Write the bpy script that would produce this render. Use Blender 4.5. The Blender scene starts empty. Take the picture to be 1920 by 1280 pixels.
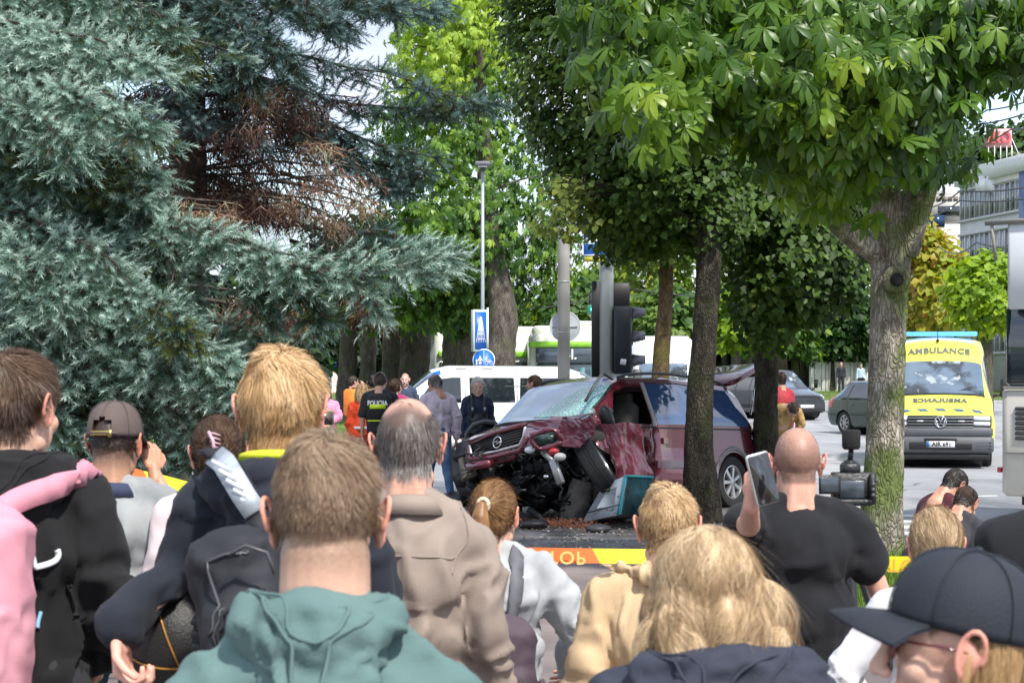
import bpy, bmesh, math, random
import numpy as np
from mathutils import Vector, Matrix
random.seed(7); RNG = np.random.default_rng(7)
SC = bpy.context.scene
# ---------------------------------------------------------------- camera, world, sun, exposure
F = 3600.0; CH = 1.68; HZ = 710.0           # focal length in pixels of the 1920 wide photograph, eye height, horizon row
cam = bpy.data.cameras.new('camera'); camo = bpy.data.objects.new('camera', cam); SC.collection.objects.link(camo)
cam.sensor_width = 36; cam.lens = 36*F/1920; camo.location = (0, 0, CH); camo.rotation_euler = (math.pi/2, 0, 0)
cam.shift_y = (HZ-640)/1920; cam.clip_start = 0.1; cam.clip_end = 4000
cam.dof.use_dof = True; cam.dof.focus_distance = 23; cam.dof.aperture_fstop = 14
SC.camera = camo
SUN_EL, SUN_AZ = math.radians(52), math.radians(152)     # azimuth clockwise from +Y (the way the camera looks)
wd = bpy.data.worlds.new('World'); SC.world = wd; wd.use_nodes = True
nt = wd.node_tree; nt.nodes.clear()
out = nt.nodes.new('ShaderNodeOutputWorld'); bg = nt.nodes.new('ShaderNodeBackground'); bg.inputs[1].default_value = 0.15
sky = nt.nodes.new('ShaderNodeTexSky'); sky.sky_type = 'NISHITA'; sky.sun_disc = False
sky.sun_elevation = SUN_EL; sky.sun_rotation = SUN_AZ; sky.air_density = 1.0; sky.dust_density = 1.0
tc = nt.nodes.new('ShaderNodeTexCoord'); mp = nt.nodes.new('ShaderNodeMapping'); mp.inputs['Scale'].default_value = (1, 1, 2.6)
nz = nt.nodes.new('ShaderNodeTexNoise'); nz.inputs['Scale'].default_value = 3.2; nz.inputs['Detail'].default_value = 9; nz.inputs['Roughness'].default_value = .58
cr = nt.nodes.new('ShaderNodeValToRGB'); cr.color_ramp.elements[0].position = .38; cr.color_ramp.elements[1].position = .52
nz2 = nt.nodes.new('ShaderNodeTexNoise'); nz2.inputs['Scale'].default_value = 7; nz2.inputs['Detail'].default_value = 6
cr2 = nt.nodes.new('ShaderNodeValToRGB'); cr2.color_ramp.elements[0].color = (2.3, 2.7, 3.5, 1); cr2.color_ramp.elements[1].color = (3.9, 4.1, 4.6, 1)
cr2.color_ramp.elements[0].position = .35; cr2.color_ramp.elements[1].position = .65
mx = nt.nodes.new('ShaderNodeMixRGB')
L = nt.links.new
L(tc.outputs['Generated'], mp.inputs[0]); L(mp.outputs[0], nz.inputs[0]); L(mp.outputs[0], nz2.inputs[0])
L(nz.outputs[0], cr.inputs[0]); L(nz2.outputs[0], cr2.inputs[0])
L(cr.outputs[0], mx.inputs[0]); L(sky.outputs[0], mx.inputs[1]); L(cr2.outputs[0], mx.inputs[2]); L(mx.outputs[0], bg.inputs[0]); L(bg.outputs[0], out.inputs[0])
sl = bpy.data.lights.new('sun', 'SUN'); so = bpy.data.objects.new('sun', sl); SC.collection.objects.link(so)
sl.energy = 2.9; sl.angle = math.radians(2.5); sl.color = (1, .955, .88)
sd = Vector((math.sin(SUN_AZ)*math.cos(SUN_EL), math.cos(SUN_AZ)*math.cos(SUN_EL), math.sin(SUN_EL)))
so.rotation_euler = sd.to_track_quat('Z', 'Y').to_euler(); so.location = sd*60
SC.view_settings.view_transform = 'Standard'; SC.view_settings.look = 'None'; SC.view_settings.exposure = 1.05; SC.view_settings.gamma = 1
SC.view_settings.use_curve_mapping = False
SC.cycles.max_bounces = 7; SC.cycles.transparent_max_bounces = 12

# ---------------------------------------------------------------- helpers
def gz(x, y):                                     # height of the ground: level near, rising gently far off
    return 0.0 if y < 40 else 0.0125*(y-40)*min(1, (y-40)/20)
def W(px, py, d): return Vector(((px-960)/F*d, d, CH-(py-HZ)/F*d))
def X(px, d): return (px-960)/F*d
def tag(o, label=None, cat=None, group=None, kind=None):
    if label: o['label'] = label
    if cat: o['category'] = cat
    if group: o['group'] = group
    if kind: o['kind'] = kind
    return o
def empty(name, loc=(0, 0, 0), rz=0, **k):
    o = bpy.data.objects.new(name, None); SC.collection.objects.link(o); o.location = loc; o.rotation_euler = (0, 0, rz); o.empty_display_size = .1
    return tag(o, **k)
def mesh_np(name, V, Fc, mats=(), smooth=False, tint=None, col=None, mi=None):
    """Fc: list of (m,k) int arrays or a plain list of tuples"""
    me = bpy.data.meshes.new(name); V = np.asarray(V, dtype=np.float32).reshape(-1, 3)
    if isinstance(Fc, np.ndarray): Fc = [Fc]
    if len(Fc) and not isinstance(Fc[0], np.ndarray):
        lt = np.array([len(f) for f in Fc], dtype=np.int32); fl = np.array([i for f in Fc for i in f], dtype=np.int32)
    else:
        lt = np.concatenate([np.full(len(f), f.shape[1], dtype=np.int32) for f in Fc]) if len(Fc) else np.zeros(0, np.int32)
        fl = np.concatenate([f.ravel() for f in Fc]).astype(np.int32) if len(Fc) else np.zeros(0, np.int32)
    me.vertices.add(len(V)); me.vertices.foreach_set('co', V.ravel())
    me.loops.add(len(fl)); me.loops.foreach_set('vertex_index', fl)
    me.polygons.add(len(lt)); ls = np.zeros(len(lt), np.int32); ls[1:] = np.cumsum(lt)[:-1]
    me.polygons.foreach_set('loop_start', ls)
    if smooth: me.polygons.foreach_set('use_smooth', np.ones(len(lt), bool))
    for m in (mats if isinstance(mats, (list, tuple)) else (mats,)): me.materials.append(m)
    if mi is not None: me.polygons.foreach_set('material_index', np.asarray(mi, dtype=np.int32))
    if tint is not None:
        a = me.attributes.new('tint', 'FLOAT', 'POINT'); a.data.foreach_set('value', np.asarray(tint, dtype=np.float32))
    if col is not None:
        a = me.attributes.new('Col', 'FLOAT_COLOR', 'POINT'); c = np.ones((len(V), 4), np.float32); c[:, :3] = col; a.data.foreach_set('color', c.ravel())
    me.update(calc_edges=True); me.validate()
    return me
def ob(name, me, parent=None, loc=None, rot=None, **k):
    o = bpy.data.objects.new(name, me); SC.collection.objects.link(o)
    if parent: o.parent = parent
    if loc is not None: o.location = loc
    if rot is not None: o.rotation_euler = rot
    return tag(o, **k)

class Geo:
    """collects closed shapes as one mesh; every face may carry a material slot and every vertex a colour"""
    def __init__(s): s.V = []; s.F = []; s.M = []; s.mi = 0; s.T = None
    def add(s, V, Fs, mi=None):
        b = len(s.V)
        if s.T is not None: V = [s.T @ Vector(v) for v in V]
        s.V += [tuple(v) for v in V]; s.F += [tuple(i+b for i in f) for f in Fs]; s.M += [s.mi if mi is None else mi]*len(Fs)
        return s
    def box(s, c, d, R=None, taper=1, mi=None):
        x, y, z = d[0]/2, d[1]/2, d[2]/2; t = taper
        V = [Vector((-x, -y, -z)), Vector((x, -y, -z)), Vector((x, y, -z)), Vector((-x, y, -z)), Vector((-x*t, -y*t, z)), Vector((x*t, -y*t, z)), Vector((x*t, y*t, z)), Vector((-x*t, y*t, z))]
        if R is not None: V = [R @ v for v in V]
        return s.add([v+Vector(c) for v in V], [(3, 2, 1, 0), (4, 5, 6, 7), (0, 1, 5, 4), (1, 2, 6, 5), (2, 3, 7, 6), (3, 0, 4, 7)], mi)
    def rbox(s, c, d, r, R=None, seg=3, mi=None):
        """box with rounded vertical (z) corners and a small top/bottom chamfer"""
        x, y, z = d[0]/2, d[1]/2, d[2]/2; r = min(r, x*.99, y*.99); ch = min(r*.5, z*.4); ring = []
        for (cx, cy, a0) in ((x-r, y-r, 0), (-x+r, y-r, 90), (-x+r, -y+r, 180), (x-r, -y+r, 270)):
            for k in range(seg+1):
                a = math.radians(a0+90*k/seg); ring.append((cx, cy, math.cos(a), math.sin(a)))
        n = len(ring); V = []
        for (zz, rr) in ((-z, r-ch), (-z+ch, r), (z-ch, r), (z, r-ch)):
            for (cx, cy, ca, sa) in ring: V.append(Vector((cx+ca*rr, cy+sa*rr, zz)))
        Fs = [tuple(range(n-1, -1, -1)), tuple(range(3*n, 4*n))]
        for q in range(3):
            for i in range(n): j = (i+1) % n; Fs.append((q*n+i, q*n+j, q*n+n+j, q*n+n+i))
        if R is not None: V = [R @ v for v in V]
        return s.add([v+Vector(c) for v in V], Fs, mi)
    def tube(s, pts, rad, n=8, cap=True, mi=None, flat=1, up=None):
        pts = [Vector(p) for p in pts]; m = len(pts)
        if not hasattr(rad, '__len__'): rad = [rad]*m
        V = []; u = None
        for i, p in enumerate(pts):
            t = (pts[min(i+1, m-1)]-pts[max(i-1, 0)])
            if t.length < 1e-9: t = Vector((0, 0, 1))
            t.normalize()
            if u is None:
                a = Vector(up) if up is not None else (Vector((0, 0, 1)) if abs(t.z) < .9 else Vector((1, 0, 0)))
                u = (a-t*a.dot(t)).normalized()
            else:
                u = u-t*u.dot(t)
                u = u.normalized() if u.length > 1e-6 else t.orthogonal().normalized()
            w = t.cross(u)
            for k in range(n):
                a = 2*math.pi*k/n; V.append(p+(u*math.cos(a)*flat+w*math.sin(a))*rad[i])
        Fs = []
        for i in range(m-1):
            for k in range(n): j = (k+1) % n; Fs.append((i*n+k, i*n+j, i*n+n+j, i*n+n+k))
        if cap: Fs += [tuple(range(n-1, -1, -1)), tuple(range((m-1)*n, m*n))]
        return s.add(V, Fs, mi)
    def cap(s, a, b, ra, rb, n=10, k=3, mi=None):
        """tapered capsule"""
        a = Vector(a); b = Vector(b); t = (b-a); Lh = t.length
        t = Vector((0, 0, 1)) if Lh < 1e-6 else t/Lh; P = []; R = []
        for i in range(k+1): q = math.pi/2*(1-i/k); P.append(a-t*ra*math.sin(q)); R.append(max(ra*math.cos(q), 1e-4))
        for i in range(k+1): q = math.pi/2*i/k; P.append(b+t*rb*math.sin(q)); R.append(max(rb*math.cos(q), 1e-4))
        return s.tube(P, R, n, True, mi)
    def ell(s, c, r, R=None, n=16, m=10, mi=None):
        c = Vector(c); V = [Vector((0, 0, r[2]))]
        for i in range(1, m):
            p = math.pi*i/m
            for k in range(n): a = 2*math.pi*k/n; V.append(Vector((r[0]*math.sin(p)*math.cos(a), r[1]*math.sin(p)*math.sin(a), r[2]*math.cos(p))))
        V.append(Vector((0, 0, -r[2]))); Fs = []
        for k in range(n): Fs.append((0, 1+k, 1+(k+1) % n)); Fs.append((len(V)-1, 1+(m-2)*n+(k+1) % n, 1+(m-2)*n+k))
        for i in range(m-2):
            for k in range(n): j = (k+1) % n; Fs.append((1+i*n+k, 1+(i+1)*n+k, 1+(i+1)*n+j, 1+i*n+j))
        if R is not None: V = [R @ v for v in V]
        return s.add([v+c for v in V], Fs, mi)
    def lathe(s, prof, c=(0, 0, 0), n=24, R=None, mi=None, closed=False):
        V = []; c = Vector(c)
        for (r, z) in prof:
            for k in range(n): a = 2*math.pi*k/n; V.append(Vector((r*math.cos(a), r*math.sin(a), z)))
        Fs = []; m = len(prof)
        for i in range(m if closed else m-1):
            i2 = (i+1) % m
            for k in range(n): j = (k+1) % n; Fs.append((i*n+k, i*n+j, i2*n+j, i2*n+k))
        if not closed: Fs += [tuple(range(n-1, -1, -1)), tuple(range((m-1)*n, m*n))]
        if R is not None: V = [R @ v for v in V]
        return s.add([v+c for v in V], Fs, mi)
    def prism(s, poly, h, M=None, mi=None):
        """poly in xy extruded along z by h, moved by matrix M"""
        n = len(poly); V = [Vector((p[0], p[1], 0)) for p in poly]+[Vector((p[0], p[1], h)) for p in poly]
        Fs = [tuple(range(n-1, -1, -1)), tuple(range(n, 2*n))]+[(i, (i+1) % n, n+(i+1) % n, n+i) for i in range(n)]
        if M is not None: V = [M @ v for v in V]
        return s.add(V, Fs, mi)
    def mesh(s, name, mats=(), smooth=False, **k): return mesh_np(name, s.V, s.F, mats, smooth, mi=s.M, **k)
    def build(s, name, mats=(), parent=None, smooth=False, loc=None, rot=None, **k): return ob(name, s.mesh(name, mats, smooth), parent, loc, rot, **k)

def autosmooth(o, ang=35):
    me = o.data; me.polygons.foreach_set('use_smooth', np.ones(len(me.polygons), bool))
    try: me.set_sharp_from_angle(angle=math.radians(ang))
    except Exception: pass
    return o
def remesh(me, voxel, smooth=4, decimate=None):
    o = bpy.data.objects.new('temp_shape', me); SC.collection.objects.link(o)
    m = o.modifiers.new('r', 'REMESH'); m.mode = 'VOXEL'; m.voxel_size = voxel; m.use_smooth_shade = True
    if smooth: q = o.modifiers.new('s', 'SMOOTH'); q.iterations = smooth; q.factor = .5
    if decimate: q = o.modifiers.new('d', 'DECIMATE'); q.ratio = decimate
    dg = bpy.context.evaluated_depsgraph_get(); r = bpy.data.meshes.new_from_object(o.evaluated_get(dg)); bpy.data.objects.remove(o)
    return r
def getV(me): v = np.empty(len(me.vertices)*3, np.float32); me.vertices.foreach_get('co', v); return v.reshape(-1, 3)
def getN(me): v = np.empty(len(me.vertices)*3, np.float32); me.vertices.foreach_get('normal', v); return v.reshape(-1, 3)
def getF(me):
    lt = np.empty(len(me.polygons), np.int32); me.polygons.foreach_get('loop_total', lt); fl = np.empty(len(me.loops), np.int32); me.loops.foreach_get('vertex_index', fl)
    if len(lt) and (lt == lt[0]).all(): return [fl.reshape(-1, lt[0])]
    o = []; st = np.concatenate([[0], np.cumsum(lt)[:-1]])
    for k in np.unique(lt): idx = st[lt == k]; o.append(fl[idx[:, None]+np.arange(k)])
    return o
def join_np(parts):
    """parts: list of (V, [F arrays]) -> V, [F arrays]"""
    V = []; Fs = []; b = 0
    for v, f in parts:
        V.append(v); Fs += [a+b for a in f]; b += len(v)
    return np.concatenate(V), Fs

# vectorised value noise
_perm = RNG.permutation(4096).astype(np.int64); _val = RNG.random(4096)
def _h(i, j, k): return _val[(_perm[(_perm[(i & 4095)]+j) & 4095]+k) & 4095]
def vnoise(P, sc=1.0):
    P = np.asarray(P, dtype=np.float64)*sc; I = np.floor(P).astype(np.int64); f = P-I; f = f*f*(3-2*f); i, j, k = I[:, 0], I[:, 1], I[:, 2]; r = 0
    for a in (0, 1):
        wa = f[:, 0] if a else 1-f[:, 0]
        for b in (0, 1):
            wb = f[:, 1] if b else 1-f[:, 1]
            for c in (0, 1):
                wc = f[:, 2] if c else 1-f[:, 2]; r = r+wa*wb*wc*_h(i+a, j+b, k+c)
    return r*2-1
def fbm(P, sc=1.0, o=3):
    r = 0; a = 1
    for q in range(o): r = r+a*vnoise(np.asarray(P)+q*17.3, sc*2**q); a *= .5
    return r/1.75

# ---------------------------------------------------------------- materials
MC = {}
def mat(name, c=(.5, .5, .5), r=.6, m=0, var=.12, vs=6, bump=0, bs=40, coat=0, spec=.5, emit=None, es=1, alpha=None, attr=None, c2=None, c2s=2, c2p=(.45, .6), sheen=0, trans=0, c3=None, c3s=5, c3p=(.5, .6), tex='Object', bd=.02, stretch=None):
    if name in MC: return MC[name]
    M = bpy.data.materials.new(name); M.use_nodes = True; t = M.node_tree; t.nodes.clear(); N = t.nodes.new; L = t.links.new
    o = N('ShaderNodeOutputMaterial'); p = N('ShaderNodeBsdfPrincipled'); L(p.outputs[0], o.inputs[0])
    co = N('ShaderNodeTexCoord'); vec = co.outputs[tex]
    if stretch: mpn = N('ShaderNodeMapping'); mpn.inputs['Scale'].default_value = stretch; L(vec, mpn.inputs[0]); vec = mpn.outputs[0]
    cs = None
    if attr:
        a = N('ShaderNodeAttribute'); a.attribute_name = attr
        if attr == 'tint':
            rp = N('ShaderNodeValToRGB'); els = c; rp.color_ramp.elements[0].color = (*els[0], 1); rp.color_ramp.elements[1].color = (*els[-1], 1)
            for q, e in enumerate(els[1:-1]): z = rp.color_ramp.elements.new((q+1)/(len(els)-1)); z.color = (*e, 1)
            L(a.outputs['Fac'], rp.inputs[0]); cs = rp.outputs[0]
        else: cs = a.outputs['Color']
    def blend(cs, col, scale, pos):
        n = N('ShaderNodeTexNoise'); n.inputs['Scale'].default_value = scale; n.inputs['Detail'].default_value = 6; L(vec, n.inputs['Vector'])
        rr = N('ShaderNodeValToRGB'); rr.color_ramp.elements[0].position = pos[0]; rr.color_ramp.elements[1].position = pos[1]; L(n.outputs[0], rr.inputs[0])
        x = N('ShaderNodeMixRGB'); L(rr.outputs[0], x.inputs[0]); x.inputs[2].default_value = (*col, 1)
        if cs is None: x.inputs[1].default_value = (*c, 1)
        else: L(cs, x.inputs[1])
        return x.outputs[0]
    if c2: cs = blend(cs, c2, c2s, c2p)
    if c3: cs = blend(cs, c3, c3s, c3p)
    if var:
        n = N('ShaderNodeTexNoise'); n.inputs['Scale'].default_value = vs; n.inputs['Detail'].default_value = 5; L(vec, n.inputs['Vector'])
        mr = N('ShaderNodeMapRange'); mr.inputs[1].default_value = .25; mr.inputs[2].default_value = .75; mr.inputs[3].default_value = 1-var*1.3; mr.inputs[4].default_value = 1+var; L(n.outputs[0], mr.inputs[0])
        vm = N('ShaderNodeVectorMath'); vm.operation = 'SCALE'; L(mr.outputs[0], vm.inputs['Scale'])
        if cs is None: vm.inputs[0].default_value = c
        else: L(cs, vm.inputs[0])
        cs = vm.outputs[0]
    if cs is None: p.inputs['Base Color'].default_value = (*c, 1)
    else: L(cs, p.inputs['Base Color'])
    p.inputs['Roughness'].default_value = r; p.inputs['Metallic'].default_value = m; p.inputs['Coat Weight'].default_value = coat; p.inputs['Coat Roughness'].default_value = .05
    p.inputs['Specular IOR Level'].default_value = spec
    if sheen: p.inputs['Sheen Weight'].default_value = sheen
    if emit: p.inputs['Emission Color'].default_value = (*emit, 1); p.inputs['Emission Strength'].default_value = es
    if trans: p.inputs['Transmission Weight'].default_value = trans
    if alpha is not None: p.inputs['Alpha'].default_value = alpha
    if bump:
        n = N('ShaderNodeTexNoise'); n.inputs['Scale'].default_value = bs; n.inputs['Detail'].default_value = 5; L(vec, n.inputs['Vector'])
        b = N('ShaderNodeBump'); b.inputs['Strength'].default_value = bump; b.inputs['Distance'].default_value = bd; L(n.outputs[0], b.inputs['Height']); L(b.outputs[0], p.inputs['Normal'])
    MC[name] = M; return M
def leafmat(name, cols, tr=.35, gloss=.25, rough=.45, spec=.3):
    """leaves: tint attribute picks the colour, light passes through"""
    M = bpy.data.materials.new(name); M.use_nodes = True; t = M.node_tree; t.nodes.clear(); N = t.nodes.new; L = t.links.new
    o = N('ShaderNodeOutputMaterial'); a = N('ShaderNodeAttribute'); a.attribute_name = 'tint'
    rp = N('ShaderNodeValToRGB'); rp.color_ramp.elements[0].color = (*cols[0], 1); rp.color_ramp.elements[1].color = (*cols[-1], 1)
    for q, e in enumerate(cols[1:-1]): z = rp.color_ramp.elements.new((q+1)/(len(cols)-1)); z.color = (*e, 1)
    L(a.outputs['Fac'], rp.inputs[0])
    p = N('ShaderNodeBsdfPrincipled'); p.inputs['Roughness'].default_value = rough; p.inputs['Specular IOR Level'].default_value = spec; L(rp.outputs[0], p.inputs['Base Color'])
    tl = N('ShaderNodeBsdfTranslucent'); hs = N('ShaderNodeHueSaturation'); hs.inputs['Saturation'].default_value = 1.15; hs.inputs['Value'].default_value = 1.7; hs.inputs['Hue'].default_value = .488
    L(rp.outputs[0], hs.inputs['Color']); L(hs.outputs[0], tl.inputs[0])
    mx = N('ShaderNodeMixShader'); mx.inputs[0].default_value = tr; L(p.outputs[0], mx.inputs[1]); L(tl.outputs[0], mx.inputs[2]); L(mx.outputs[0], o.inputs[0])
    return M
def glass(name, c=(.02, .025, .03), r=.03, spec=.8, coat=1): return mat(name, c, r, 0, 0, coat=coat, spec=spec)
def clear_glass(name, tint=(.75, .85, .85), a=.25):
    if name in MC: return MC[name]
    M = bpy.data.materials.new(name); M.use_nodes = True; t = M.node_tree; t.nodes.clear(); N = t.nodes.new; L = t.links.new
    o = N('ShaderNodeOutputMaterial'); g = N('ShaderNodeBsdfGlossy'); g.inputs['Roughness'].default_value = .02; tr = N('ShaderNodeBsdfTransparent'); tr.inputs[0].default_value = (*tint, 1)
    fr = N('ShaderNodeFresnel'); fr.inputs[0].default_value = 1.5; ma = N('ShaderNodeMath'); ma.operation = 'ADD'; ma.inputs[1].default_value = a*.3; L(fr.outputs[0], ma.inputs[0])
    mx = N('ShaderNodeMixShader'); L(ma.outputs[0], mx.inputs[0]); L(tr.outputs[0], mx.inputs[1]); L(g.outputs[0], mx.inputs[2]); L(mx.outputs[0], o.inputs[0]); MC[name] = M; return M

def text_mesh(txt, size, depth, mt, name='lettering', bold=0, sx=1, spacing=1):
    c = bpy.data.curves.new('lettering', 'FONT'); c.body = txt; c.size = size; c.extrude = depth; c.offset = bold; c.align_x = 'CENTER'; c.align_y = 'CENTER'; c.resolution_u = 3; c.space_character = spacing
    o = bpy.data.objects.new('temp_text', c); SC.collection.objects.link(o); dg = bpy.context.evaluated_depsgraph_get(); me = bpy.data.meshes.new_from_object(o.evaluated_get(dg)); bpy.data.objects.remove(o)
    me.name = name; me.materials.clear(); me.materials.append(mt)
    if sx != 1: me.transform(Matrix.Diagonal((sx, 1, 1, 1)))
    return me
def scatter(protoV, protoF, T, P, tint, jit=None, seed=0):
    """copies of a small shape: T (N,3,3), P (N,3) -> V, F, tint"""
    n = len(P); k = len(protoV); V = np.einsum('nij,kj->nki', T, protoV)+P[:, None, :]
    Fs = (protoF[None, :, :]+(np.arange(n)*k)[:, None, None]).reshape(-1, protoF.shape[1])
    return V.reshape(-1, 3), Fs, np.repeat(tint, k)
def rotmats(dirs, up=None, roll=None):
    """matrices taking +Y to dirs, with +Z near up"""
    d = dirs/np.linalg.norm(dirs, axis=1, keepdims=True); u = np.tile([0, 0, 1.], (len(d), 1)) if up is None else up
    x = np.cross(d, u); nx = np.linalg.norm(x, axis=1, keepdims=True); x = np.where(nx > 1e-4, x/np.maximum(nx, 1e-9), [1., 0, 0]); z = np.cross(x, d)
    if roll is not None:
        c, s = np.cos(roll)[:, None], np.sin(roll)[:, None]; x, z = x*c+z*s, z*c-x*s
    return np.stack([x, d, z], axis=2)
# ================================================================ SETTING: ground, road, grass
def sheet(name, x0, x1, y0, y1, z, m, nx=2, ny=40, kind='structure', fx=None):
    xs = np.linspace(0, 1, nx); ys = np.linspace(y0, y1, ny); V = []
    for y in ys:
        a, b = (x0, x1) if fx is None else fx(y)
        for u in xs: V.append((a+(b-a)*u, y, gz(0, y)+z))
    Fs = [(j*nx+i, j*nx+i+1, (j+1)*nx+i+1, (j+1)*nx+i) for j in range(ny-1) for i in range(nx-1)]
    return ob(name, mesh_np(name, V, Fs, m), kind=kind)
asph = mat('asphalt_road', (.26, .26, .27), .75, var=.18, vs=.35, bump=.35, bs=60, c2=(.34, .34, .345), c2s=.25, c2p=(.4, .65), c3=(.15, .155, .165), c3s=.5, c3p=(.56, .66), bd=.01, stretch=(1, .35, 1))
ground_m = mat('far_ground', (.1, .13, .05), .9, var=.3, vs=.4)
pave = mat('asphalt_path', (.155, .125, .12), .8, var=.2, vs=1.2, bump=.5, bs=90, c2=(.20, .16, .15), c2s=1.2, c2p=(.4, .6), bd=.01)
dirt = mat('wet_dirt_ground', (.085, .078, .07), .6, var=.5, vs=14, bump=.8, bs=25, c2=(.15, .145, .15), c2s=2.2, c2p=(.45, .6), c3=(.22, .2, .17), c3s=38, c3p=(.6, .66))
grass_m = leafmat('grass_blade', [(.05, .10, .012), (.10, .19, .02), (.19, .25, .04)], .35)
lawn_m = mat('lawn_soil', (.075, .13, .02), .9, var=.35, vs=2, c2=(.12, .17, .03), c2s=.8)
g = []
sheet('ground', -900, 900, -30, 2500, -.05, ground_m, 2, 300)
sheet('pavement', -14, 14, -6, 17.6, 0, pave, 2, 12)
sheet('verge', -14, 3.9, 17.6, 27.5, .004, dirt, 2, 14)
sheet('road', -60, 60, 17.6, 87, -.012, asph, 2, 90)
nt_ = asph.node_tree; pb = [n for n in nt_.nodes if n.type == 'BSDF_PRINCIPLED'][0]; src = pb.inputs['Base Color'].links[0].from_socket
tcq = nt_.nodes.new('ShaderNodeTexCoord'); nq = nt_.nodes.new('ShaderNodeTexNoise'); nq.inputs['Scale'].default_value = .8; nt_.links.new(tcq.outputs['Object'], nq.inputs[0]); vq = nt_.nodes.new('ShaderNodeVectorMath'); vq.operation = 'MULTIPLY_ADD'; vq.inputs[1].default_value = (1.5, 1.5, 0); nt_.links.new(nq.outputs['Color'], vq.inputs[0]); nt_.links.new(tcq.outputs['Object'], vq.inputs[2])
vo_ = nt_.nodes.new('ShaderNodeTexVoronoi'); vo_.feature = 'DISTANCE_TO_EDGE'; vo_.inputs['Scale'].default_value = .28; nt_.links.new(vq.outputs[0], vo_.inputs['Vector']); rq = nt_.nodes.new('ShaderNodeValToRGB'); rq.color_ramp.elements[0].position = .0; rq.color_ramp.elements[1].position = .012; rq.color_ramp.elements[0].color = (.35, .35, .36, 1); rq.color_ramp.elements[1].color = (1, 1, 1, 1); nt_.links.new(vo_.outputs['Distance'], rq.inputs[0]); mq = nt_.nodes.new('ShaderNodeMixRGB'); mq.blend_type = 'MULTIPLY'; mq.inputs[0].default_value = 1; nt_.links.new(src, mq.inputs[1]); nt_.links.new(rq.outputs[0], mq.inputs[2]); nt_.links.new(mq.outputs[0], pb.inputs['Base Color'])
# light kerb line between path and road on the right, and far side kerb
kb = mat('kerb_concrete', (.34, .34, .33), .8, var=.2, vs=5, bump=.3, bs=50)
def kerb(y, x0, x1, slope=0, n=30, label=None, h=.12, w=.15):
    t = empty('kerb', ((x0+x1)/2, y, gz(0, y)), kind='structure'); g_ = Geo(); L_ = (x1-x0)/n
    g_.rbox((0, 0, h/2-.05), (L_-.012, w, h+.1), .02); me = g_.mesh('kerb_stone', kb)
    for i in range(n):
        xx = x0+(i+.5)*L_; ob('kerb_stone', me, t, (xx-(x0+x1)/2, (xx-(x0+x1)/2)*slope, RNG.normal()*.004))
kerb(19.3, 3.95, 11.0, n=9)
kerb(87, -2, 32, n=34)
# grass: sheets of soil plus blades
def grass(name, pts_fn, n, h, m, kind='stuff'):
    P = pts_fn(n); bl = np.array([(-.5, 0, 0), (.5, 0, 0), (.25, .15, .55), (-.25, .15, .55), (0, .45, 1)]); F_ = np.array([(0, 1, 2), (0, 2, 3), (3, 2, 4)])
    a = RNG.random(n)*2*np.pi; hh = h*(.5+RNG.random(n)); w = np.full(n, .006+h*.05); T = np.zeros((n, 3, 3)); T[:, 0, 0] = np.cos(a)*w; T[:, 1, 0] = np.sin(a)*w; T[:, 0, 1] = -np.sin(a)*hh; T[:, 1, 1] = np.cos(a)*hh; T[:, 2, 2] = hh
    V, Fs, t = scatter(bl, F_, T, P, np.clip(RNG.normal(.5, .22, n), 0, 1)); return ob(name, mesh_np(name, V, Fs, m, tint=t), kind=kind)
def patch(x0, x1, y0, y1, z=.01):
    return lambda n: np.stack([RNG.uniform(x0, x1, n), RNG.uniform(y0, y1, n), np.full(n, z)], 1)
sheet('grass_soil', 2.35, 5.6, 11.6, 19.2, .01, lawn_m, 2, 8)
sheet('grass_soil', 2.6, 4.2, 18.6, 27.5, .012, dirt, 2, 8)
grass('grass', patch(2.4, 5.5, 11.8, 18.2), 26000, .07, grass_m)
# far lawns: behind the road on the right, and the slope on the left with a path
lawn_far = sheet('lawn', -3, 34, 88.0, 140, .06, lawn_m, 2, 30)
hill = []
def hz(x, y): return gz(0, y)+.15+.4*min(1, max(0, (y-48)/30))
V = []; nx = 14; ny = 30
for j in range(ny):
    y = 44+j*4
    for i in range(nx): x = -30+i*2.0; V.append((x, y, hz(x, y)-.25*(1 if j == 0 else 0)))
ob('lawn', mesh_np('lawn', V, [(j*nx+i, j*nx+i+1, (j+1)*nx+i+1, (j+1)*nx+i) for j in range(ny-1) for i in range(nx-1)], lawn_m), kind='structure')
def hillpts(n):
    y = RNG.uniform(45, 120, n); x = RNG.uniform(-9, -3.5, n)*(y/45); return np.stack([x, y, gzv(y)+.15+.4*np.clip((y-48)/30, 0, 1)], 1)
def gzv(y): return np.where(y < 40, 0, .0125*(y-40)*np.minimum(1, (y-40)/20))
grass('grass', hillpts, 16000, .12, grass_m)
def farpts(n): y = RNG.uniform(88.2, 130, n); return np.stack([RNG.uniform(-2, 33, n), y, gzv(y)+.06], 1)
grass('grass', farpts, 16000, .14, grass_m)
# road markings
mk = mat('road_marking', (.62, .62, .6), .7, var=.25, vs=6)
def mark(px0, px1, py, w=.15, slope=0):
    d = F*CH/(py-HZ); x0, x1 = X(px0, d), X(px1, d)
    g_ = Geo(); z = gz(0, d)-.012+.004
    V = [(x0, d-w/2, z), (x1, d-w/2+slope, z), (x1, d+w/2+slope, z), (x0, d+w/2, z)]; g_.add(V, [(0, 1, 2, 3)]); g_.build('road_marking', mk, kind='structure')
for a in ((1510, 1640, 832, .25, .6), (1515, 1640, 860, .22, .2), (1500, 1610, 808, .25, 1.2), (1380, 1520, 790, .3, 1), (1780, 1880, 930, .2, .3), (1380, 1500, 912, .2, 0)): mark(*a)
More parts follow.
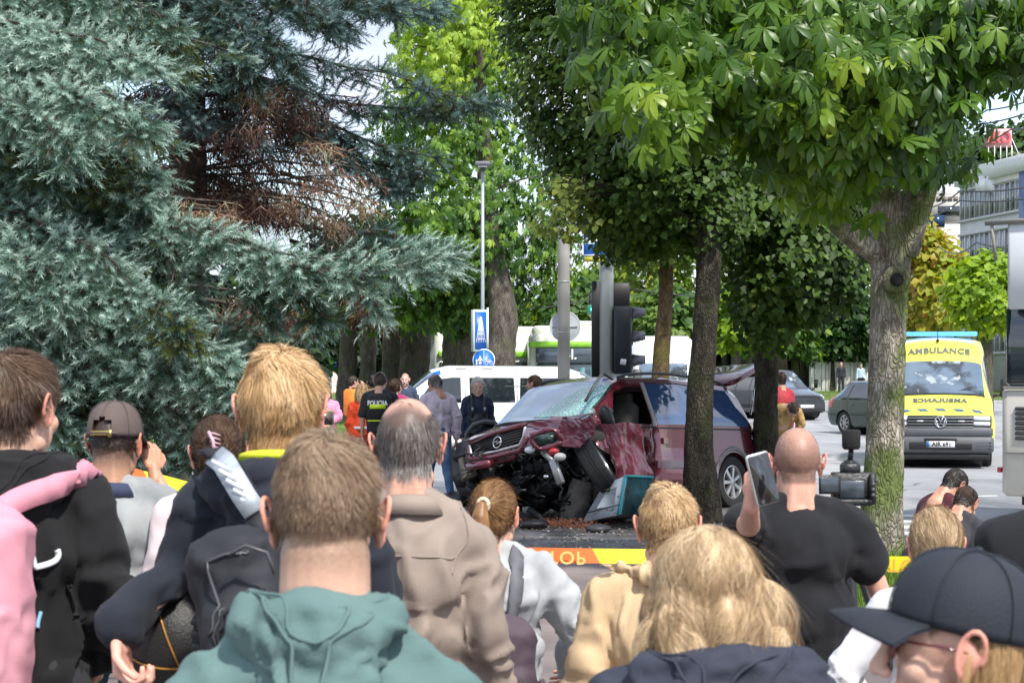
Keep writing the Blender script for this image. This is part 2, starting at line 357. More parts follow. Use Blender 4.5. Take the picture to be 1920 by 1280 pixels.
# zebra bars on the crossing at the right
for i in range(5):
    d = 19.9+.9*i; g_ = Geo(); x0 = 4.85+.1*i; z = -.008
    g_.add([(x0-.75, d, z), (x0+.15, d, z), (x0-.02, d+.42, z), (x0-.92, d+.42, z)], [(0, 1, 2, 3)]); g_.build('road_marking', mk, kind='structure')
# litter of small chips, glass and dead leaves round the crash
def debris():
    n = 2600; y = RNG.uniform(17.9, 24, n); x = RNG.normal(.9, 1.3, n); P = np.stack([x, y, np.full(n, .012)], 1)
    V = np.array([(-.5, -.4, 0), (.5, -.3, .1), (.4, .5, 0), (-.3, .4, .25), (0, 0, .5)]); F_ = np.array([(0, 1, 4), (1, 2, 4), (2, 3, 4), (3, 0, 4)])
    a = RNG.random(n)*6.28; s = .008+.03*RNG.random(n)**3; T = np.zeros((n, 3, 3)); T[:, 0, 0] = T[:, 1, 1] = np.cos(a)*s; T[:, 0, 1] = -np.sin(a)*s; T[:, 1, 0] = np.sin(a)*s; T[:, 2, 2] = s
    V, Fs, t = scatter(V, F_, T, P, RNG.random(n))
    ob('debris', mesh_np('debris', V, Fs, mat('debris_chips', [(.03, .03, .03), (.12, .06, .03), (.4, .38, .33), (.2, .15, .1), (.6, .6, .55)], .6, attr='tint', var=0), tint=t), kind='stuff')
debris()
# ================================================================ VEGETATION
def trunk_mesh(pts, rad, n=28, step=.08, rough=.06, seed=0, flare=None, sc=1):
    rad = [r_*sc for r_ in rad]
    """bark covered tapered tube through pts; rough = relief relative to radius"""
    pts = np.array([tuple(p) for p in pts], float); rad = np.array(rad, float); seg = np.linalg.norm(np.diff(pts, axis=0), axis=1); s = np.concatenate([[0], np.cumsum(seg)])
    m = max(4, int(s[-1]/step)); t = np.linspace(0, s[-1], m)
    for _ in range(1): C = np.stack([np.interp(t, s, pts[:, i]) for i in range(3)], 1)
    for _ in range(3): C[1:-1] = (C[:-2]+2*C[1:-1]+C[2:])/4
    R = np.interp(t, s, rad); T = np.gradient(C, axis=0); T /= np.linalg.norm(T, axis=1, keepdims=True)
    u = np.array([1., 0, 0]); V = []; a = np.arange(n)*2*np.pi/n
    for i in range(m):
        u = u-T[i]*u.dot(T[i]); u /= np.linalg.norm(u); w = np.cross(T[i], u)
        V.append(C[i]+(np.cos(a)[:, None]*u+np.sin(a)[:, None]*w)*R[i])
    V = np.array(V); N = V-C[:, None, :]; N /= np.linalg.norm(N, axis=2, keepdims=True); q = V.reshape(-1, 3)+seed*7.7
    d = 1.1*fbm(q*[1, 1, .45], 5, 3)+.8*np.abs(vnoise(q*[1, 1, .3], 16))+.5*vnoise(q, 30)-.3
    V = V+N*(d.reshape(m, n, 1)*rough*R[:, None, None])
    idx = np.arange(m*n).reshape(m, n); F_ = np.stack([idx[:-1], np.roll(idx, -1, 1)[:-1], np.roll(idx, -1, 1)[1:], idx[1:]], -1).reshape(-1, 4)
    return V.reshape(-1, 3), [F_]
def bark(name, c1, c2, c3, moss=None, scale=1, ms=(.52, .62)):
    M = bpy.data.materials.new(name); M.use_nodes = True; t = M.node_tree; N = t.nodes.new; L = t.links.new; p = t.nodes['Principled BSDF']; p.inputs['Roughness'].default_value = .9; p.inputs['Specular IOR Level'].default_value = .2
    g_ = N('ShaderNodeNewGeometry'); mp = N('ShaderNodeMapping'); mp.inputs['Scale'].default_value = (scale, scale, scale*.4); L(g_.outputs['Position'], mp.inputs[0])
    nz0 = N('ShaderNodeTexNoise'); nz0.inputs['Scale'].default_value = 6; L(mp.outputs[0], nz0.inputs['Vector']); va = N('ShaderNodeVectorMath'); va.operation = 'MULTIPLY_ADD'; va.inputs[1].default_value = (.3, .3, .3); L(nz0.outputs['Color'], va.inputs[0]); L(mp.outputs[0], va.inputs[2])
    vo = N('ShaderNodeTexVoronoi'); vo.feature = 'DISTANCE_TO_EDGE'; vo.inputs['Scale'].default_value = 22; L(va.outputs[0], vo.inputs['Vector'])
    vc = N('ShaderNodeTexVoronoi'); vc.inputs['Scale'].default_value = 22; L(va.outputs[0], vc.inputs['Vector'])
    n1 = N('ShaderNodeTexNoise'); n1.inputs['Scale'].default_value = 9; n1.inputs['Detail'].default_value = 8; n1.inputs['Roughness'].default_value = .7; L(mp.outputs[0], n1.inputs['Vector'])
    r1 = N('ShaderNodeValToRGB'); r1.color_ramp.elements[0].position = .33; r1.color_ramp.elements[1].position = .68; r1.color_ramp.elements[0].color = (*c1, 1); r1.color_ramp.elements[1].color = (*c3, 1); e = r1.color_ramp.elements.new(.5); e.color = (*c2, 1); L(n1.outputs[0], r1.inputs[0])
    r2 = N('ShaderNodeValToRGB'); r2.color_ramp.elements[0].position = .0; r2.color_ramp.elements[1].position = .12; r2.color_ramp.elements[0].color = (.62, .57, .53, 1); r2.color_ramp.elements[1].color = (1, 1, 1, 1); L(vo.outputs['Distance'], r2.inputs[0])
    m1 = N('ShaderNodeMixRGB'); m1.blend_type = 'MULTIPLY'; m1.inputs[0].default_value = 1; L(r1.outputs[0], m1.inputs[1]); L(r2.outputs[0], m1.inputs[2]); col = m1.outputs[0]
    if moss:
        n2 = N('ShaderNodeTexNoise'); n2.inputs['Scale'].default_value = 2.2; n2.inputs['Detail'].default_value = 7; L(g_.outputs['Position'], n2.inputs['Vector'])
        r3 = N('ShaderNodeValToRGB'); r3.color_ramp.elements[0].position = ms[0]; r3.color_ramp.elements[1].position = ms[1]; L(n2.outputs[0], r3.inputs[0]); m2 = N('ShaderNodeMixRGB'); L(r3.outputs[0], m2.inputs[0]); L(col, m2.inputs[1]); m2.inputs[2].default_value = (*moss, 1); col = m2.outputs[0]
    L(col, p.inputs['Base Color']); ad = N('ShaderNodeMath'); ad.operation = 'ADD'; mi = N('ShaderNodeMath'); mi.operation = 'MINIMUM'; mi.inputs[1].default_value = .2; L(vo.outputs['Distance'], mi.inputs[0]); ml = N('ShaderNodeMath'); ml.operation = 'MULTIPLY'; ml.inputs[1].default_value = 3.5; L(mi.outputs[0], ml.inputs[0]); L(ml.outputs[0], ad.inputs[0]); L(n1.outputs[0], ad.inputs[1])
    b = N('ShaderNodeBump'); b.inputs['Strength'].default_value = .9; b.inputs['Distance'].default_value = .022; L(ad.outputs[0], b.inputs['Height']); L(b.outputs[0], p.inputs['Normal']); return M
bark_dark = bark('dark_bark', (.022, .019, .015), (.055, .048, .036), (.10, .09, .06), (.05, .06, .02), 1.2, (.5, .7))
bark_near = bark('chestnut_bark', (.11, .10, .08), (.30, .27, .22), (.56, .52, .46), (.13, .16, .055), 1, (.45, .60))
bark_old = bark('old_trunk_bark', (.05, .042, .034), (.12, .105, .085), (.19, .17, .14), (.08, .10, .035), .7, (.5, .7))
bark_brown = bark('brown_bark', (.05, .032, .018), (.13, .085, .045), (.2, .15, .08), (.12, .10, .03), 1.4)

# ---- leaf shapes (leaf points along +Y, face +Z)
def leaflet(L_, w, rows, droop, ang, fold=.12):
    V = [(0, 0, 0)]; F_ = []; ca, sa = math.cos(ang), math.sin(ang)
    P = [(0, .0, 0)]
    for (t, ww) in rows:
        for s_ in (-1, 0, 1): P.append((s_*w*ww, t*L_, (fold*w*ww*2 if s_ else 0)))
    P.append((0, L_, 0)); n = len(rows)
    F_ += [(0, 2, 1), (0, 3, 2)]
    for i in range(n-1):
        a = 1+i*3; b = a+3; F_ += [(a, a+1, b+1), (a, b+1, b), (a+1, a+2, b+2), (a+1, b+2, b+1)]
    a = 1+(n-1)*3; e = len(P)-1; F_ += [(a, a+1, e), (a+1, a+2, e)]
    R = []
    for (x, y, z) in P: r = math.hypot(x, y); R.append((x*ca+y*sa, y*ca-x*sa, z-droop*r*r)) 
    return R, F_
def palmate(rows, droop=.9, jit=0, seed=0, petiole=True):
    rnd = random.Random(seed); V = []; F_ = []
    for a, l in zip((-105, -68, -33, 0, 33, 68, 105), (.5, .78, .95, 1.0, .95, .78, .5)):
        R, f = leaflet(l*.5*(1+rnd.uniform(-jit, jit)), .085*l*(1+rnd.uniform(-jit, jit)), rows, droop+rnd.uniform(-.3, .5), math.radians(a+rnd.uniform(-10, 10)))
        b = len(V); V += R; F_ += [tuple(i+b for i in q) for q in f]
    if petiole: b = len(V); V += [(-.006, 0, 0), (.006, 0, 0), (.0, -.4, .12)]; F_.append((b, b+1, b+2))
    return np.array(V), np.array(F_)
PAL_NEAR = [palmate([(.3, .45), (.62, 1), (.82, .8)], .8, .12, k) for k in range(6)]
PAL_MID = [palmate([(.62, 1.1)], .9, .12, k, False) for k in range(3)]
HEART = (np.array([(0, 0, 0), (-.46, .18, .06), (0, .35, -.03), (.46, .18, .06), (-.4, .55, .03), (.4, .55, .03), (0, 1, -.12)]), np.array([(0, 2, 1), (0, 3, 2), (1, 2, 4), (2, 3, 5), (4, 2, 6), (2, 5, 6)]))
DIAM = (np.array([(0, 0, 0), (-.35, .5, .08), (.35, .5, .08), (0, 1, -.1)]), np.array([(0, 2, 1), (1, 2, 3)]))

def in_poly(P, poly):
    x, y = P[:, 0], P[:, 1]; r = np.zeros(len(P), bool); n = len(poly); D = np.full(len(P), 1e9)
    for i in range(n):
        x0, y0 = poly[i]; x1, y1 = poly[(i+1) % n]; c = ((y0 > y) != (y1 > y)); xi = (x1-x0)*(y-y0)/((y1-y0) or 1e-9)+x0; r ^= c & (x < xi)
        L2 = (x1-x0)**2+(y1-y0)**2; t = np.clip(((x-x0)*(x1-x0)+(y-y0)*(y1-y0))/max(L2, 1e-9), 0, 1); D = np.minimum(D, np.hypot(x-x0-t*(x1-x0), y-y0-t*(y1-y0)))
    return r, D
def toW(px, py, d): return np.stack([(px-960)/F*d, d, CH-(py-HZ)/F*d], 1)
def crown_points(poly, d, thick, ncl, gap=.35, gs=1.0, front=.0):
    """cluster centres filling the outline at distance d, rounded in depth, with noise gaps"""
    poly = np.array(poly, float); lo, hi = poly.min(0), poly.max(0); out = []; tot = 0
    while tot < ncl:
        P = RNG.uniform(lo, hi, (ncl*3, 2)); ok, e = in_poly(P, poly); P = P[ok]; e = e[ok]*d/F; t = np.minimum(thick, .35+1.3*e)
        u = RNG.uniform(-1, 1, len(P)); u = np.sign(u)*np.abs(u)**.6; dd = d+u*t-front*0; w = toW(P[:, 0], P[:, 1], dd)
        g_ = fbm(w, .9/gs, 2); k = g_ > -gap+RNG.normal(0, .08, len(P)); out.append(w[k]); tot += k.sum()
    return np.concatenate(out)[:ncl]
def leaves_at(C, k, rc, size, protos, droop, center, tintbase=.45, tintvar=.2, clump=.35, cs=.8, seedn=0, flat=.7):
    """k leaves round each cluster centre; returns V, F, tint plus the frames"""
    n = len(C)*k; off = RNG.normal(0, 1, (n, 3)); off *= (rc*RNG.random((n, 1))**.4)/np.linalg.norm(off, axis=1, keepdims=True); off[:, 2] *= flat
    P = np.repeat(C, k, 0)+off; outw = P-np.array(center); outw[:, 2] *= .4; outw /= np.linalg.norm(outw, axis=1, keepdims=True)
    dirs = outw*.55+RNG.normal(0, .45, (n, 3)); dirs[:, 2] -= droop*(.6+.8*RNG.random(n)); up = outw*.9+np.array([0, 0, .8])+RNG.normal(0, .3, (n, 3))
    T = rotmats(dirs, up/np.linalg.norm(up, axis=1, keepdims=True)); s = size*(.65+.6*RNG.random(n)); T = T*s[:, None, None]
    tint = np.clip(tintbase+RNG.normal(0, tintvar*.6, n)+clump*fbm(P+seedn, cs, 2), 0, 1); return P, T, tint
def pack(P, T, tint, protos, vt=None):
    A = []; w = RNG.integers(0, len(protos), len(P))
    for q, (pv, pf) in enumerate(protos):
        k = w == q
        if k.any():
            a = scatter(pv, pf, T[k], P[k], tint[k]); A.append(a if vt is None else (a[0], a[1], a[2]+np.tile(vt[q], int(k.sum()))))
    V = np.concatenate([a[0] for a in A]); b = 0; Fs = []
    for a in A: Fs.append(a[1]+b); b += len(a[0])
    return V, np.concatenate(Fs), np.concatenate([a[2] for a in A])
def limbs(g_, base, tips, r0=.06, sag=0, n=6):
    for tp in tips:
        a = Vector(base(tp) if callable(base) else base); b = Vector(tp); m = (a+b)/2+Vector((RNG.normal(0, .15), RNG.normal(0, .15), .12*(b-a).length)); 
        pts = [a*(1-t)**2+m*2*t*(1-t)+b*t*t for t in np.linspace(0, 1, 7)]; g_.tube(pts, [r0*(1-.85*t) for t in np.linspace(0, 1, 7)], n)
def tree(label, group, trunk, rad, crowns, leaf_mat, bark_m, cat='tree', kid='crown', nlimb=12, near_parts=0, **kw):
    """crowns: list of dicts for crown_points/leaves_at"""
    b = trunk[0]; t = empty('tree', b, label=label, cat=cat, group=group); off = np.array(tuple(b))
    if rad:
        V, Fs = trunk_mesh(trunk, rad, **kw); me = mesh_np('trunk', V-off, Fs, bark_m, True); ob('trunk', me, t)
    VV = []; g_ = Geo(); fr = []
    for c in crowns:
        C = crown_points(c['poly'], c['d'], c['thick'], c['n'], c.get('gap', .35), c.get('gs', 1)); ctr = c.get('center', C.mean(0))
        P, T, ti = leaves_at(C, c['k'], c['rc'], c['size'], None, c.get('droop', .6), ctr, c.get('tint', .45), c.get('tv', .2), c.get('clump', .35), c.get('cs', .8), c.get('seed', 0))
        if near_parts and c.get('near'):
            o_ = np.argsort(P[:, 1]-RNG.random(len(P))*.8*(P[:, 2] < 5.5)); vis = [i for i in o_ if P[i, 2] < CH+HZ/F*P[i, 1]+.05][:near_parts]; vs = set(vis); rest = np.array([i for i in range(len(P)) if i not in vs])
            fr = [(P[i], T[i], ti[i]) for i in vis]; P, T, ti = P[rest], T[rest], ti[rest]
        VV.append(pack(P, T, ti, c['proto'])); 
        if nlimb:
            tr = np.array([tuple(p) for p in trunk]); sel = C[RNG.choice(len(C), min(len(C), nlimb), False)]
            zl = C[:, 2].min()+.35*(C[:, 2].max()-C[:, 2].min())*.5; sel = [q_ for q_ in sel if q_[2] > zl+.3]; zi = np.linspace(tr[0, 2], tr[-1, 2], 60); tf = np.stack([np.interp(zi, tr[:, 2], tr[:, k_]) for k_ in range(3)], 1); limbs(g_, lambda tp: tf[min(59, max(1, int(np.argmin(np.abs(zi-max(zl, tp[2]-.5))))))], sel, c.get('lr', .05))
    if len(g_.V): g_.V = [tuple(np.array(v)-off) for v in g_.V]; g_.build('branch', bark_m, t, True, kind='stuff')
    V = np.concatenate([v[0] for v in VV]); b_ = 0; Fs = []
    for v in VV: Fs.append(v[1]+b_); b_ += len(v[0])
    ob(kid, mesh_np(kid, V-off, np.concatenate(Fs), leaf_mat, tint=np.concatenate([v[2] for v in VV])), t, kind='stuff')
    if fr:
        MS = {}
        for P, T, ti in fr:
            q = int(min(4, ti*5)); v_ = int(RNG.integers(0, 6))
            if (q, v_) not in MS: pv, pf = PAL_NEAR[v_]; MS[(q, v_)] = mesh_np('leaf', pv, pf, leaf_mat, tint=np.full(len(pv), q/5+.1))
            o = bpy.data.objects.new('leaf', MS[(q, v_)]); SC.collection.objects.link(o); o.parent = t
            M = Matrix([list(r)+[0] for r in T]+[[0, 0, 0, 1]]); M.translation = Vector(P-off); o.matrix_local = M
    return t

CHN = leafmat('chestnut_leaf_near', [(.012, .036, .006), (.038, .095, .012), (.078, .16, .018), (.15, .25, .022), (.27, .35, .03)], .38, rough=.38, spec=.45)
CHM = leafmat('chestnut_leaf_far', [(.02, .055, .01), (.06, .14, .02), (.12, .23, .03), (.21, .34, .04), (.32, .43, .05)], .35, rough=.4, spec=.4)
LIN = leafmat('linden_leaf', [(.016, .034, .007), (.036, .075, .012), (.058, .11, .018), (.10, .16, .025), (.17, .2, .04)], .25, rough=.5, spec=.25)
LFY = leafmat('yellow_green_leaf', [(.06, .11, .015), (.13, .19, .02), (.24, .28, .03), (.36, .33, .05), (.42, .22, .07)], .4)
LFG = leafmat('far_green_leaf', [(.018, .045, .014), (.035, .085, .02), (.07, .14, .03), (.12, .2, .035), (.2, .27, .05)], .35)
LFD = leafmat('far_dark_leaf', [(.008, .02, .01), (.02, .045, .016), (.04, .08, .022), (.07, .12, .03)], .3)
LFB = leafmat('far_bright_leaf', [(.08, .16, .015), (.16, .27, .02), (.26, .38, .03), (.36, .46, .04)], .4)

# --- near horse chestnut on the right
def trp(l): return [W(*p) for p in l]
tA = [Vector((X(1650, 18.3), 18.3, 0)), *trp([(1653, 960, 18.3), (1660, 800, 18.3), (1664, 640, 18.3), (1668, 520, 18.3), (1672, 440, 18.3), (1655, 340, 18.25), (1640, 250, 18.2), (1630, 120, 18), (1610, -60, 17.9), (1600, -300, 17.8)])]
near_ch = tree('horse chestnut with flaky mossy trunk and big drooping fan leaves, by the ambulance', None, tA,
     [.30, .255, .225, .215, .225, .26, .17, .15, .14, .12, .06],
     [dict(poly=[(1105, -60), (1112, 60), (1150, 150), (1185, 170), (1180, 250), (1255, 268), (1320, 225), (1400, 215), (1470, 260), (1490, 315), (1540, 300), (1600, 290), (1700, 270), (1740, 270), (1780, 180), (1830, 110), (1960, 100), (1960, -60)], d=15.6, thick=2.2, n=640, k=5, rc=.42, size=.36, proto=PAL_NEAR, droop=1.0, gap=.5, tint=.44, tv=.24, clump=.35, cs=1.2, near=True, center=(3.1, 17.8, 4.6), lr=.05),
      dict(poly=[(1190, 150), (1220, 270), (1262, 265), (1300, 200)], d=14.2, thick=.4, n=12, k=4, rc=.3, size=.34, proto=PAL_NEAR, tint=.55, droop=1.0, center=(3.1, 17.8, 4.6)),
      dict(poly=[(1500, 330), (1500, 400), (1540, 430), (1600, 400), (1640, 330), (1600, 280)], d=17.4, thick=.5, n=15, k=4, rc=.3, size=.33, proto=PAL_NEAR, droop=.9, tint=.6, center=(3.1, 18, 3.9)),
      dict(poly=[(1690, 320), (1780, 345), (1820, 265), (1835, 200), (1740, 180), (1700, 250)], d=17.3, thick=.5, n=40, k=4, rc=.3, size=.27, proto=PAL_NEAR, droop=1.1, tint=.4, gap=.2, center=(3.3, 18, 4.4)),
      dict(poly=[(1060, -60), (1060, -700), (2100, -800), (2150, -60)], d=17, thick=3.5, n=170, k=4, rc=.6, size=.42, proto=PAL_MID, droop=.8, center=(3.1, 17.8, 5))],
     CHN, bark_near, nlimb=14, near_parts=300, n=56, step=.035, rough=.075, sc=.79)
g_ = Geo(); o0 = Vector(tA[0])
def limb(l, r, name='branch'):
    V, Fs = trunk_mesh(trp(l), r, n=24, step=.05, rough=.08); ob(name, mesh_np(name, V-np.array(tuple(o0)), Fs, bark_near, True), near_ch)
limb([(1690, 470, 18.3), (1715, 400, 18.2), (1738, 330, 18.1), (1765, 230, 18), (1795, 120, 17.8), (1800, 0, 17.7), (1790, -150, 17.6)], [.17, .15, .13, .125, .12, .10, .05])
limb([(1655, 480, 18.3), (1610, 455, 18.1), (1565, 420, 17.8), (1530, 370, 17.5), (1510, 310, 17.2), (1480, 200, 16.8), (1440, 60, 16.4)], [.12, .10, .085, .08, .075, .06, .03])
k = Geo(); q = W(1680, 525, 18.1); ry = Matrix.Rotation(math.pi/2, 3, 'X')
k.lathe([(.03, 0), (.075, -.01), (.12, .0), (.135, .03), (.12, .055), (.085, .06), (.06, .035), (.02, .02)], q-o0, 18, ry); k.build('knot_hole', bark_near, near_ch, True)
k = Geo(); k.lathe([(.0, 0), (.068, .0), (.068, .03), (0, .035)], q-o0+Vector((0, -.012, 0)), 14, ry); k.build('rotten_wood', mat('rotten_wood', (.03, .027, .025), .95, bump=.6), near_ch)

# --- dark lindens in the middle
def linden(label, trunk, rad, crowns, bk=bark_dark, **kw): return tree(label, 'linden trees along the verge', trunk, rad, crowns, LIN, bk, **kw)
t1 = [Vector((X(1318, 22.5), 22.5, 0)), *trp([(1316, 930, 22.5), (1310, 850, 22.5), (1312, 740, 22.5), (1322, 620, 22.5), (1330, 480, 22.5), (1318, 380, 22.5), (1300, 250, 22.4), (1290, 100, 22.3), (1280, -100, 22.2), (1270, -400, 22)])]
linden('dark linden whose trunk stands in front of the rear door of the crashed minivan', t1, [.27, .25, .195, .175, .165, .17, .14, .12, .10, .08, .04],
     [dict(poly=[(940, -60), (945, 60), (965, 160), (1000, 250), (1050, 330), (1110, 420), (1150, 480), (1215, 470), (1290, 440), (1330, 490), (1400, 420), (1400, -60)], d=23, thick=2.0, n=2100, k=13, rc=.24, size=.085, proto=[HEART], droop=.8, tint=.38, tv=.25, clump=.5, gap=.5, cs=.8, center=(2.2, 24, 4)),
      dict(poly=[(1030, 340), (1105, 330), (1120, 410), (1060, 450), (1000, 430)], d=22.2, thick=.5, n=60, k=9, rc=.2, size=.08, proto=[HEART], droop=.8, tint=.85, tv=.2, center=(2.2, 24, 4)),
      dict(poly=[(940, -60), (900, -600), (1500, -800), (1500, -60)], d=23, thick=3, n=180, k=9, rc=.5, size=.2, proto=[HEART], droop=.8, tint=.3)],
     n=40, step=.05, rough=.08, sc=.88, nlimb=16)
t2 = [Vector((X(1437, 25.5), 25.5, 0)), *trp([(1436, 880, 25.5), (1436, 760, 25.5), (1438, 660, 25.5), (1436, 560, 25.5), (1430, 420, 25.5), (1420, 300, 25.4), (1415, 100, 25.3), (1400, -300, 25)])]
linden('dark linden with leafy shoots hanging round its trunk, left of the parked dark wagon', t2, [.26, .2, .175, .17, .17, .16, .13, .1, .04],
     [dict(poly=[(1350, 330), (1365, 470), (1385, 560), (1410, 620), (1440, 655), (1475, 610), (1540, 590), (1620, 540), (1640, 430), (1600, 330), (1500, 250)], d=24.3, thick=1.3, n=760, k=12, rc=.26, size=.10, proto=[HEART], droop=1.0, tint=.36, tv=.3, clump=.4, gap=.35, center=(3.3, 25.5, 3.4)),
      dict(poly=[(1380, 330), (1330, -60), (1800, -60), (1800, 300), (1620, 420)], d=25, thick=2.0, n=1100, k=11, rc=.3, size=.10, proto=[HEART], droop=.8, tint=.3, gap=.5)],
     n=36, step=.05, rough=.08, sc=.9, nlimb=12)
t3 = [Vector((X(1232, 35), 35, 0)), *trp([(1235, 800, 35), (1238, 690, 35), (1246, 600, 35), (1250, 500, 35), (1248, 420, 35), (1240, 300, 35), (1230, 100, 35)])]
linden('slim brown linden trunk rising behind the roof of the crashed minivan', t3, [.2, .17, .16, .14, .125, .11, .09, .04],
     [dict(poly=[(1140, 300), (1150, 470), (1190, 530), (1250, 480), (1330, 540), (1400, 500), (1420, 300), (1300, 200)], d=35, thick=1.5, n=420, k=11, rc=.35, size=.11, proto=[HEART], droop=.8, tint=.6, tv=.25, gap=.3)], bk=bark_brown, n=28, step=.1, rough=.09, nlimb=8)

# --- horse chestnut behind the signpost, and the row of old trunks
t4 = [Vector((X(940, 52), 52, gz(0, 52))), *trp([(936, 740, 52), (938, 660, 52), (945, 600, 52), (935, 520, 52), (915, 400, 52), (905, 250, 52), (895, 80, 52), (890, -80, 52)])]
tree('tall bright horse chestnut crown behind the slim lamp post with the crossing sign', 'horse chestnuts beyond the police van', t4, [.5, .42, .4, .42, .3, .26, .2, .14, .08],
     [dict(poly=[(790, -60), (745, 60), (735, 130), (712, 200), (702, 300), (700, 400), (695, 480), (705, 560), (740, 600), (800, 615), (850, 600), (905, 585), (1000, 575), (1045, 540), (1092, 480), (1080, 400), (1050, 330), (1020, 240), (980, 150), (1000, -60)], d=53.5, thick=3.0, n=1700, k=4, rc=.5, size=.42, proto=PAL_MID, droop=.95, gap=.40, tint=.46, tv=.35, clump=.6, cs=.5),
      dict(poly=[(745, 40), (735, 130), (760, 190), (860, 170), (940, 120), (940, -60), (800, -60)], d=50.5, thick=1, n=260, k=4, rc=.5, size=.4, proto=PAL_MID, droop=.9, tint=.85)], CHM, bark_old, n=30, step=.15, rough=.1, nlimb=14)
rows = [(652, 60, 34, 'leaning'), (690, 66, 30, 'narrow'), (735, 62, 40, 'dark'), (778, 60, 56, 'ridged'), (812, 64, 40, 'broad'), (852, 58, 48, 'knotty'), (875, 56, 40, 'mossy')]
for i, (px, d, w, ad) in enumerate(rows):
    r = w/2*d/F; b = Vector((X(px-6, d), d, gz(0, d)+.1)); tp = [b, W(px, 690, d), W(px+3, 620, d), W(px+8, 540, d), W(px+10, 450, d)]
    lab = {0: 'leftmost old tree trunk of the row, leaning behind the man in the orange vest', 1: 'second old trunk of the row from the left, behind the blonde in the red jacket', 2: 'third old trunk of the row from the left, above the police officer', 3: 'fourth old trunk of the row, broad and ridged, above the man in the denim jacket', 4: 'third old trunk left of the blue crossing sign', 5: 'second old trunk left of the blue crossing sign', 6: 'mossy old trunk immediately left of the blue crossing sign'}[i]
    x0, x1 = px-70, px+70; tree(lab, 'old trees in the row behind the police van', tp, [r*1.25, r, r, r*.9, r*.5], [dict(poly=[(x0-20, 470), (x0, 420), (px, 400), (x1, 430), (x1+10, 560), (px+30, 600+8*(i % 3)), (px-30, 590+12*(i % 2)), (x0, 600)], d=d-2, thick=2, n=170, k=9, rc=.6, size=.26, proto=[HEART, DIAM], droop=.8, gap=.4, tint=.32+.08*(i % 3), tv=.25, clump=.5)], LFG, bark_old, n=22, step=.2, rough=.12, nlimb=5)

# --- trees further off
def far(label, poly, d, leafm, tx, n=260, size=.35, tint=.45, rc=.7, thick=3, k=9, gap=.4, group='trees beyond the junction', r=.2, clump=.5, top=None):
    ys = [p[1] for p in poly]; b = Vector((X(tx, d), d, gz(0, d))); return tree(label, group, [b, W(tx+1, 690, d), W(tx, (min(ys)+max(ys))/2+40, d), W(tx+2, min(ys)+40, d)], [r*1.2, r, r*.8, r*.3], [dict(poly=poly, d=d, thick=thick, n=n, k=k, rc=rc, size=size, proto=[DIAM, HEART], droop=.5, gap=gap, tint=tint, tv=.3, clump=clump, cs=.35)], leafm, bark_old if d < 90 else bark_dark, n=12, step=.4, nlimb=4)
far('yellowing green tree between the traffic light and the slim brown trunk', [(1165, 500), (1180, 440), (1260, 440), (1300, 500), (1300, 600), (1240, 660), (1180, 640)], 92, LFY, 1215, 260, .4, .25)
far('deep green tree behind the white truck', [(1195, 560), (1250, 540), (1310, 560), (1310, 680), (1210, 680)], 84, LFG, 1280, 240, .35, .4)
far('bright green tree seen just right of the trunk before the crashed minivan', [(1340, 540), (1400, 520), (1460, 560), (1450, 640), (1345, 650)], 88, LFB, 1378, 200, .36, .3)
far('mid green tree behind the second linden trunk', [(1380, 600), (1440, 540), (1530, 560), (1530, 660), (1400, 665)], 100, LFG, 1490, 240, .4, .55)
far('dark green tree above the concrete blocks', [(1480, 590), (1530, 540), (1650, 560), (1650, 668), (1500, 668)], 112, LFG, 1560, 320, .42, .3)
far('golden yellow tree above the left side of the ambulance', [(1700, 470), (1715, 425), (1750, 430), (1790, 470), (1800, 560), (1780, 625), (1700, 630)], 70, LFY, 1730, 420, .3, .58, rc=.5, clump=.35)
far('vivid lime green tree above the right side of the ambulance', [(1785, 540), (1800, 500), (1850, 482), (1900, 490), (1900, 610), (1800, 615)], 62, LFB, 1850, 360, .28, .5, rc=.5)
far('dark tree standing behind the roof sign of the office block', [(1800, 330), (1830, 265), (1880, 240), (1990, 230), (1990, 340)], 190, LFD, 1870, 320, .8, .7, rc=1.5, thick=6)
far('shady tree low behind the green bus', [(960, 620), (990, 560), (1090, 520), (1170, 560), (1170, 640), (1080, 620)], 90, LFG, 1075, 240, .4, .6)
far('grey green tree between the two poles', [(1075, 560), (1090, 500), (1180, 480), (1180, 600), (1100, 610)], 110, LFG, 1120, 200, .45, .75)
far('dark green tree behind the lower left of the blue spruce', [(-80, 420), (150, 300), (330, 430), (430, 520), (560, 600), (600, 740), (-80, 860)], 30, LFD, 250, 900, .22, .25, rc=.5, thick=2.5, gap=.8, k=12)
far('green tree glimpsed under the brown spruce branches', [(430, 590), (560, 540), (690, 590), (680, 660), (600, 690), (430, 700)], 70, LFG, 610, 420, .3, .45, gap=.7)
far('shadowy tree filling the gaps of the left spruce', [(-80, 430), (-80, -60), (130, -60), (180, 150), (250, 300), (200, 430)], 28, LFD, 40, 800, .2, .2, rc=.5, thick=2, gap=.8, k=12)
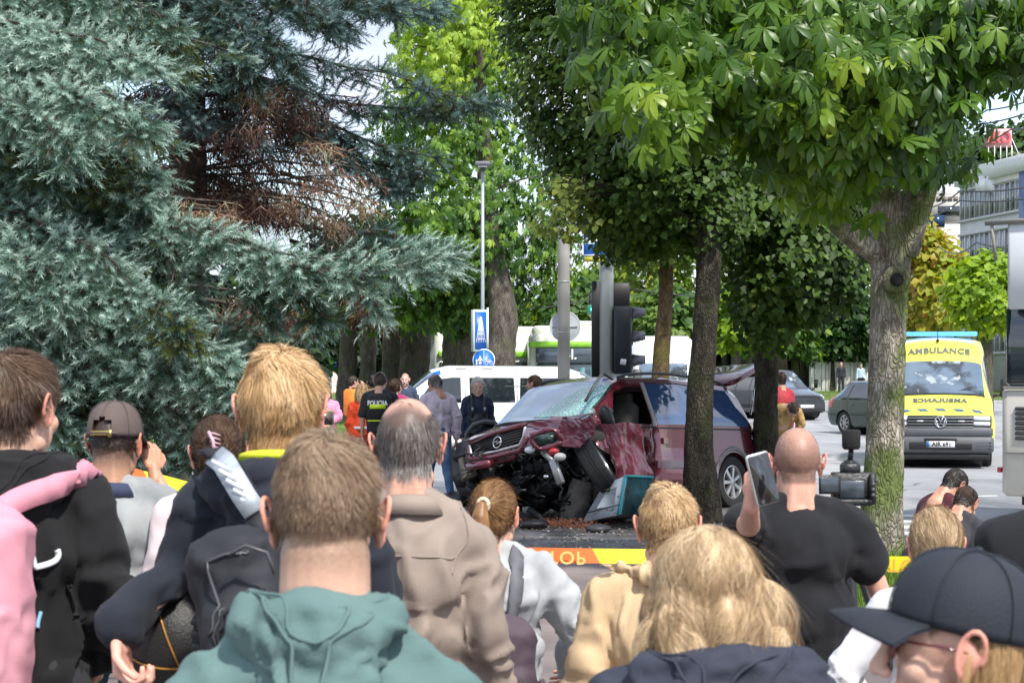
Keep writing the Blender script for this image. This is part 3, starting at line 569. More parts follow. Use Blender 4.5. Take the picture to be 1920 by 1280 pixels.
# far wood as one mass with its trunks
C = crown_points([(300, 640), (700, 590), (900, 600), (1200, 610), (1400, 560), (1640, 570), (1720, 600), (2000, 600), (2000, 700), (1400, 690), (300, 695)], 135, 5, 3600, .9, 3)
P, T, ti = leaves_at(C, 9, 1.3, .75, None, .4, (0, 180, 0), .35, .3, .5, .15); V, Fs, t = pack(P, T, ti, [DIAM]); ob('far_wood', mesh_np('far_wood', V, Fs, LFD, tint=t), kind='stuff')
g_ = Geo()
for i in range(60):
    px = RNG.uniform(1340, 1640) if i < 38 else RNG.uniform(580, 1200); d = RNG.uniform(112, 132); w = RNG.uniform(.12, .3); g_.tube([Vector((X(px, d), d, gz(0, d)-.2)), W(px+RNG.normal(0, 3), 640, d), W(px+RNG.normal(0, 6), 590, d)], [w*1.2, w, w*.8], 7)
g_.build('far_wood_trunks', bark_dark, None, True, kind='stuff')

# ================================================================ BLUE SPRUCES
def shoot_proto(n, seed, length=.215, w=.042):
    r = random.Random(seed); V = []; F_ = []
    for i in range(n):
        t = (i+.5)/n*.95+.02; a = i*2.39996+r.uniform(-.3, .3); tilt = math.radians(r.uniform(48, 72)*(1-.6*max(0, t-.65)/.35)); l = length*r.uniform(.8, 1.15)*(1-.25*abs(t-.45))
        rd = Vector((math.cos(a), 0, math.sin(a))); dr = rd*math.sin(tilt)+Vector((0, math.cos(tilt), 0)); b = Vector((0, t, 0)); s = rd.cross(Vector((0, 1, 0)))*w*.5
        k = len(V); V += [b-s, b+s, b+dr*l]; F_.append((k, k+1, k+2))
    k = len(V); V += [(-.02, 0, -.01), (.02, 0, -.01), (0, 0, .025), (0, .98, 0)]; F_ += [(k, k+1, k+3), (k+1, k+2, k+3), (k+2, k, k+3)]
    return np.array([tuple(v) for v in V]), np.array(F_)
SHOOTS = [shoot_proto(40, s) for s in range(3)]; BARE = [shoot_proto(7, 11+s, .3, .03) for s in range(2)]
SPR = leafmat('spruce_needles', [(.012, .022, .012), (.10, .12, .02), (.06, .125, .095), (.21, .33, .27), (.44, .56, .48)], .12, rough=.55, spec=.3)
SPB = leafmat('dark_spruce_needles', [(.012, .022, .012), (.05, .07, .03), (.06, .11, .10), (.13, .215, .21), (.22, .33, .34)], .12, rough=.55, spec=.3)
SPD = leafmat('dead_spruce_twigs', [(.06, .04, .034), (.17, .10, .08), (.34, .20, .16), (.45, .27, .16), (.40, .42, .26)], .1, rough=.8, spec=.15)
spruce_bark = mat('spruce_bark', (.055, .04, .03), .95, var=.4, vs=9, bump=.7, bs=40, c2=(.10, .085, .07), c2s=6)
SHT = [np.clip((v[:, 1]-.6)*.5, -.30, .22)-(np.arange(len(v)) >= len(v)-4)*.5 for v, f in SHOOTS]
class Spruce:
    def __init__(s): s.P = []; s.D = []; s.L = []; s.T = []; s.g = Geo(); s.bP = []; s.bD = []; s.bL = []; s.bT = []
    def bough(s, pts, L_=.35, droop=.6, dead=0, tint=.72, r=.022, sp=.055, copies=2, jit=.075, shoot=.105, taper=True, seed=None):
        r = r*.62; shoot = shoot*(1.28 if not dead else 1.1)
        for c in range(copies):
            j = np.zeros(3) if c == 0 else RNG.normal(0, jit, 3)*[1, 1.8, 1]
            Q = np.array([tuple(W(*p)) for p in pts])+j; seg = np.linalg.norm(np.diff(Q, axis=0), axis=1); S = np.concatenate([[0], np.cumsum(seg)]); n = max(6, int(S[-1]/sp))
            t = np.linspace(0, S[-1], n); C = np.stack([np.interp(t, S, Q[:, k]) for k in range(3)], 1)
            for _ in range(4): C[1:-1] = (C[:-2]+2*C[1:-1]+C[2:])/4
            C += .03*np.stack([vnoise(C+k*9, 4) for k in range(3)], 1); T = np.gradient(C, axis=0); T /= np.linalg.norm(T, axis=1, keepdims=True)
            s.g.tube(C[::2], list(np.linspace(r*1.2, r*.3, len(C[::2]))), 6)
            for i in range(2, n):
                u = i/(n-1)
                if not dead:
                    for z in range(3):
                        v = T[i]*.7+RNG.normal(0, .45, 3); v[2] += .35; s.P.append(C[i]+RNG.normal(0, .012, 3)); s.D.append(v); s.L.append(shoot*RNG.uniform(.7, 1.1)); s.T.append(np.clip(tint+.08+RNG.normal(0, .1), 0, 1))
                ll = L_*(1-.65*u**2.2 if taper else 1)*RNG.uniform(.6, 1.15); 
                for sd_ in (-1, 1):
                    if RNG.random() < (.12 if dead else .38): continue
                    side = np.cross(T[i], [0, 0, 1]); side /= max(1e-6, np.linalg.norm(side)); d0 = side*sd_*.8+T[i]*RNG.uniform(.3, .8)+RNG.normal(0, .15, 3); d0[2] -= droop*RNG.uniform(.4, .9); d0 /= np.linalg.norm(d0)
                    m = max(2, int(ll/(.045 if dead else .066))); p = C[i].copy(); dd = d0.copy(); tw = [p.copy()]; lat = np.cross(dd, [0, 0, 1]); lat /= max(1e-6, np.linalg.norm(lat))
                    for q in range(m):
                        dd = dd+np.array([0, 0, -droop*.10])+RNG.normal(0, .05, 3); dd /= np.linalg.norm(dd); p = p+dd*ll/m; tw.append(p.copy())
                        if dead:
                            for z in range(2): s.bP.append(p.copy()); v = dd*.4+lat*RNG.uniform(-1, 1)+RNG.normal(0, .35, 3); v[2] -= .5; s.bD.append(v); s.bL.append(shoot*RNG.uniform(.8, 2.0)); s.bT.append(np.clip(RNG.normal(dead-.5, .2), 0, 1))
                        else:
                            for z in ((-1, 1, 0) if RNG.random() < .5 else (-1, 1) if RNG.random() < .6 else (0,)):
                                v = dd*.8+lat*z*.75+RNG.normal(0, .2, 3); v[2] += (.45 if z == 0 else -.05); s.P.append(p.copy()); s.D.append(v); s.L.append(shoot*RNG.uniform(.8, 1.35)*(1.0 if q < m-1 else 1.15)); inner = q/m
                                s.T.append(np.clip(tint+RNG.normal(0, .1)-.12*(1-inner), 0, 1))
                    s.g.tube(tw, list(np.linspace(.006, .002, len(tw))), 3, False)
            if not dead:
                for z in range(6): s.P.append(C[-1]); v = T[-1]+RNG.normal(0, .35, 3); s.D.append(v); s.L.append(shoot*1.1); s.T.append(tint)
    def build(s, root, leafm, moss=1):
        off = np.array(tuple(root.location)); P = np.array(s.P); D = np.array(s.D); L_ = np.array(s.L); t = np.array(s.T)
        mo = np.clip((fbm(P, 1.7, 2)-.17)*7, 0, 1)*moss; t = t*(1-mo)+.27*mo; t = np.clip(t+.20*fbm(P+5, 1.4, 2)+RNG.normal(0, .05, len(t)), 0, 1)
        print('spruce shoots', len(P), 'bare', len(s.bP))
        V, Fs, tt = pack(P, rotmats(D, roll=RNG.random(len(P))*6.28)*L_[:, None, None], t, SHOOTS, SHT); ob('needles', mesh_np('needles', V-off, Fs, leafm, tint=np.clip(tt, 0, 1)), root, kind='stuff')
        if s.bP:
            P = np.array(s.bP); V, Fs, tt = pack(P, rotmats(np.array(s.bD), roll=RNG.random(len(P))*6.28)*np.array(s.bL)[:, None, None], np.array(s.bT), BARE); ob('dead_twigs', mesh_np('dead_twigs', V-off, Fs, SPD, tint=tt), root, kind='stuff')
        s.g.V = [tuple(np.array(v)-off) for v in s.g.V]; s.g.build('branches', spruce_bark, root, True, kind='stuff')
sa = empty('spruce_tree', (X(-90, 12.6), 12.6, 0), label='big blue spruce filling the left edge, pale teal boughs hanging low behind the crowd', cat='tree')
A = Spruce(); B = A.bough
B([(-140, 10, 12.7), (40, 50, 12), (170, 85, 11.6), (305, 130, 11.3)], .42, .55, tint=.8)
B([(-120, 80, 12.5), (60, 120, 11.7), (150, 160, 11.3), (240, 200, 11.1), (290, 235, 11)], .40, .75, tint=.78)
B([(-120, 130, 12.3), (20, 160, 11.5), (90, 200, 11.2), (150, 270, 11)], .40, .9, tint=.78)
B([(-140, -60, 12.6), (100, -50, 12.2), (230, -10, 12), (330, 40, 11.9)], .4, .9, tint=.7)
B([(-140, 260, 12.6), (0, 250, 11.9), (60, 290, 11.7), (90, 340, 11.6)], .3, .9, tint=.55)
B([(60, 250, 12.8), (160, 270, 12.3), (240, 300, 12), (295, 325, 11.8)], .22, .6, tint=.82)
B([(60, 320, 12.6), (150, 345, 12.1), (220, 365, 12), (280, 385, 11.9)], .22, .7, tint=.8)
B([(0, 360, 12.9), (200, 385, 12.1), (330, 410, 11.7), (440, 450, 11.5), (540, 482, 11.35), (620, 492, 11.3), (700, 478, 11.3), (800, 452, 11.4)], .30, .75, tint=.8, copies=3)
B([(-100, 380, 12.3), (40, 400, 11.6), (130, 440, 11.2), (200, 480, 11), (250, 540, 10.9)], .38, .8, tint=.82)
B([(-100, 430, 12.2), (0, 450, 11.5), (60, 500, 11.2), (110, 570, 11)], .36, .8, tint=.8)
B([(-100, 500, 12.2), (80, 520, 11.5), (210, 525, 11.1), (300, 560, 10.9), (340, 600, 10.8)], .36, .75, tint=.82)
B([(-100, 380, 12.2), (-20, 370, 11.8), (50, 390, 11.6)], .3, .8, tint=.7)
B([(-60, 620, 12.2), (120, 640, 11.5), (260, 622, 11.2), (380, 640, 11), (420, 660, 11)], .36, .75, tint=.84)
B([(0, 690, 12.2), (150, 690, 11.6), (310, 680, 11.2), (400, 700, 11.1), (470, 735, 11)], .36, .8, tint=.8)
B([(0, 760, 12.2), (140, 760, 11.7), (300, 760, 11.3), (430, 775, 11.2)], .36, .9, tint=.76)
B([(0, 830, 12.2), (140, 840, 11.7), (300, 850, 11.4), (430, 840, 11.3)], .3, .9, tint=.7)
B([(-80, 570, 12), (0, 590, 11.6), (60, 620, 11.4), (100, 660, 11.3)], .32, .8, tint=.75)
B([(-80, 700, 12), (0, 720, 11.6), (60, 750, 11.4), (120, 800, 11.3)], .32, .9, tint=.7)
B([(300, 420, 12.1), (340, 480, 11.9), (370, 560, 11.8)], .22, 1, tint=.66, copies=2)
B([(430, 460, 11.9), (470, 520, 11.7), (500, 590, 11.6)], .2, 1, tint=.6, copies=2)
B([(520, 480, 11.8), (580, 530, 11.6), (610, 600, 11.5)], .18, 1, tint=.6)
B([(620, 490, 11.7), (680, 530, 11.5), (705, 575, 11.4)], .14, .9, tint=.78, copies=1)
B([(360, 600, 12.6), (430, 610, 12.3), (500, 640, 12.1)], .2, .8, tint=.72)
B([(400, 660, 12.8), (470, 690, 12.6), (520, 700, 12.4)], .2, .8, tint=.68)
B([(360, 690, 12.4), (430, 715, 12.2), (480, 760, 12.2)], .24, .8, tint=.7)
B([(380, 560, 12.6), (470, 575, 12.4), (560, 590, 12.2)], .22, 1, dead=.85, copies=2)
B([(600, 480, 12), (660, 520, 11.9), (700, 560, 11.8)], .2, 1, dead=.9, copies=2)
B([(150, 300, 13), (170, 400, 12.6), (200, 480, 12.4)], .3, 1, tint=.3, copies=2)
B([(-20, 180, 13), (60, 260, 12.6), (110, 330, 12.4)], .34, 1.1, tint=.4, copies=2)
for i in range(16):       # the rest of the tree above and to the side, outside the picture
    a = i*2.4; z = 4.2+i*.28; r = 1.9-.09*i; p0 = (X(-90, 12.6), 12.6); d_ = 12.6+r*math.sin(a); 
    def pp(x, y, z): return (960+x/y*F, HZ+(CH-z)/y*F, y)
    B([pp(p0[0], p0[1], z), pp(p0[0]+r*.5*math.cos(a), 12.6+r*.5*math.sin(a), z-.1), pp(p0[0]+r*math.cos(a), 12.6+r*math.sin(a), z-.4)], .4, .7, copies=1, sp=.09)
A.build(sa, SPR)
V, Fs = trunk_mesh([Vector(sa.location), Vector(sa.location)+Vector((0, 0, 4)), Vector(sa.location)+Vector((0, 0, 9))], [.24, .17, .04], n=24, step=.1); ob('trunk', mesh_np('trunk', V-np.array(tuple(sa.location)), Fs, spruce_bark, True), sa)

sb = empty('spruce_tree', (X(352, 14.6), 14.6, 0), label='spruce with bare brown dead middle branches and hanging bluish top boughs', cat='tree')
A = Spruce(); B = A.bough
B([(355, -160, 14.8), (230, -70, 14.1), (150, -10, 13.7), (110, 40, 13.5)], .42, 1.0, tint=.6)
B([(355, -120, 14.8), (280, -40, 14.1), (240, 30, 13.8), (220, 110, 13.7)], .4, 1.1, tint=.62)
B([(355, -120, 14.8), (400, -30, 14), (440, 50, 13.7), (460, 120, 13.6)], .42, 1.1, tint=.6)
B([(355, -140, 14.8), (340, -30, 14), (330, 50, 13.8), (320, 120, 13.7)], .36, 1.1, tint=.55)
B([(355, -180, 14.8), (500, -80, 14.2), (620, -20, 14), (700, 5, 13.9), (752, 10, 13.8)], .27, .7, tint=.62, copies=3)
B([(355, -120, 14.8), (500, -30, 14), (570, 20, 13.7), (620, 50, 13.6)], .30, .9, tint=.64, copies=3)
B([(355, -80, 14.8), (440, 10, 14), (510, 70, 13.6), (560, 130, 13.5)], .4, 1.0, tint=.62, copies=2)
B([(355, -60, 14.8), (400, 40, 14), (430, 100, 13.8), (440, 170, 13.7)], .36, 1.0, tint=.55)
B([(355, -60, 14.8), (290, 20, 14.1), (250, 70, 13.9), (300, 110, 13.8)], .36, 1.0, tint=.55)
B([(380, 60, 15), (540, 100, 14.9), (680, 130, 14.8), (800, 165, 14.7), (910, 190, 14.6)], .24, .65, tint=.66, copies=1)
B([(480, 150, 15), (620, 190, 14.9), (740, 205, 14.8), (930, 200, 14.6)], .2, .6, tint=.6, copies=1)
B([(500, 180, 14.8), (610, 230, 14.5), (710, 270, 14.4), (812, 292, 14.3)], .28, .75, tint=.66, copies=2)
B([(560, 200, 14.8), (650, 280, 14.6), (700, 330, 14.5), (752, 352, 14.4)], .2, .7, tint=.66)
B([(540, 420, 14.6), (640, 435, 14.4), (720, 430, 14.3), (790, 470, 14.2)], .2, .8, tint=.7, copies=2)
B([(270, 185, 14.4), (320, 195, 14.1), (370, 230, 13.9)], .12, .7, tint=.95, copies=2, shoot=.09)
B([(380, 225, 14.2), (440, 235, 13.9), (490, 265, 13.8)], .1, .8, tint=.9, copies=1, shoot=.08)
for i in range(58):
    y0 = RNG.uniform(120, 440); sdx = 1 if i % 3 else -1; xe = RNG.uniform(440, 700) if sdx > 0 else RNG.uniform(160, 290); ye = y0+RNG.uniform(-60, 60)-.0; ye = min(max(ye, 170), 455); dm = 14.6+RNG.uniform(-1.3, 1.2)
    B([(355, y0, 14.6), ((355*2+xe)/3, (2*y0+ye)/3-18, 14.6+(dm-14.6)*.4), ((355+xe*2)/3, (y0+2*ye)/3-14, 14.6+(dm-14.6)*.75), (xe, ye, dm)], .22, .9, dead=RNG.choice([.6, .75, .95]), copies=1, sp=.085, r=.02)
for (x0, y0, x1, y1) in ((180, 245, 290, 260), (300, 370, 430, 380), (560, 150, 480, 160), (590, 260, 620, 275), (520, 340, 690, 390)):
    B([(x0, y0, 13.9), ((x0+x1)/2, (y0+y1)/2-8, 13.8), (x1, y1, 13.7)], .16, .6, dead=1.25, copies=3, sp=.06)
for i in range(14):
    a = i*2.4; z = 5.0+i*.3; r = 1.9-.1*i; x0 = sb.location.x
    B([pp(x0, 14.6, z), pp(x0+r*.5*math.cos(a), 14.6+r*.5*math.sin(a), z-.1), pp(x0+r*math.cos(a), 14.6+r*math.sin(a), z-.4)], .4, .7, copies=1, sp=.09)
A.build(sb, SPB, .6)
V, Fs = trunk_mesh([Vector(sb.location), Vector(sb.location)+Vector((0, 0, 4)), Vector(sb.location)+Vector((0, 0, 9.5))], [.22, .13, .03], n=24, step=.1); ob('trunk', mesh_np('trunk', V-np.array(tuple(sb.location)), Fs, spruce_bark, True), sb)
# ================================================================ STRUCTURES AND STREET FURNITURE
conc = mat('concrete', (.36, .345, .32), .85, var=.2, vs=3, bump=.3, bs=40, c2=(.25, .24, .22), c2s=1.5)
steel = mat('galvanised_steel', (.42, .44, .45), .45, .5, var=.1, vs=3)
blk = mat('black_plastic', (.012, .012, .013), .45, var=.1)
drk = mat('dark_grey_plastic', (.05, .05, .055), .5, var=.1)
wht = mat('white_paint', (.78, .79, .8), .35, coat=.4, var=.04)
rub = mat('tyre_rubber', (.016, .016, .017), .8, var=.3, vs=12, bump=.4, bs=60)
alloy = mat('alloy_rim', (.5, .5, .5), .32, .85, var=.1)
lens = mat('lamp_lens', (.75, .78, .8), .08, 0, 0, coat=1, spec=1)
redl = mat('red_lens', (.45, .02, .02), .15, 0, 0, coat=1)
dglass = glass('tinted_glass', (.012, .016, .02))
sglass = mat('painted_reflection_glass', (.10, .15, .21), .05, 0, .3, vs=1.2, coat=1, spec=.8, c2=(.012, .02, .028), c2s=1.6, c2p=(.48, .56), c3=(.35, .40, .42), c3s=3.2, c3p=(.60, .66))  # reflections and dark interior hints are painted as noise in the base colour
chrome = mat('chrome', (.7, .7, .7), .12, 1, 0)
signblue = mat('sign_blue', (.01, .11, .45), .4, var=.03)
signwhite = mat('sign_white', (.8, .8, .8), .4, var=.03)
def pole(label, px, d, r, ztop, m, cat='pole', name='pole', base=0, taper=.9, bands=0, group=None):
    t = empty(name, (X(px, d), d, gz(0, d)), label=label, cat=cat, group=group); g_ = Geo(); g_.tube([(0, 0, 0), (0, 0, ztop*.5), (0, 0, ztop)], [r, r*(1+taper)/2, r*taper], 20); g_.build('shaft', m, t, True)
    for i in range(bands): b = Geo(); z = 1.6+i*1.0; b.lathe([(r*1.0, -.008), (r*1.07, -.008), (r*1.07, .008), (r*1.0, .008)], (0, 0, z), 20); b.build('clamp_band', steel, t, True)
    return t
# concrete pole with the grey back of a round sign
cp = pole('tall grey concrete pole carrying the back of a round sign, left of the traffic light', 1057, 38, .125, 9.5, conc, bands=3)
g_ = Geo(); ry90 = Matrix.Rotation(math.pi/2, 3, 'X'); g_.lathe([(0, -.006), (.295, -.006), (.31, 0), (.31, .012), (.285, .014), (.28, .006), (0, .006)], (.03, .17, 2.72), 40, ry90); rs = g_.build('sign_back', mat('sign_back_grey', (.50, .53, .56), .5, .3, var=.06), cp); autosmooth(rs)
g_ = Geo(); g_.box((.03, .15, 2.72), (.5, .02, .03)); g_.build('sign_bracket', steel, cp)
# traffic light mast
tl = pole('thick pale grey traffic light mast behind the crashed minivan', 1137, 28.4, .108, 6.5, mat('mast_paint', (.42, .45, .43), .45, .2, var=.08, vs=2), cat='traffic light', name='traffic_light_mast', taper=.95)
g_ = Geo(); g_.rbox((-.14, .02, 2.35), (.16, .1, 1.55), .02); g_.build('backboard', blk, tl)
g_ = Geo(); g_.rbox((.2, .05, 2.75), (.30, .06, .7), .02); g_.build('backboard', blk, tl)
g_ = Geo(); g_.rbox((.235, .0, 2.25), (.27, .3, 1.0), .04); hd = g_.build('signal_housing', mat('signal_housing', (.022, .028, .035), .45), tl)
for i, z in enumerate((2.62, 2.27, 1.92)):
    g_ = Geo(); n = 12; 
    V = []; 
    for k in range(n+1):
        a = math.pi*(-.08+1.16*k/n); y = .125*math.cos(a); zz = .125*math.sin(a)
        V += [(0, y, zz), (.20 if 0 < k < n else .05, y, zz-.02), (.20 if 0 < k < n else .05, y*.94, zz*.94-.02), (0, y*.94, zz*.94)]
    Fs = []
    for k in range(n):
        for q in range(4): Fs.append((k*4+q, k*4+(q+1) % 4, (k+1)*4+(q+1) % 4, (k+1)*4+q))
    g_.add([Vector(v)+Vector((.37, 0, z)) for v in V], Fs); g_.build('visor', mat('visor_grey', (.12, .12, .135), .35), tl, True)
    g_ = Geo(); g_.lathe([(0, 0), (.1, 0), (.09, .02), (0, .03)], (.37, 0, z), 18, Matrix.Rotation(math.pi/2, 3, 'Y')); g_.build('signal_lens', drk, tl, True)
g_ = Geo(); g_.box((.24, -.155, 1.93), (.085, .006, .085), Matrix.Rotation(.15, 3, 'Y')); g_.build('sticker', signwhite, tl)
for z in (1.9, 2.6):
    g_ = Geo(); g_.box((.1, 0, z), (.16, .05, .05)); g_.build('mounting_arm', steel, tl)
# blue and yellow sign panels half hidden in the leaves on the mast
for (px, py, w, h, lb) in ((1116, 418, .34, .44, 'upper left'), (1172, 432, .3, .36, 'right'), (1116, 474, .34, .26, 'lower left')):
    t = empty('sign_panel', W(px, py, 28.1), label={'upper left': 'blue sign with yellow top edge, upper left of the mast among leaves', 'right': 'blue sign half hidden by leaves right of the mast', 'lower left': 'blue sign with yellow bottom edge, lowest beside the mast'}[lb], cat='sign', group='blue and yellow signs on the mast')
    g_ = Geo(); g_.rbox((0, 0, 0), (w, h, .03), .02, Matrix.Rotation(math.pi/2, 3, 'X')); g_.build('panel', mat('vivid_blue', (.01, .13, .55), .4, var=.03), t)
    g_ = Geo(); yy = -h/2+.035 if lb == 'lower left' else h/2-.035; g_.box((0, -.018, yy), (w-.02, .006, .07)); g_.build('stripe', mat('sign_yellow', (.75, .68, .05), .4), t)
    g_ = Geo(); g_.box((0, -.018, yy+(.055 if lb == 'lower left' else -.055)), (w-.02, .006, .03)); g_.build('stripe', signwhite, t)
    g_ = Geo(); sx_ = 1 if px < 1137 else -1; g_.box((sx_*.17, .06, 0), (.36, .03, .03)); g_.build('bracket', steel, t)
# lamp post with crossing sign and round sign
d = 46; lp = pole('slim grey lamp post with a blue crossing sign and a round path sign', 905, d, .05, CH+(HZ-312)/F*d, mat('post_grey', (.33, .36, .38), .5, .3, var=.06), cat='lamp post', name='lamp_post', taper=.75)
zt = CH+(HZ-312)/F*d-gz(0, d); g_ = Geo(); g_.rbox((.0, -.05, zt+.04), (.36, .55, .10), .04); g_.build('lamp_head', mat('lamp_head', (.13, .14, .15), .5), lp); g_ = Geo(); g_.box((0, -.1, zt-.02), (.22, .3, .02)); g_.build('lamp_glass', lens, lp); g_ = Geo(); g_.box((0, 0, zt-.06), (.1, .1, .12)); g_.build('lamp_bracket', drk, lp)
def zz(py): return CH-(py-HZ)/F*d-gz(0, d)
R_ = Matrix.Rotation(math.radians(35), 3, 'Z')
def signplane(c, w, h, m, name, parent, dy=0, th=.02):
    g_ = Geo(); g_.box((0, dy, 0), (w, th, h)); g_.V = [tuple(R_ @ Vector(v)+Vector(c)) for v in g_.V]; return g_.build(name, m, parent)
c = (-.07, -.12, zz(620)); signplane(c, .40, 1.0, steel, 'sign_box', lp, .02, .10); signplane(c, .40, 1.0, mat('sign_edge', (.62, .74, .55), .4), 'sign_border', lp, -.035, .008); signplane((c[0], c[1], c[2]), .33, .9, signblue, 'sign_face', lp, -.042, .008)
g_ = Geo()
for (p, w) in (((-.0, .36), .02),): pass
for xs in (-.13, -.075, -.025, .025, .075, .13): g_.tube([(xs, -.05, -.28), (xs*.12, -.05, .33)], [.011, .007], 4)
for z in (-.2, -.08, .03): g_.box((0, -.05, z), (.2-.15*(z+.28), .006, .016))
g_.V = [tuple(R_ @ Vector(v)+Vector(c)) for v in g_.V]; g_.build('crossing_symbol', signwhite, lp)
signplane((.07+.05, -.02, zz(618)), .03, 1.05, signwhite, 'sign_edge', lp, 0, .04)
cr_ = Vector((.03, -.16, zz(675))); g_ = Geo(); g_.lathe([(0, .0), (.262, 0), (.27, -.012), (0, -.012)], cr_, 36, ry90); g_.build('round_sign_rim', signwhite, lp)
g_ = Geo(); g_.lathe([(0, .0), (.25, 0), (.25, .008), (0, .008)], cr_, 36, ry90); g_.build('round_sign', mat('sign_bright_blue', (.008, .12, .55), .4, var=.02), lp)
g_ = Geo(); y = -.012
def P2(x, z): return cr_+Vector((x, y, z))
g_.cap(P2(-.09, .07), P2(-.09, .07), .026, .026, 8); g_.tube([P2(-.09, .04), P2(-.09, -.04)], [.035, .026], 6); g_.tube([P2(-.105, -.04), P2(-.11, -.12)], .014, 5); g_.tube([P2(-.075, -.04), P2(-.07, -.12)], .014, 5); g_.tube([P2(-.12, .03), P2(-.15, -.04)], .011, 5); g_.tube([P2(-.06, .03), P2(-.035, -.03)], .011, 5)
g_.cap(P2(-.175, .0), P2(-.175, .0), .018, .018, 6); g_.tube([P2(-.175, -.02), P2(-.175, -.07)], [.02, .016], 5); g_.tube([P2(-.18, -.07), P2(-.185, -.12)], .01, 5); g_.tube([P2(-.17, -.07), P2(-.16, -.12)], .01, 5)
g_.box(P2(0, 0), (.008, .006, .48))
for xx in (.065, .175):
    ring = [P2(xx+.038*math.cos(a), -.07+.038*math.sin(a)) for a in np.linspace(0, 2*math.pi, 13)]; g_.tube(ring, .006, 4)
g_.tube([P2(.065, -.07), P2(.1, -.005), P2(.155, -.005), P2(.175, -.07)], .006, 4); g_.tube([P2(.1, -.005), P2(.115, -.07), P2(.155, -.005)], .006, 4); g_.tube([P2(.16, .02), P2(.14, .02)], .006, 4)
g_.build('path_symbol', signwhite, lp)
# small far blue sign on the left, green light, thin white post
t = empty('path_sign', (X(611, 95), 95, gz(0, 95)), label='small distant round blue sign on a pale post above the walkers', cat='sign'); zz2 = CH-(662-HZ)/F*95-gz(0, 95)
g_ = Geo(); g_.tube([(0, 0, 0), (0, 0, zz2)], .035, 8); g_.build('post', signwhite, t); g_ = Geo(); g_.lathe([(0, 0), (.26, 0), (.26, .02), (0, .02)], (0, -.05, zz2), 24, ry90); g_.build('sign_face', signblue, t); g_ = Geo(); g_.box((.15, -.05, zz2-.55), (.8, .02, .25)); g_.build('sign_plate', signblue, t)
t = empty('pedestrian_light', W(1111, 572, 62), label='small black traffic light showing green, left of the mast', cat='traffic light'); g_ = Geo(); g_.rbox((0, 0, .12), (.24, .2, .55), .03); g_.build('housing', blk, t); g_ = Geo(); g_.rbox((0, -.02, -.14), (.34, .2, .3), .03); g_.build('housing', mat('green_housing', (.01, .16, .11), .5), t)
g_ = Geo(); g_.lathe([(0, 0), (.07, 0), (.05, .02), (0, .03)], (0, -.13, -.14), 16, ry90); g_.build('green_lamp', mat('green_glow', (.05, .6, .4), .4, emit=(.1, 1, .65), es=1.5, var=0), t); g_ = Geo(); g_.tube([(0, .1, .4), (0, .1, -2.9-1.2)], .05, 8); g_.build('post', drk, t)
# steel signal arm cable
def wire(label, pts, r=.018, grp='overhead wires above the junction'):
    c = Vector(W(*pts[0])); g_ = Geo(); L_ = [Vector(W(*p)) for p in pts]; P_ = []
    for i in range(len(L_)-1):
        for t_ in np.linspace(0, 1, 12): P_.append(L_[i].lerp(L_[i+1], t_)-c-Vector((0, 0, .25*4*t_*(1-t_))))
    g_.tube(P_, r, 5); o = g_.build('overhead_wire', mat('wire_black', (.03, .03, .035), .5, var=0), None, True, label=label, cat='wire', group=grp); o.location = c
wire('topmost overhead wire in the right sky gap', [(1560, 330, 60), (1850, 207, 44), (2100, 90, 38)])
wire('middle overhead wire in the right sky gap', [(1560, 352, 60), (1822, 235, 44), (2100, 118, 38)])
wire('lowest overhead wire crossing right in front of the far roof trees', [(1600, 372, 60), (1895, 243, 44), (2100, 150, 38)])
wire('upper of three wires crossing the office facade', [(1700, 385, 60), (1800, 358, 50), (2100, 296, 42)], .02)
wire('middle of three wires crossing the office facade', [(1700, 400, 60), (1800, 376, 50), (2100, 322, 42)], .02)
wire('lowest of three wires crossing the office facade', [(1760, 462, 60), (1830, 455, 50), (2100, 440, 42)], .02)
wire('thin wire passing behind the traffic light mast', [(900, 578, 60), (1180, 540, 60), (1560, 548, 60)], .02)
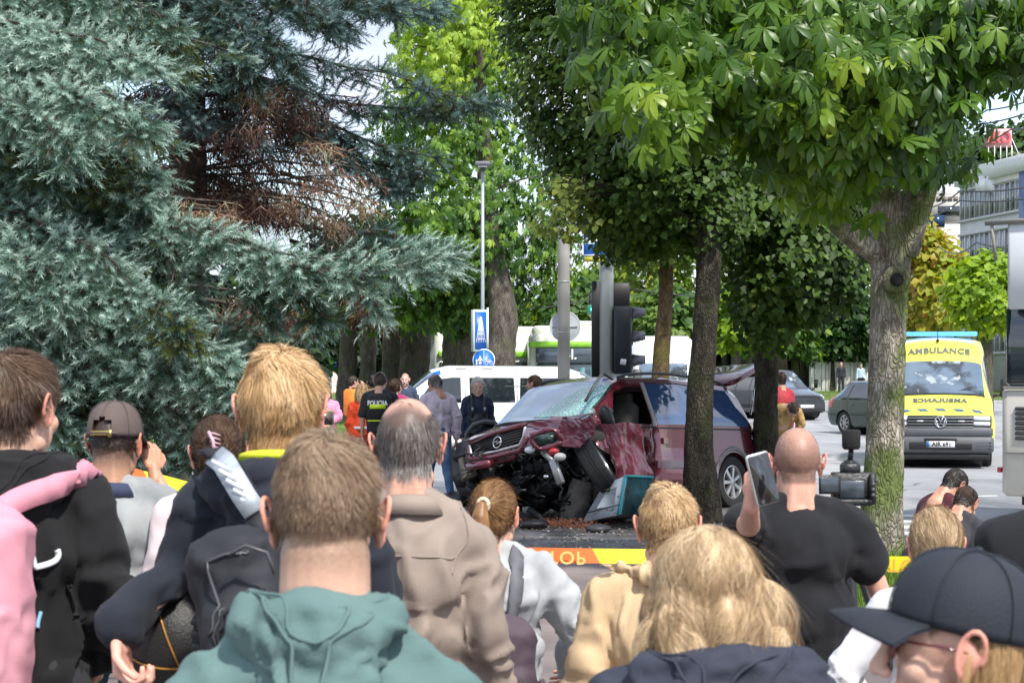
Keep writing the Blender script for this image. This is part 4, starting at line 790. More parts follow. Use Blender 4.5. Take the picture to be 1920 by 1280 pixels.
# ---------------------------------------------------------------- buildings
def office():
    A_ = Vector((28, 120, gz(0, 120)-.5)); dv = Vector((.19, -.982, 0)); nv = Vector((.982, .19, 0)); t = empty('office_building', A_, math.atan2(dv.y, dv.x), label='grey glazed office block with a red roof sign, top right', cat='building')
    H = 1.68+385/30-A_.z; g_ = Geo(); g_.box((17, 8, H/2-.4), (34, 16, H-.8)); g_.build('wall', mat('office_wall', (.62, .62, .60), .8, var=.15, vs=.6), t)
    g_ = Geo(); g_.box((17, 7.9, H-.35), (34.4, 16.4, 1.0)); g_.build('parapet', mat('office_parapet', (.72, .72, .68), .8, var=.1), t)
    gl = [glass('office_glass_%s' % n, c, .12) for n, c in (('a', (.05, .07, .09)), ('b', (.16, .19, .21)), ('c', (.30, .31, .31)))]; fin = Geo().box((0, 0, 0), (.09, .07, 1.7)).mesh('mullion', mat('mullion', (.6, .6, .58), .6)); pn = [Geo().box((0, 0, 0), (.56, .05, 1.65)).mesh('window', m) for m in gl]
    sp = Geo().box((0, 0, 0), (34.2, .12, .14)).mesh('ledge', mat('ledge', (.6, .6, .58), .6)); spn = mat('spandrel', (.36, .37, .37), .7, var=.2, vs=1)
    for fl in range(5):
        z = H-2.1-fl*2.75
        if z < 1: break
        for k in range(20):
            ob('window', pn[int(RNG.choice([0, 1, 2], p=[.3, .35, .35]))], t, (.5+k*.7, -.03, z)); ob('mullion', fin, t, (.15+k*.7, -.045, z))
        ob('ledge', sp, t, (17, -.07, z+.95)); ob('ledge', sp, t, (17, -.07, z-.95))
        g_ = Geo(); g_.box((24.5, -.02, z), (19, .06, 1.7)); g_.build('window', gl[0], t)
        for k in range(30): ob('mullion', Geo().box((0, 0, 0), (.03, .08, 1.0)).mesh('mullion', spn) if k == 0 and fl == 0 else fin, t, (.5+k*.45, -.055, z-1.4)) if False else None
    g_ = Geo(); g_.box((9.5, -.15, H-5), (1.6, .2, 8.5)); g_.build('blue_panel', mat('deep_blue_cladding', (.02, .06, .2), .3), t)
    return t, H
ofb, OH = office()
rt = empty('roof_sign', Vector((X(1873, 114), 114, OH+gz(0, 120)-.3)), math.radians(-12), label='red lettered sign on a frame standing on the office roof', cat='sign'); RED = mat('sign_red', (.62, .1, .12), .5, var=.1)
g_ = Geo(); g_.box((0, .12, 1.25), (1.5, .06, 1.1)); g_.build('backing', mat('sign_pink', (.72, .35, .36), .6), rt)
me = text_mesh('EKO', .95, .06, RED, bold=.03, sx=.75); ob('lettering', me, rt, (0, 0, 1.25), (math.pi/2, 0, 0))
g_ = Geo()
for x in (-.6, -.25, .1, .45, .75): g_.tube([(x, .1, -.1), (x, .1, .8)], .03, 5)
g_.tube([(.75, .1, 1.2), (1.35, .6, -.1)], .03, 5); g_.build('frame', signwhite, rt)
ws = empty('wall_sign', Vector((X(1852, 116), 115.4, CH+(HZ-344)/F*115.6)), math.radians(-40), label='white logo sign projecting from the office facade', cat='sign')
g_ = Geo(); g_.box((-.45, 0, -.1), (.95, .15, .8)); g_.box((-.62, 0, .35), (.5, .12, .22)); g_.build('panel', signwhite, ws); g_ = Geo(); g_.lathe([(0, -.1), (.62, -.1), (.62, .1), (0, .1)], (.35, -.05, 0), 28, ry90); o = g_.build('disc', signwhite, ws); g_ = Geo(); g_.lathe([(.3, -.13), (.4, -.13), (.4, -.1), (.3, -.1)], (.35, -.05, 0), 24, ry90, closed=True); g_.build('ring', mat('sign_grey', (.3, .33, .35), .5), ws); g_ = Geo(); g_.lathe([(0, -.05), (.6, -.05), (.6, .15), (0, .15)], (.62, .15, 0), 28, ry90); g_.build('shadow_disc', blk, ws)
def lowb():
    d = 150; t = empty('low_building', (X(1762, d), d, gz(0, d)), label='low concrete building with dark window bands left of the office block', cat='building')
    def z(py): return CH+(HZ-py)/F*d-gz(0, d)
    cm = mat('pale_concrete_wall', (.45, .43, .4), .85, var=.15, vs=.5); g_ = Geo(); g_.box((-.6, 4, z(420)/2), (5.2, 8, z(420))); g_.build('wall', cm, t)
    g_ = Geo(); g_.box((.9, 4, (z(365)+z(420))/2), (3.4, 7.6, z(365)-z(420))); g_.build('upper_wall', cm, t); g_ = Geo(); g_.box((-1.2, 6, (z(385)+z(420))/2), (3.6, 7, z(385)-z(420))); g_.build('side_wall', cm, t)
    for i in range(6): g_ = Geo(); g_.box((-.5+i*.45, .17, z(372)), (.36, .05, .35)); g_.build('louvre', mat('louvre_brown', (.2, .17, .15), .8), t)
    g_ = Geo(); g_.box((.85, .16, z(395)), (1.9, .06, .75)); g_.build('window', dglass, t)
    for i in range(2): g_ = Geo(); g_.box((-1.35+i*1.2, -.03, z(414)+.0), (1.05, .06, .9)); g_.build('window', mat('navy_window', (.015, .04, .10), .2), t)
    g_ = Geo(); g_.box((1.2, 3, z(360)), (2.2, 3, .5)); g_.box((-.2, 3, z(361)), (.5, 1, .5)); g_.build('roof_unit', cm, t); g_ = Geo(); g_.box((-2.1, 14, z(345)), (1.4, 2, 5.5)); g_.build('tower_block', mat('pinkish_wall', (.6, .5, .46), .8), t)
lowb()
# row of concrete blocks on the far verge
for i in range(4):
    d = 112; lab = ['leftmost of the four pale concrete slabs on the far verge', 'second concrete slab from the left, left of the man in the dark suit', 'third concrete slab from the left, behind the man in the dark suit', 'rightmost concrete slab of the far verge, next to the chestnut trunk'][i]
    t = empty('concrete_block', (X(1532+i*28, d), d+.2*i, gz(0, d)), label=lab, cat='concrete block', group='concrete slabs on the far verge'); g_ = Geo(); g_.rbox((0, 0, .88), (.82, .7, 1.76), .03); g_.build('slab', mat('pale_slab', (.62, .6, .57), .85, var=.2, vs=2), t); g_ = Geo(); g_.box((-.2, -.36, .9), (.04, .02, 1.5)); g_.box((.2, -.36, .9), (.04, .02, 1.5)); g_.build('rib', conc, t)
    if i == 0: g_ = Geo(); g_.box((-.12, -.37, .5), (.2, .02, .45)); g_.build('opening', blk, t)

# ================================================================ VEHICLES
class Body:
    """car body: stations along x (rear 0, front L), section parameter u from -1 (right sill) over 0 (roof centre) to 1 (left sill)"""
    def __init__(s, st, arches=(), deform=None):
        a = np.array(st, float); s.x = a[:, 0]; s.a = a; s.ar = arches; s.deform = deform; s.L0, s.L1 = a[0, 0], a[-1, 0]
        xs = np.linspace(s.L0, s.L1, 400); D = np.stack([np.interp(xs, s.x, a[:, k]) for k in range(1, a.shape[1])], 1)
        K = np.ones(9)/9; E = np.pad(D, ((4, 4), (0, 0)), mode='edge'); s.xs = xs; s.D = np.stack([np.convolve(E[:, k], K, 'valid') for k in range(D.shape[1])], 1)
    def S(s, x, u):
        x = np.clip(np.asarray(x, float), s.L0, s.L1); u = np.asarray(u, float); v = 1-np.abs(u); sd = np.where(u >= 0, 1., -1.)
        zl, zm, zb, zt, wl, wm, wb, wt, cw = [np.interp(x, s.xs, s.D[:, k]) for k in range(9)]
        vs = [0, .12, .3, .5, .55, .78, .85, .92, 1.0]
        ys = [wl, wl*.25+wm*.75+.0, wm, wb, wb*.97+wt*.03, wt+(wb-wt)*.08, wt*.95, wt*.72, wl*0]; zs = [zl, zl*.72+zm*.28, zm, zb, zb+(zt-cw-zb)*.12, zt-cw-(zt-cw-zb)*.10, zt-cw*.82, zt-cw*.25, zt]
        y = np.zeros_like(v+x); z = np.zeros_like(y)
        for i in range(8):
            k = (v >= vs[i]) & (v <= vs[i+1]); t = (v-vs[i])/(vs[i+1]-vs[i]); y = np.where(k, ys[i]+(ys[i+1]-ys[i])*t, y); z = np.where(k, zs[i]+(zs[i+1]-zs[i])*t, z)
        for (xc, R, zc) in s.ar:
            h = R*R-(x-xc)**2; zz_ = zc+np.sqrt(np.maximum(h, 0)); k = (h > 0) & (z < zz_) & (v < .45); z = np.where(k, zz_, z)
        P = np.stack([x+0*y, y*sd, z], -1)
        if s.deform is not None: P = s.deform(P, v, sd)
        return P
    def shell(s, name, m, parent, nx=110, nv=30, hole=None, sharp=32, extra_x=()):
        xs = np.unique(np.concatenate([np.linspace(s.L0, s.L1, nx)]+[np.linspace(xc-R, xc+R, 15) for xc, R, _ in s.ar]+[np.array(extra_x, float)])); v1 = np.concatenate([np.linspace(0, .5, nv//2), np.linspace(.5, .9, nv//2)[1:], [.95, 1.0]]); us = np.concatenate([-1+v1, (1-v1)[::-1][1:]])
        Xg, Ug = np.meshgrid(xs, us, indexing='ij'); P = s.S(Xg, Ug); n, m_ = Xg.shape; V = P.reshape(-1, 3); idx = np.arange(n*m_).reshape(n, m_); F_ = np.stack([idx[:-1, :-1], idx[1:, :-1], idx[1:, 1:], idx[:-1, 1:]], -1); cx = (Xg[:-1, :-1]+Xg[1:, 1:])/2; cu = (Ug[:-1, :-1]+Ug[1:, 1:])/2
        keep = np.ones(cx.shape, bool)
        if hole is not None: keep &= ~hole(cx, cu)
        Fs = [tuple(f) for f in F_[keep]]
        if hole is None or not hole(np.array([s.L0]), np.array([.9]))[0]: Fs.append(tuple(idx[0][::1]))
        if hole is None or not hole(np.array([s.L1]), np.array([.9]))[0]: Fs.append(tuple(idx[-1][::-1]))
        o = ob(name, mesh_np(name, V, Fs, m), parent); return autosmooth(o, sharp)
    def panel(s, name, c4, m, parent, n=10, k=6, e=.006, th=.02, **kw):
        """c4: corners (x,u) in order; a thin raised panel following the surface"""
        A_, B_, C_, D_ = [np.array(c, float) for c in c4]; a, b = np.meshgrid(np.linspace(0, 1, n), np.linspace(0, 1, k), indexing='ij'); a = a[..., None]; b = b[..., None]
        q = (A_*(1-a)+B_*a)*(1-b)+(D_*(1-a)+C_*a)*b; P = s.S(q[..., 0], q[..., 1]); h = 1e-3; Tx = s.S(q[..., 0]+h, q[..., 1])-s.S(q[..., 0]-h, q[..., 1]); Tu = s.S(q[..., 0], q[..., 1]+h)-s.S(q[..., 0], q[..., 1]-h); N_ = np.cross(Tx, Tu); ln = np.linalg.norm(N_, axis=-1, keepdims=True); N_ = N_/np.maximum(ln, 1e-9)
        cn = np.array([P[..., 0].mean(), 0, .8]); N_ = N_*np.sign(np.sum(N_*(P-cn), -1, keepdims=True).mean() or 1)
        O = (P+N_*e).reshape(-1, 3); I = (P+N_*(e-th)).reshape(-1, 3); idx = np.arange(n*k).reshape(n, k); F_ = np.stack([idx[:-1, :-1], idx[1:, :-1], idx[1:, 1:], idx[:-1, 1:]], -1).reshape(-1, 4)
        V = np.concatenate([O, I]); Fs = [tuple(f) for f in F_]+[tuple((f+n*k)[::-1]) for f in F_]; bd = list(idx[0, :])+list(idx[1:, -1])+list(idx[-1, ::-1][1:])+list(idx[::-1, 0][1:-1])
        for i in range(len(bd)): j = (i+1) % len(bd); Fs.append((bd[i], bd[j], bd[j]+n*k, bd[i]+n*k))
        return autosmooth(ob(name, mesh_np(name, V, Fs, m), parent, **kw), 40)
    def line(s, name, pts, m, parent, r=.006, n=24):
        p = np.array(pts, float); sg = np.linalg.norm(np.diff(p*[1, 2], axis=0), axis=1); S_ = np.concatenate([[0], np.cumsum(sg)]); t = np.linspace(0, S_[-1], n); q = np.stack([np.interp(t, S_, p[:, 0]), np.interp(t, S_, p[:, 1])], 1); P = s.S(q[:, 0], q[:, 1]); g_ = Geo(); g_.tube([tuple(v) for v in P], r, 5); return g_.build(name, m, parent)
def wheel(parent, c, R, w, side, spokes=7, steer=0, M4=None, rimm=alloy):
    t = bpy.data.objects.new('wheel', None); SC.collection.objects.link(t); t.parent = parent
    t.matrix_local = M4 if M4 is not None else Matrix.Translation(c) @ Matrix.Rotation(steer, 4, 'Z') @ Matrix.Rotation(-side*math.pi/2, 4, 'X')
    r = R*.66; g_ = Geo(); g_.lathe([(r, -w*.42), (R*.86, -w/2), (R*.97, -w*.44), (R, -w*.3), (R, -w*.1), (R*.985, -w*.09), (R*.985, -w*.05), (R, -w*.04), (R, w*.04), (R*.985, w*.05), (R*.985, w*.09), (R, w*.1), (R, w*.3), (R*.97, w*.44), (R*.86, w/2), (r, w*.42), (r*.96, 0)], (0, 0, 0), 40, closed=True); autosmooth(g_.build('tyre', rub, t), 50)
    g_ = Geo(); g_.lathe([(r*1.0, w*.40), (r*.93, w*.42), (r*.88, w*.34), (r*.85, -.02*w), (r*.85, -w*.3), (r*.95, -w*.35), (r*.98, 0)], (0, 0, 0), 36, closed=True); g_.lathe([(0, w*.1), (r*.25, w*.1), (r*.25, w*.38), (r*.16, w*.42), (0, w*.42)], (0, 0, 0), 18)
    for k in range(spokes):
        a = 2*math.pi*k/spokes; Rz = Matrix.Rotation(a, 3, 'Z')
        V = [(r*.15, -r*.10, w*.18), (r*.9, -r*.15, w*.22), (r*.9, r*.15, w*.22), (r*.15, r*.10, w*.18), (r*.15, -r*.08, w*.38), (r*.9, -r*.11, w*.36), (r*.9, r*.11, w*.36), (r*.15, r*.08, w*.38)]
        g_.add([Rz @ Vector(v) for v in V], [(3, 2, 1, 0), (4, 5, 6, 7), (0, 1, 5, 4), (1, 2, 6, 5), (2, 3, 7, 6), (3, 0, 4, 7)])
    autosmooth(g_.build('rim', rimm, t), 35); g_ = Geo(); g_.lathe([(0, -w*.1), (r*.84, -w*.1), (r*.84, -w*.02), (0, -w*.02)], (0, 0, 0), 24); g_.build('brake_disc', mat('dark_iron', (.05, .05, .05), .6, .5), t); return t
def wells(b, parent, arches, w):
    for (xc, R, zc) in arches:
        g_ = Geo(); g_.tube([(xc, -w, zc), (xc, w, zc)], R*1.02, 20, up=(0, 0, 1)); g_.build('wheel_well', blk, parent, True)
def heading(dx, dy): return math.atan2(dy, dx)

def plain_car(label, px, d, hd, paint, scale=1, mpv=False, gz_=None):
    t = empty('parked_car', (X(px, d), d, gz(0, d)-.012), hd, label=label, cat='car', group='dark cars standing on the road')
    H = 1.66 if mpv else 1.50; ar = [(.85, .36, .31), (3.5, .36, .31)]
    st = [(0, .35, .6, .85, .95, .7, .8, .76, .6, .04), (.12, .25, .55, .92, 1.05, .78, .86, .82, .62, .04), (.35, .22, .55, .95, H-.18 if mpv else H-.28, .8, .87, .84, .60, .05), (.8, .2, .55, .95, H-.02, .8, .88, .86, .62, .06), (1.9, .2, .55, .93, H, .8, .88, .86, .64, .06), (2.5, .2, .55, .92, H-.04, .8, .88, .86, .63, .06), (3.2 if not mpv else 3.35, .2, .55, .92, 1.02, .8, .88, .85, .68, .03), (3.9, .2, .5, .82, .90, .78, .87, .8, .6, .03), (4.2, .2, .48, .72, .80, .7, .8, .74, .55, .03), (4.3, .25, .46, .62, .70, .55, .68, .62, .45, .02)]
    b = Body(st, ar); b.shell('body', paint, t); wells(b, t, ar, .72)
    for sd_ in (1, -1):
        for (x0, x1, x2, x3) in ((.45, 1.0, 1.05, .75), (1.08, 1.95, 1.95, 1.1), (2.03, 3.0 if not mpv else 3.1, 2.55, 2.03)): b.panel('side_window', [(x0, sd_*.49), (x1, sd_*.49), (x2, sd_*.22), (x3, sd_*.22)], dglass, t)
        b.line('door_gap', [(1.08, sd_*.95), (1.02, sd_*.5), (1.08, sd_*.22)], blk, t, .005); b.line('door_gap', [(2.0, sd_*.95), (2.0, sd_*.22)], blk, t, .005); b.line('door_gap', [(3.02, sd_*.95), (3.02, sd_*.5)], blk, t, .005)
        b.panel('headlight', [(3.95, sd_*.5), (4.24, sd_*.52), (4.2, sd_*.40), (3.95, sd_*.36)], lens, t, e=.01); b.panel('tail_light', [(.02, sd_*.6), (.3, sd_*.6), (.3, sd_*.3), (.1, sd_*.3)], redl, t, e=.008)
        g_ = Geo(); g_.ell((3.0, sd_*.98, 1.0), (.09, .11, .08)); g_.tube([(3.0, sd_*.84, .97), (3.0, sd_*.93, .98)], .025, 6); g_.build('mirror', paint, t, True)
        for xh in (1.25, 2.2): g_ = Geo(); g_.rbox((xh, sd_*.885, .82), (.16, .03, .025), .01); g_.build('door_handle', paint, t)
        for xc in (.85, 3.5): wheel(t, (xc, sd_*.76, .31), .315, .2, sd_)
        g_ = Geo(); P = [tuple(b.S(x_, sd_*.15)+np.array([0, 0, .03])) for x_ in np.linspace(.6, 2.4, 9)]; g_.tube(P, .014, 5); g_.build('roof_rail', steel if not mpv else drk, t)
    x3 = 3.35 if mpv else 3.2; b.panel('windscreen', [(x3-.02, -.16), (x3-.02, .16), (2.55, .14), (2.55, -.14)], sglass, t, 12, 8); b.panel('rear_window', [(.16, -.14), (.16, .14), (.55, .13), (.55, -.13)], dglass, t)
    b.panel('grille', [(4.27, -.33), (4.27, .33), (4.22, .2), (4.22, -.2)], blk, t, 12, 4, e=.02); g_ = Geo(); g_.rbox((4.27, 0, .38), (.14, 1.45, .26), .06); g_.build('bumper', mat('car_dark_bumper', (.03, .032, .036), .4), t); g_ = Geo(); g_.box((4.352, 0, .42), (.012, .52, .11)); g_.build('number_plate', signwhite, t)
    return t
plain_car('dark grey minivan standing on the road, seen between the two linden trunks', 1392, 68, heading(.42, -1), mat('anthracite_paint', (.035, .04, .05), .3, .4, coat=1, var=.05), mpv=True)
plain_car('dark green estate car on the road, left of the big chestnut trunk', 1594, 55.5, heading(.50, -1), mat('dark_green_paint', (.012, .035, .03), .28, .3, coat=1, var=.05))

def ambulance():
    d = 36.3; hd = heading(-.20, -1); yel = mat('ambulance_yellow', (.76, .72, .07), .35, coat=.6, var=.03); t = empty('ambulance', (X(1764, d)+1.16, d+5.83, 0), hd, label='yellow ambulance van facing the camera on the right', cat='ambulance')
    ar = [(1.35, .42, .36), (4.95, .42, .36)]
    st = [(0, .45, .9, 1.3, 2.42, .92, .98, .97, .86, .10), (.1, .35, .9, 1.3, 2.5, .95, 1.0, .99, .88, .12), (4.0, .35, .9, 1.3, 2.52, .95, 1.02, 1.0, .86, .14), (4.42, .35, .9, 1.3, 2.44, .95, 1.02, 1.0, .80, .16), (4.62, .35, .9, 1.3, 2.22, .95, 1.02, 1.0, .78, .14), (4.72, .35, .9, 1.3, 2.04, .95, 1.02, .99, .80, .06), (5.38, .35, .9, 1.25, 1.38, .95, 1.02, .98, .84, .05), (5.78, .35, .8, 1.05, 1.12, .95, 1.02, .96, .78, .05), (5.90, .35, .7, .93, 1.0, .9, .97, .92, .74, .04), (5.95, .35, .6, .85, .93, .84, .9, .86, .70, .03)]
    b = Body(st, ar); b.shell('body', yel, t, 130, 34); wells(b, t, ar, .8)
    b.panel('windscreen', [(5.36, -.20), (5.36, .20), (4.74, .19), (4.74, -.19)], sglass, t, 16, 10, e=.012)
    b.line('windscreen_seal', [(5.38, -.21), (5.38, .21)], blk, t, .022, 40)
    for sd_ in (1, -1):
        b.panel('door_window', [(4.0, sd_*.47), (5.2, sd_*.47), (4.78, sd_*.25), (4.0, sd_*.25)], dglass, t); b.line('door_gap', [(3.9, sd_*.95), (3.9, sd_*.2)], blk, t); g_ = Geo(); g_.rbox((5.1, sd_*1.24, 1.5), (.14, .2, .36), .05); g_.tube([(5.1, sd_*1.0, 1.35), (5.1, sd_*1.16, 1.38)], .03, 6); g_.build('mirror', blk, t, True)
        for xc in (1.35, 4.95): wheel(t, (xc, sd_*.86, .34), .345, .24, sd_, 6)
        g_ = Geo(); g_.rbox((0, 0, 0), (.12, .36, .21), .03); g_.V = [tuple(Matrix.Rotation(sd_*-.25, 3, 'Z') @ Vector(v)+Vector((5.93, sd_*.76, .88))) for v in g_.V]; g_.build('headlight_housing', blk, t)
        g_ = Geo(); g_.rbox((0, 0, .055), (.12, .33, .08), .02); g_.rbox((0, 0, -.045), (.12, .33, .075), .02); g_.V = [tuple(Matrix.Rotation(sd_*-.25, 3, 'Z') @ Vector(v)+Vector((5.945, sd_*.76, .88))) for v in g_.V]; g_.build('headlight', lens, t)
        for k in range(9): # yellow green chequers along the side
            b.panel('chequer', [(.3+k*.42, sd_*(.62 if k % 2 else .52)), (.72+k*.42, sd_*(.62 if k % 2 else .52)), (.72+k*.42, sd_*(.52 if k % 2 else .42)), (.3+k*.42, sd_*(.52 if k % 2 else .42))], mat('chequer_green', (.01, .22, .12), .5, var=.02), t, 3, 3, e=.004)
    bm_ = mat('grey_bumper', (.085, .09, .10), .5, var=.1); g_ = Geo(); g_.rbox((5.93, 0, .44), (.30, 1.96, .32), .10); g_.build('bumper', bm_, t); g_ = Geo(); g_.rbox((5.88, 0, .22), (.3, 1.8, .12), .08); g_.build('bumper_lip', blk, t); g_ = Geo(); g_.rbox((5.95, 0, .68), (.20, 1.93, .19), .09); g_.build('bumper_top', bm_, t)
    g_ = Geo(); g_.rbox((5.97, 0, .86), (.10, 1.22, .26), .04); g_.build('grille', blk, t)
    for k in range(4): g_ = Geo(); g_.rbox((6.03, 0, .775+k*.055), (.03, 1.2, .016), .006); g_.build('grille_bar', mat('satin_bar', (.3, .31, .32), .35, .7), t)
    for s_ in (-1, 1): g_ = Geo(); g_.box((6.045, s_*.38, .885), (.02, .12, .022)); g_.build('flash_lamp', lens, t)
    g_ = Geo(); g_.rbox((6.09, 0, .42), (.02, 1.15, .14), .01); g_.rbox((6.09, 0, .54), (.02, .6, .05), .01); g_.build('air_intake', blk, t)
    for s_ in (-1, 1):
        for z_ in (.36, .42, .48): g_ = Geo(); g_.box((6.06, s_*.78, z_), (.04, .28, .02)); g_.build('vent_bar', blk, t)
    # badge
    g_ = Geo(); ring = [(6.06, .105*math.cos(a), .875+.105*math.sin(a)) for a in np.linspace(0, 2*math.pi, 33)]; g_.tube(ring, .012, 6)
    for seg in (((-.05, .085), (0, .0), (.05, .085)), ((-.092, .045), (-.045, -.085), (0, -.012), (.045, -.085), (.092, .045))): g_.tube([(6.06, y, .875+z) for y, z in seg], .010, 5)
    g_.build('badge', chrome, t, True)
    g_ = Geo(); g_.box((6.095, 0, .45), (.012, .52, .115)); pl = g_.build('number_plate', signwhite, t); g_ = Geo(); g_.box((6.103, -.235, .45), (.004, .045, .108)); g_.build('plate_band', signblue, pl)
    me = text_mesh('AIR 691', .115, .003, blk, bold=.003, sx=.95); ob('lettering', me, pl, (6.104, .02, .45), (math.pi/2, 0, math.pi/2))
    ink = mat('lettering_grey', (.10, .11, .10), .5, var=0)
    def wrap(me, mirror, xa, ua):          # lay lettering on the bodywork
        V = getV(me).astype(float); 
        if mirror: V[:, 0] *= -1
        return V
    def lay(txt, size, sx, mirror, x_mid, kx, name='lettering'):
        me = text_mesh(txt, size, .004, ink, bold=.008, sx=sx, spacing=1.12); V = getV(me).astype(float); X_, Y_, Z_ = V[:, 0].copy(), V[:, 1].copy(), V[:, 2].copy()
        if mirror: X_ = -X_
        # car y runs to the viewer's right when seen from the front
        x = x_mid-kx*Y_; w = np.interp(x, b.xs, b.D[:, 7]); u0 = np.linspace(-.22, .22, 200); yy = b.S(np.full(200, x_mid), u0)[:, 1]; u = np.interp(X_, yy, u0); P = b.S(x, u); h = 1e-3; Nn = np.cross(b.S(x+h, u)-b.S(x-h, u), b.S(x, u+h)-b.S(x, u-h)); Nn /= np.linalg.norm(Nn, axis=1, keepdims=True); Nn *= np.sign(Nn[:, 0:1]+Nn[:, 2:3]); P = P+Nn*(.010+Z_[:, None]); me.vertices.foreach_set('co', P.astype(np.float32).ravel())
        if mirror: me.flip_normals()
        me.update(); ob(name, me, t)
    lay('AMBULANCE', .21, .88, False, 4.60, .55); lay('AMBULANCE', .14, 1.12, True, 5.56, 1.05)
    for k in range(5):
        y0 = -.70+k*.33; u0 = np.linspace(-.3, .3, 200); yy = b.S(np.full(200, 5.84), u0)[:, 1]; f = lambda y: float(np.interp(y, yy, u0)); b.panel('stripe', [(5.83, f(y0)), (5.83, f(y0+.16)), (5.78, f(y0+.10)), (5.78, f(y0-.06))], mat('stripe_blue_grey', (.05, .12, .2), .4, var=0), t, 4, 3, e=.008)
    g_ = Geo(); g_.rbox((4.0, 0, 2.57), (.42, 1.5, .08), .05); g_.build('light_bar', mat('blue_beacon', (.05, .2, .7), .2, emit=(.05, .25, 1), es=1.2, coat=1, var=0), t)
    for s_ in (-1, 1): g_ = Geo(); g_.tube([(1, s_*.75, 2.58), (3.8, s_*.75, 2.6)], .02, 6); g_.build('roof_rail', drk, t)
    g_ = Geo(); g_.tube([(4.45, -.02, 2.42), (4.5, -.02, 2.75)], [.01, .004], 5); g_.ell((4.48, -.02, 2.43), (.035, .035, .03)); g_.build('aerial', blk, t); g_ = Geo(); g_.box((5.3, .25, 1.42), (.02, .7, .015), Matrix.Rotation(.3, 3, 'X')); g_.build('wiper', blk, t)
ambulance()

def police_van():
    d = 44; hd = heading(-1, -.16); t = empty('police_van', (0, 0, 0), hd, label='white police van parked across behind the crash, dark side windows', cat='van')
    t.location = Vector((X(1100, d+1.2), d+1.2, 0))-Vector((0, 0, 0)); ar = [(.95, .38, .34), (3.95, .38, .34)]
    st = [(0, .3, .8, 1.15, 1.70, .85, .9, .88, .78, .08), (.08, .25, .8, 1.15, 1.80, .9, .95, .92, .80, .10), (.6, .22, .8, 1.13, 1.97, .9, .96, .93, .78, .13), (3.3, .22, .8, 1.12, 1.99, .9, .96, .93, .78, .13), (3.7, .22, .8, 1.11, 1.90, .9, .96, .93, .75, .10), (4.45, .22, .75, 1.08, 1.28, .9, .95, .9, .76, .06), (4.95, .22, .7, .98, 1.08, .88, .93, .86, .70, .05), (5.1, .25, .6, .8, .92, .8, .86, .8, .66, .04)]
    b = Body(st, ar); b.shell('body', wht, t); wells(b, t, ar, .78)
    for sd_ in (1, -1):
        b.panel('side_window', [(.3, sd_*.49), (1.75, sd_*.49), (1.72, sd_*.25), (.36, sd_*.25)], dglass, t); b.panel('side_window', [(1.85, sd_*.49), (2.9, sd_*.49), (2.9, sd_*.25), (1.87, sd_*.25)], dglass, t); b.panel('side_window', [(3.1, sd_*.49), (4.25, sd_*.49), (3.75, sd_*.25), (3.1, sd_*.25)], dglass, t)
        b.line('window_bar', [(1.2, sd_*.47), (1.2, sd_*.33), (2.1, sd_*.33)], drk, t, .012)
        for x_ in (1.8, 3.0): b.line('door_gap', [(x_, sd_*.95), (x_, sd_*.18)], drk, t, .008)
        b.line('roof_gutter', [(.1, sd_*.20), (3.6, sd_*.20)], mat('seam_grey', (.35, .36, .37), .5), t, .012); 
        for xc in (.95, 3.95): wheel(t, (xc, sd_*.8, .33), .335, .22, sd_, 6)
        b.panel('headlight', [(4.7, sd_*.48), (5.06, sd_*.5), (5.02, sd_*.36), (4.75, sd_*.36)], lens, t); b.panel('tail_light', [(.01, sd_*.52), (.16, sd_*.52), (.16, sd_*.27), (.05, sd_*.27)], redl, t, e=.01)
        b.panel('roof_hatch', [(1.0, sd_*.165), (1.75, sd_*.165), (1.75, sd_*.10), (1.0, sd_*.10)], wht, t, 6, 4, e=.02)
        for x_ in (2.35, 2.95): b.panel('roof_vent', [(x_, sd_*.14), (x_+.25, sd_*.14), (x_+.25, sd_*.12), (x_, sd_*.12)], mat('vent_grey', (.3, .3, .31), .5), t, 4, 3, e=.02)
        b.panel('blue_decal', [(3.55, sd_*.2), (3.85, sd_*.2), (3.8, sd_*.13), (3.55, sd_*.13)], signblue, t, 4, 3, e=.012)
        g_ = Geo(); g_.rbox((4.15, sd_*1.1, 1.2), (.12, .16, .26), .04); g_.build('mirror', blk, t)
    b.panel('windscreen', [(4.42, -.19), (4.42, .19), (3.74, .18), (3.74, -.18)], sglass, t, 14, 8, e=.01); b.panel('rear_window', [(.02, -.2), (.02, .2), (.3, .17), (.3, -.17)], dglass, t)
    g_ = Geo(); g_.rbox((5.08, 0, .45), (.16, 1.7, .3), .07); g_.build('bumper', drk, t); return t
police_van()

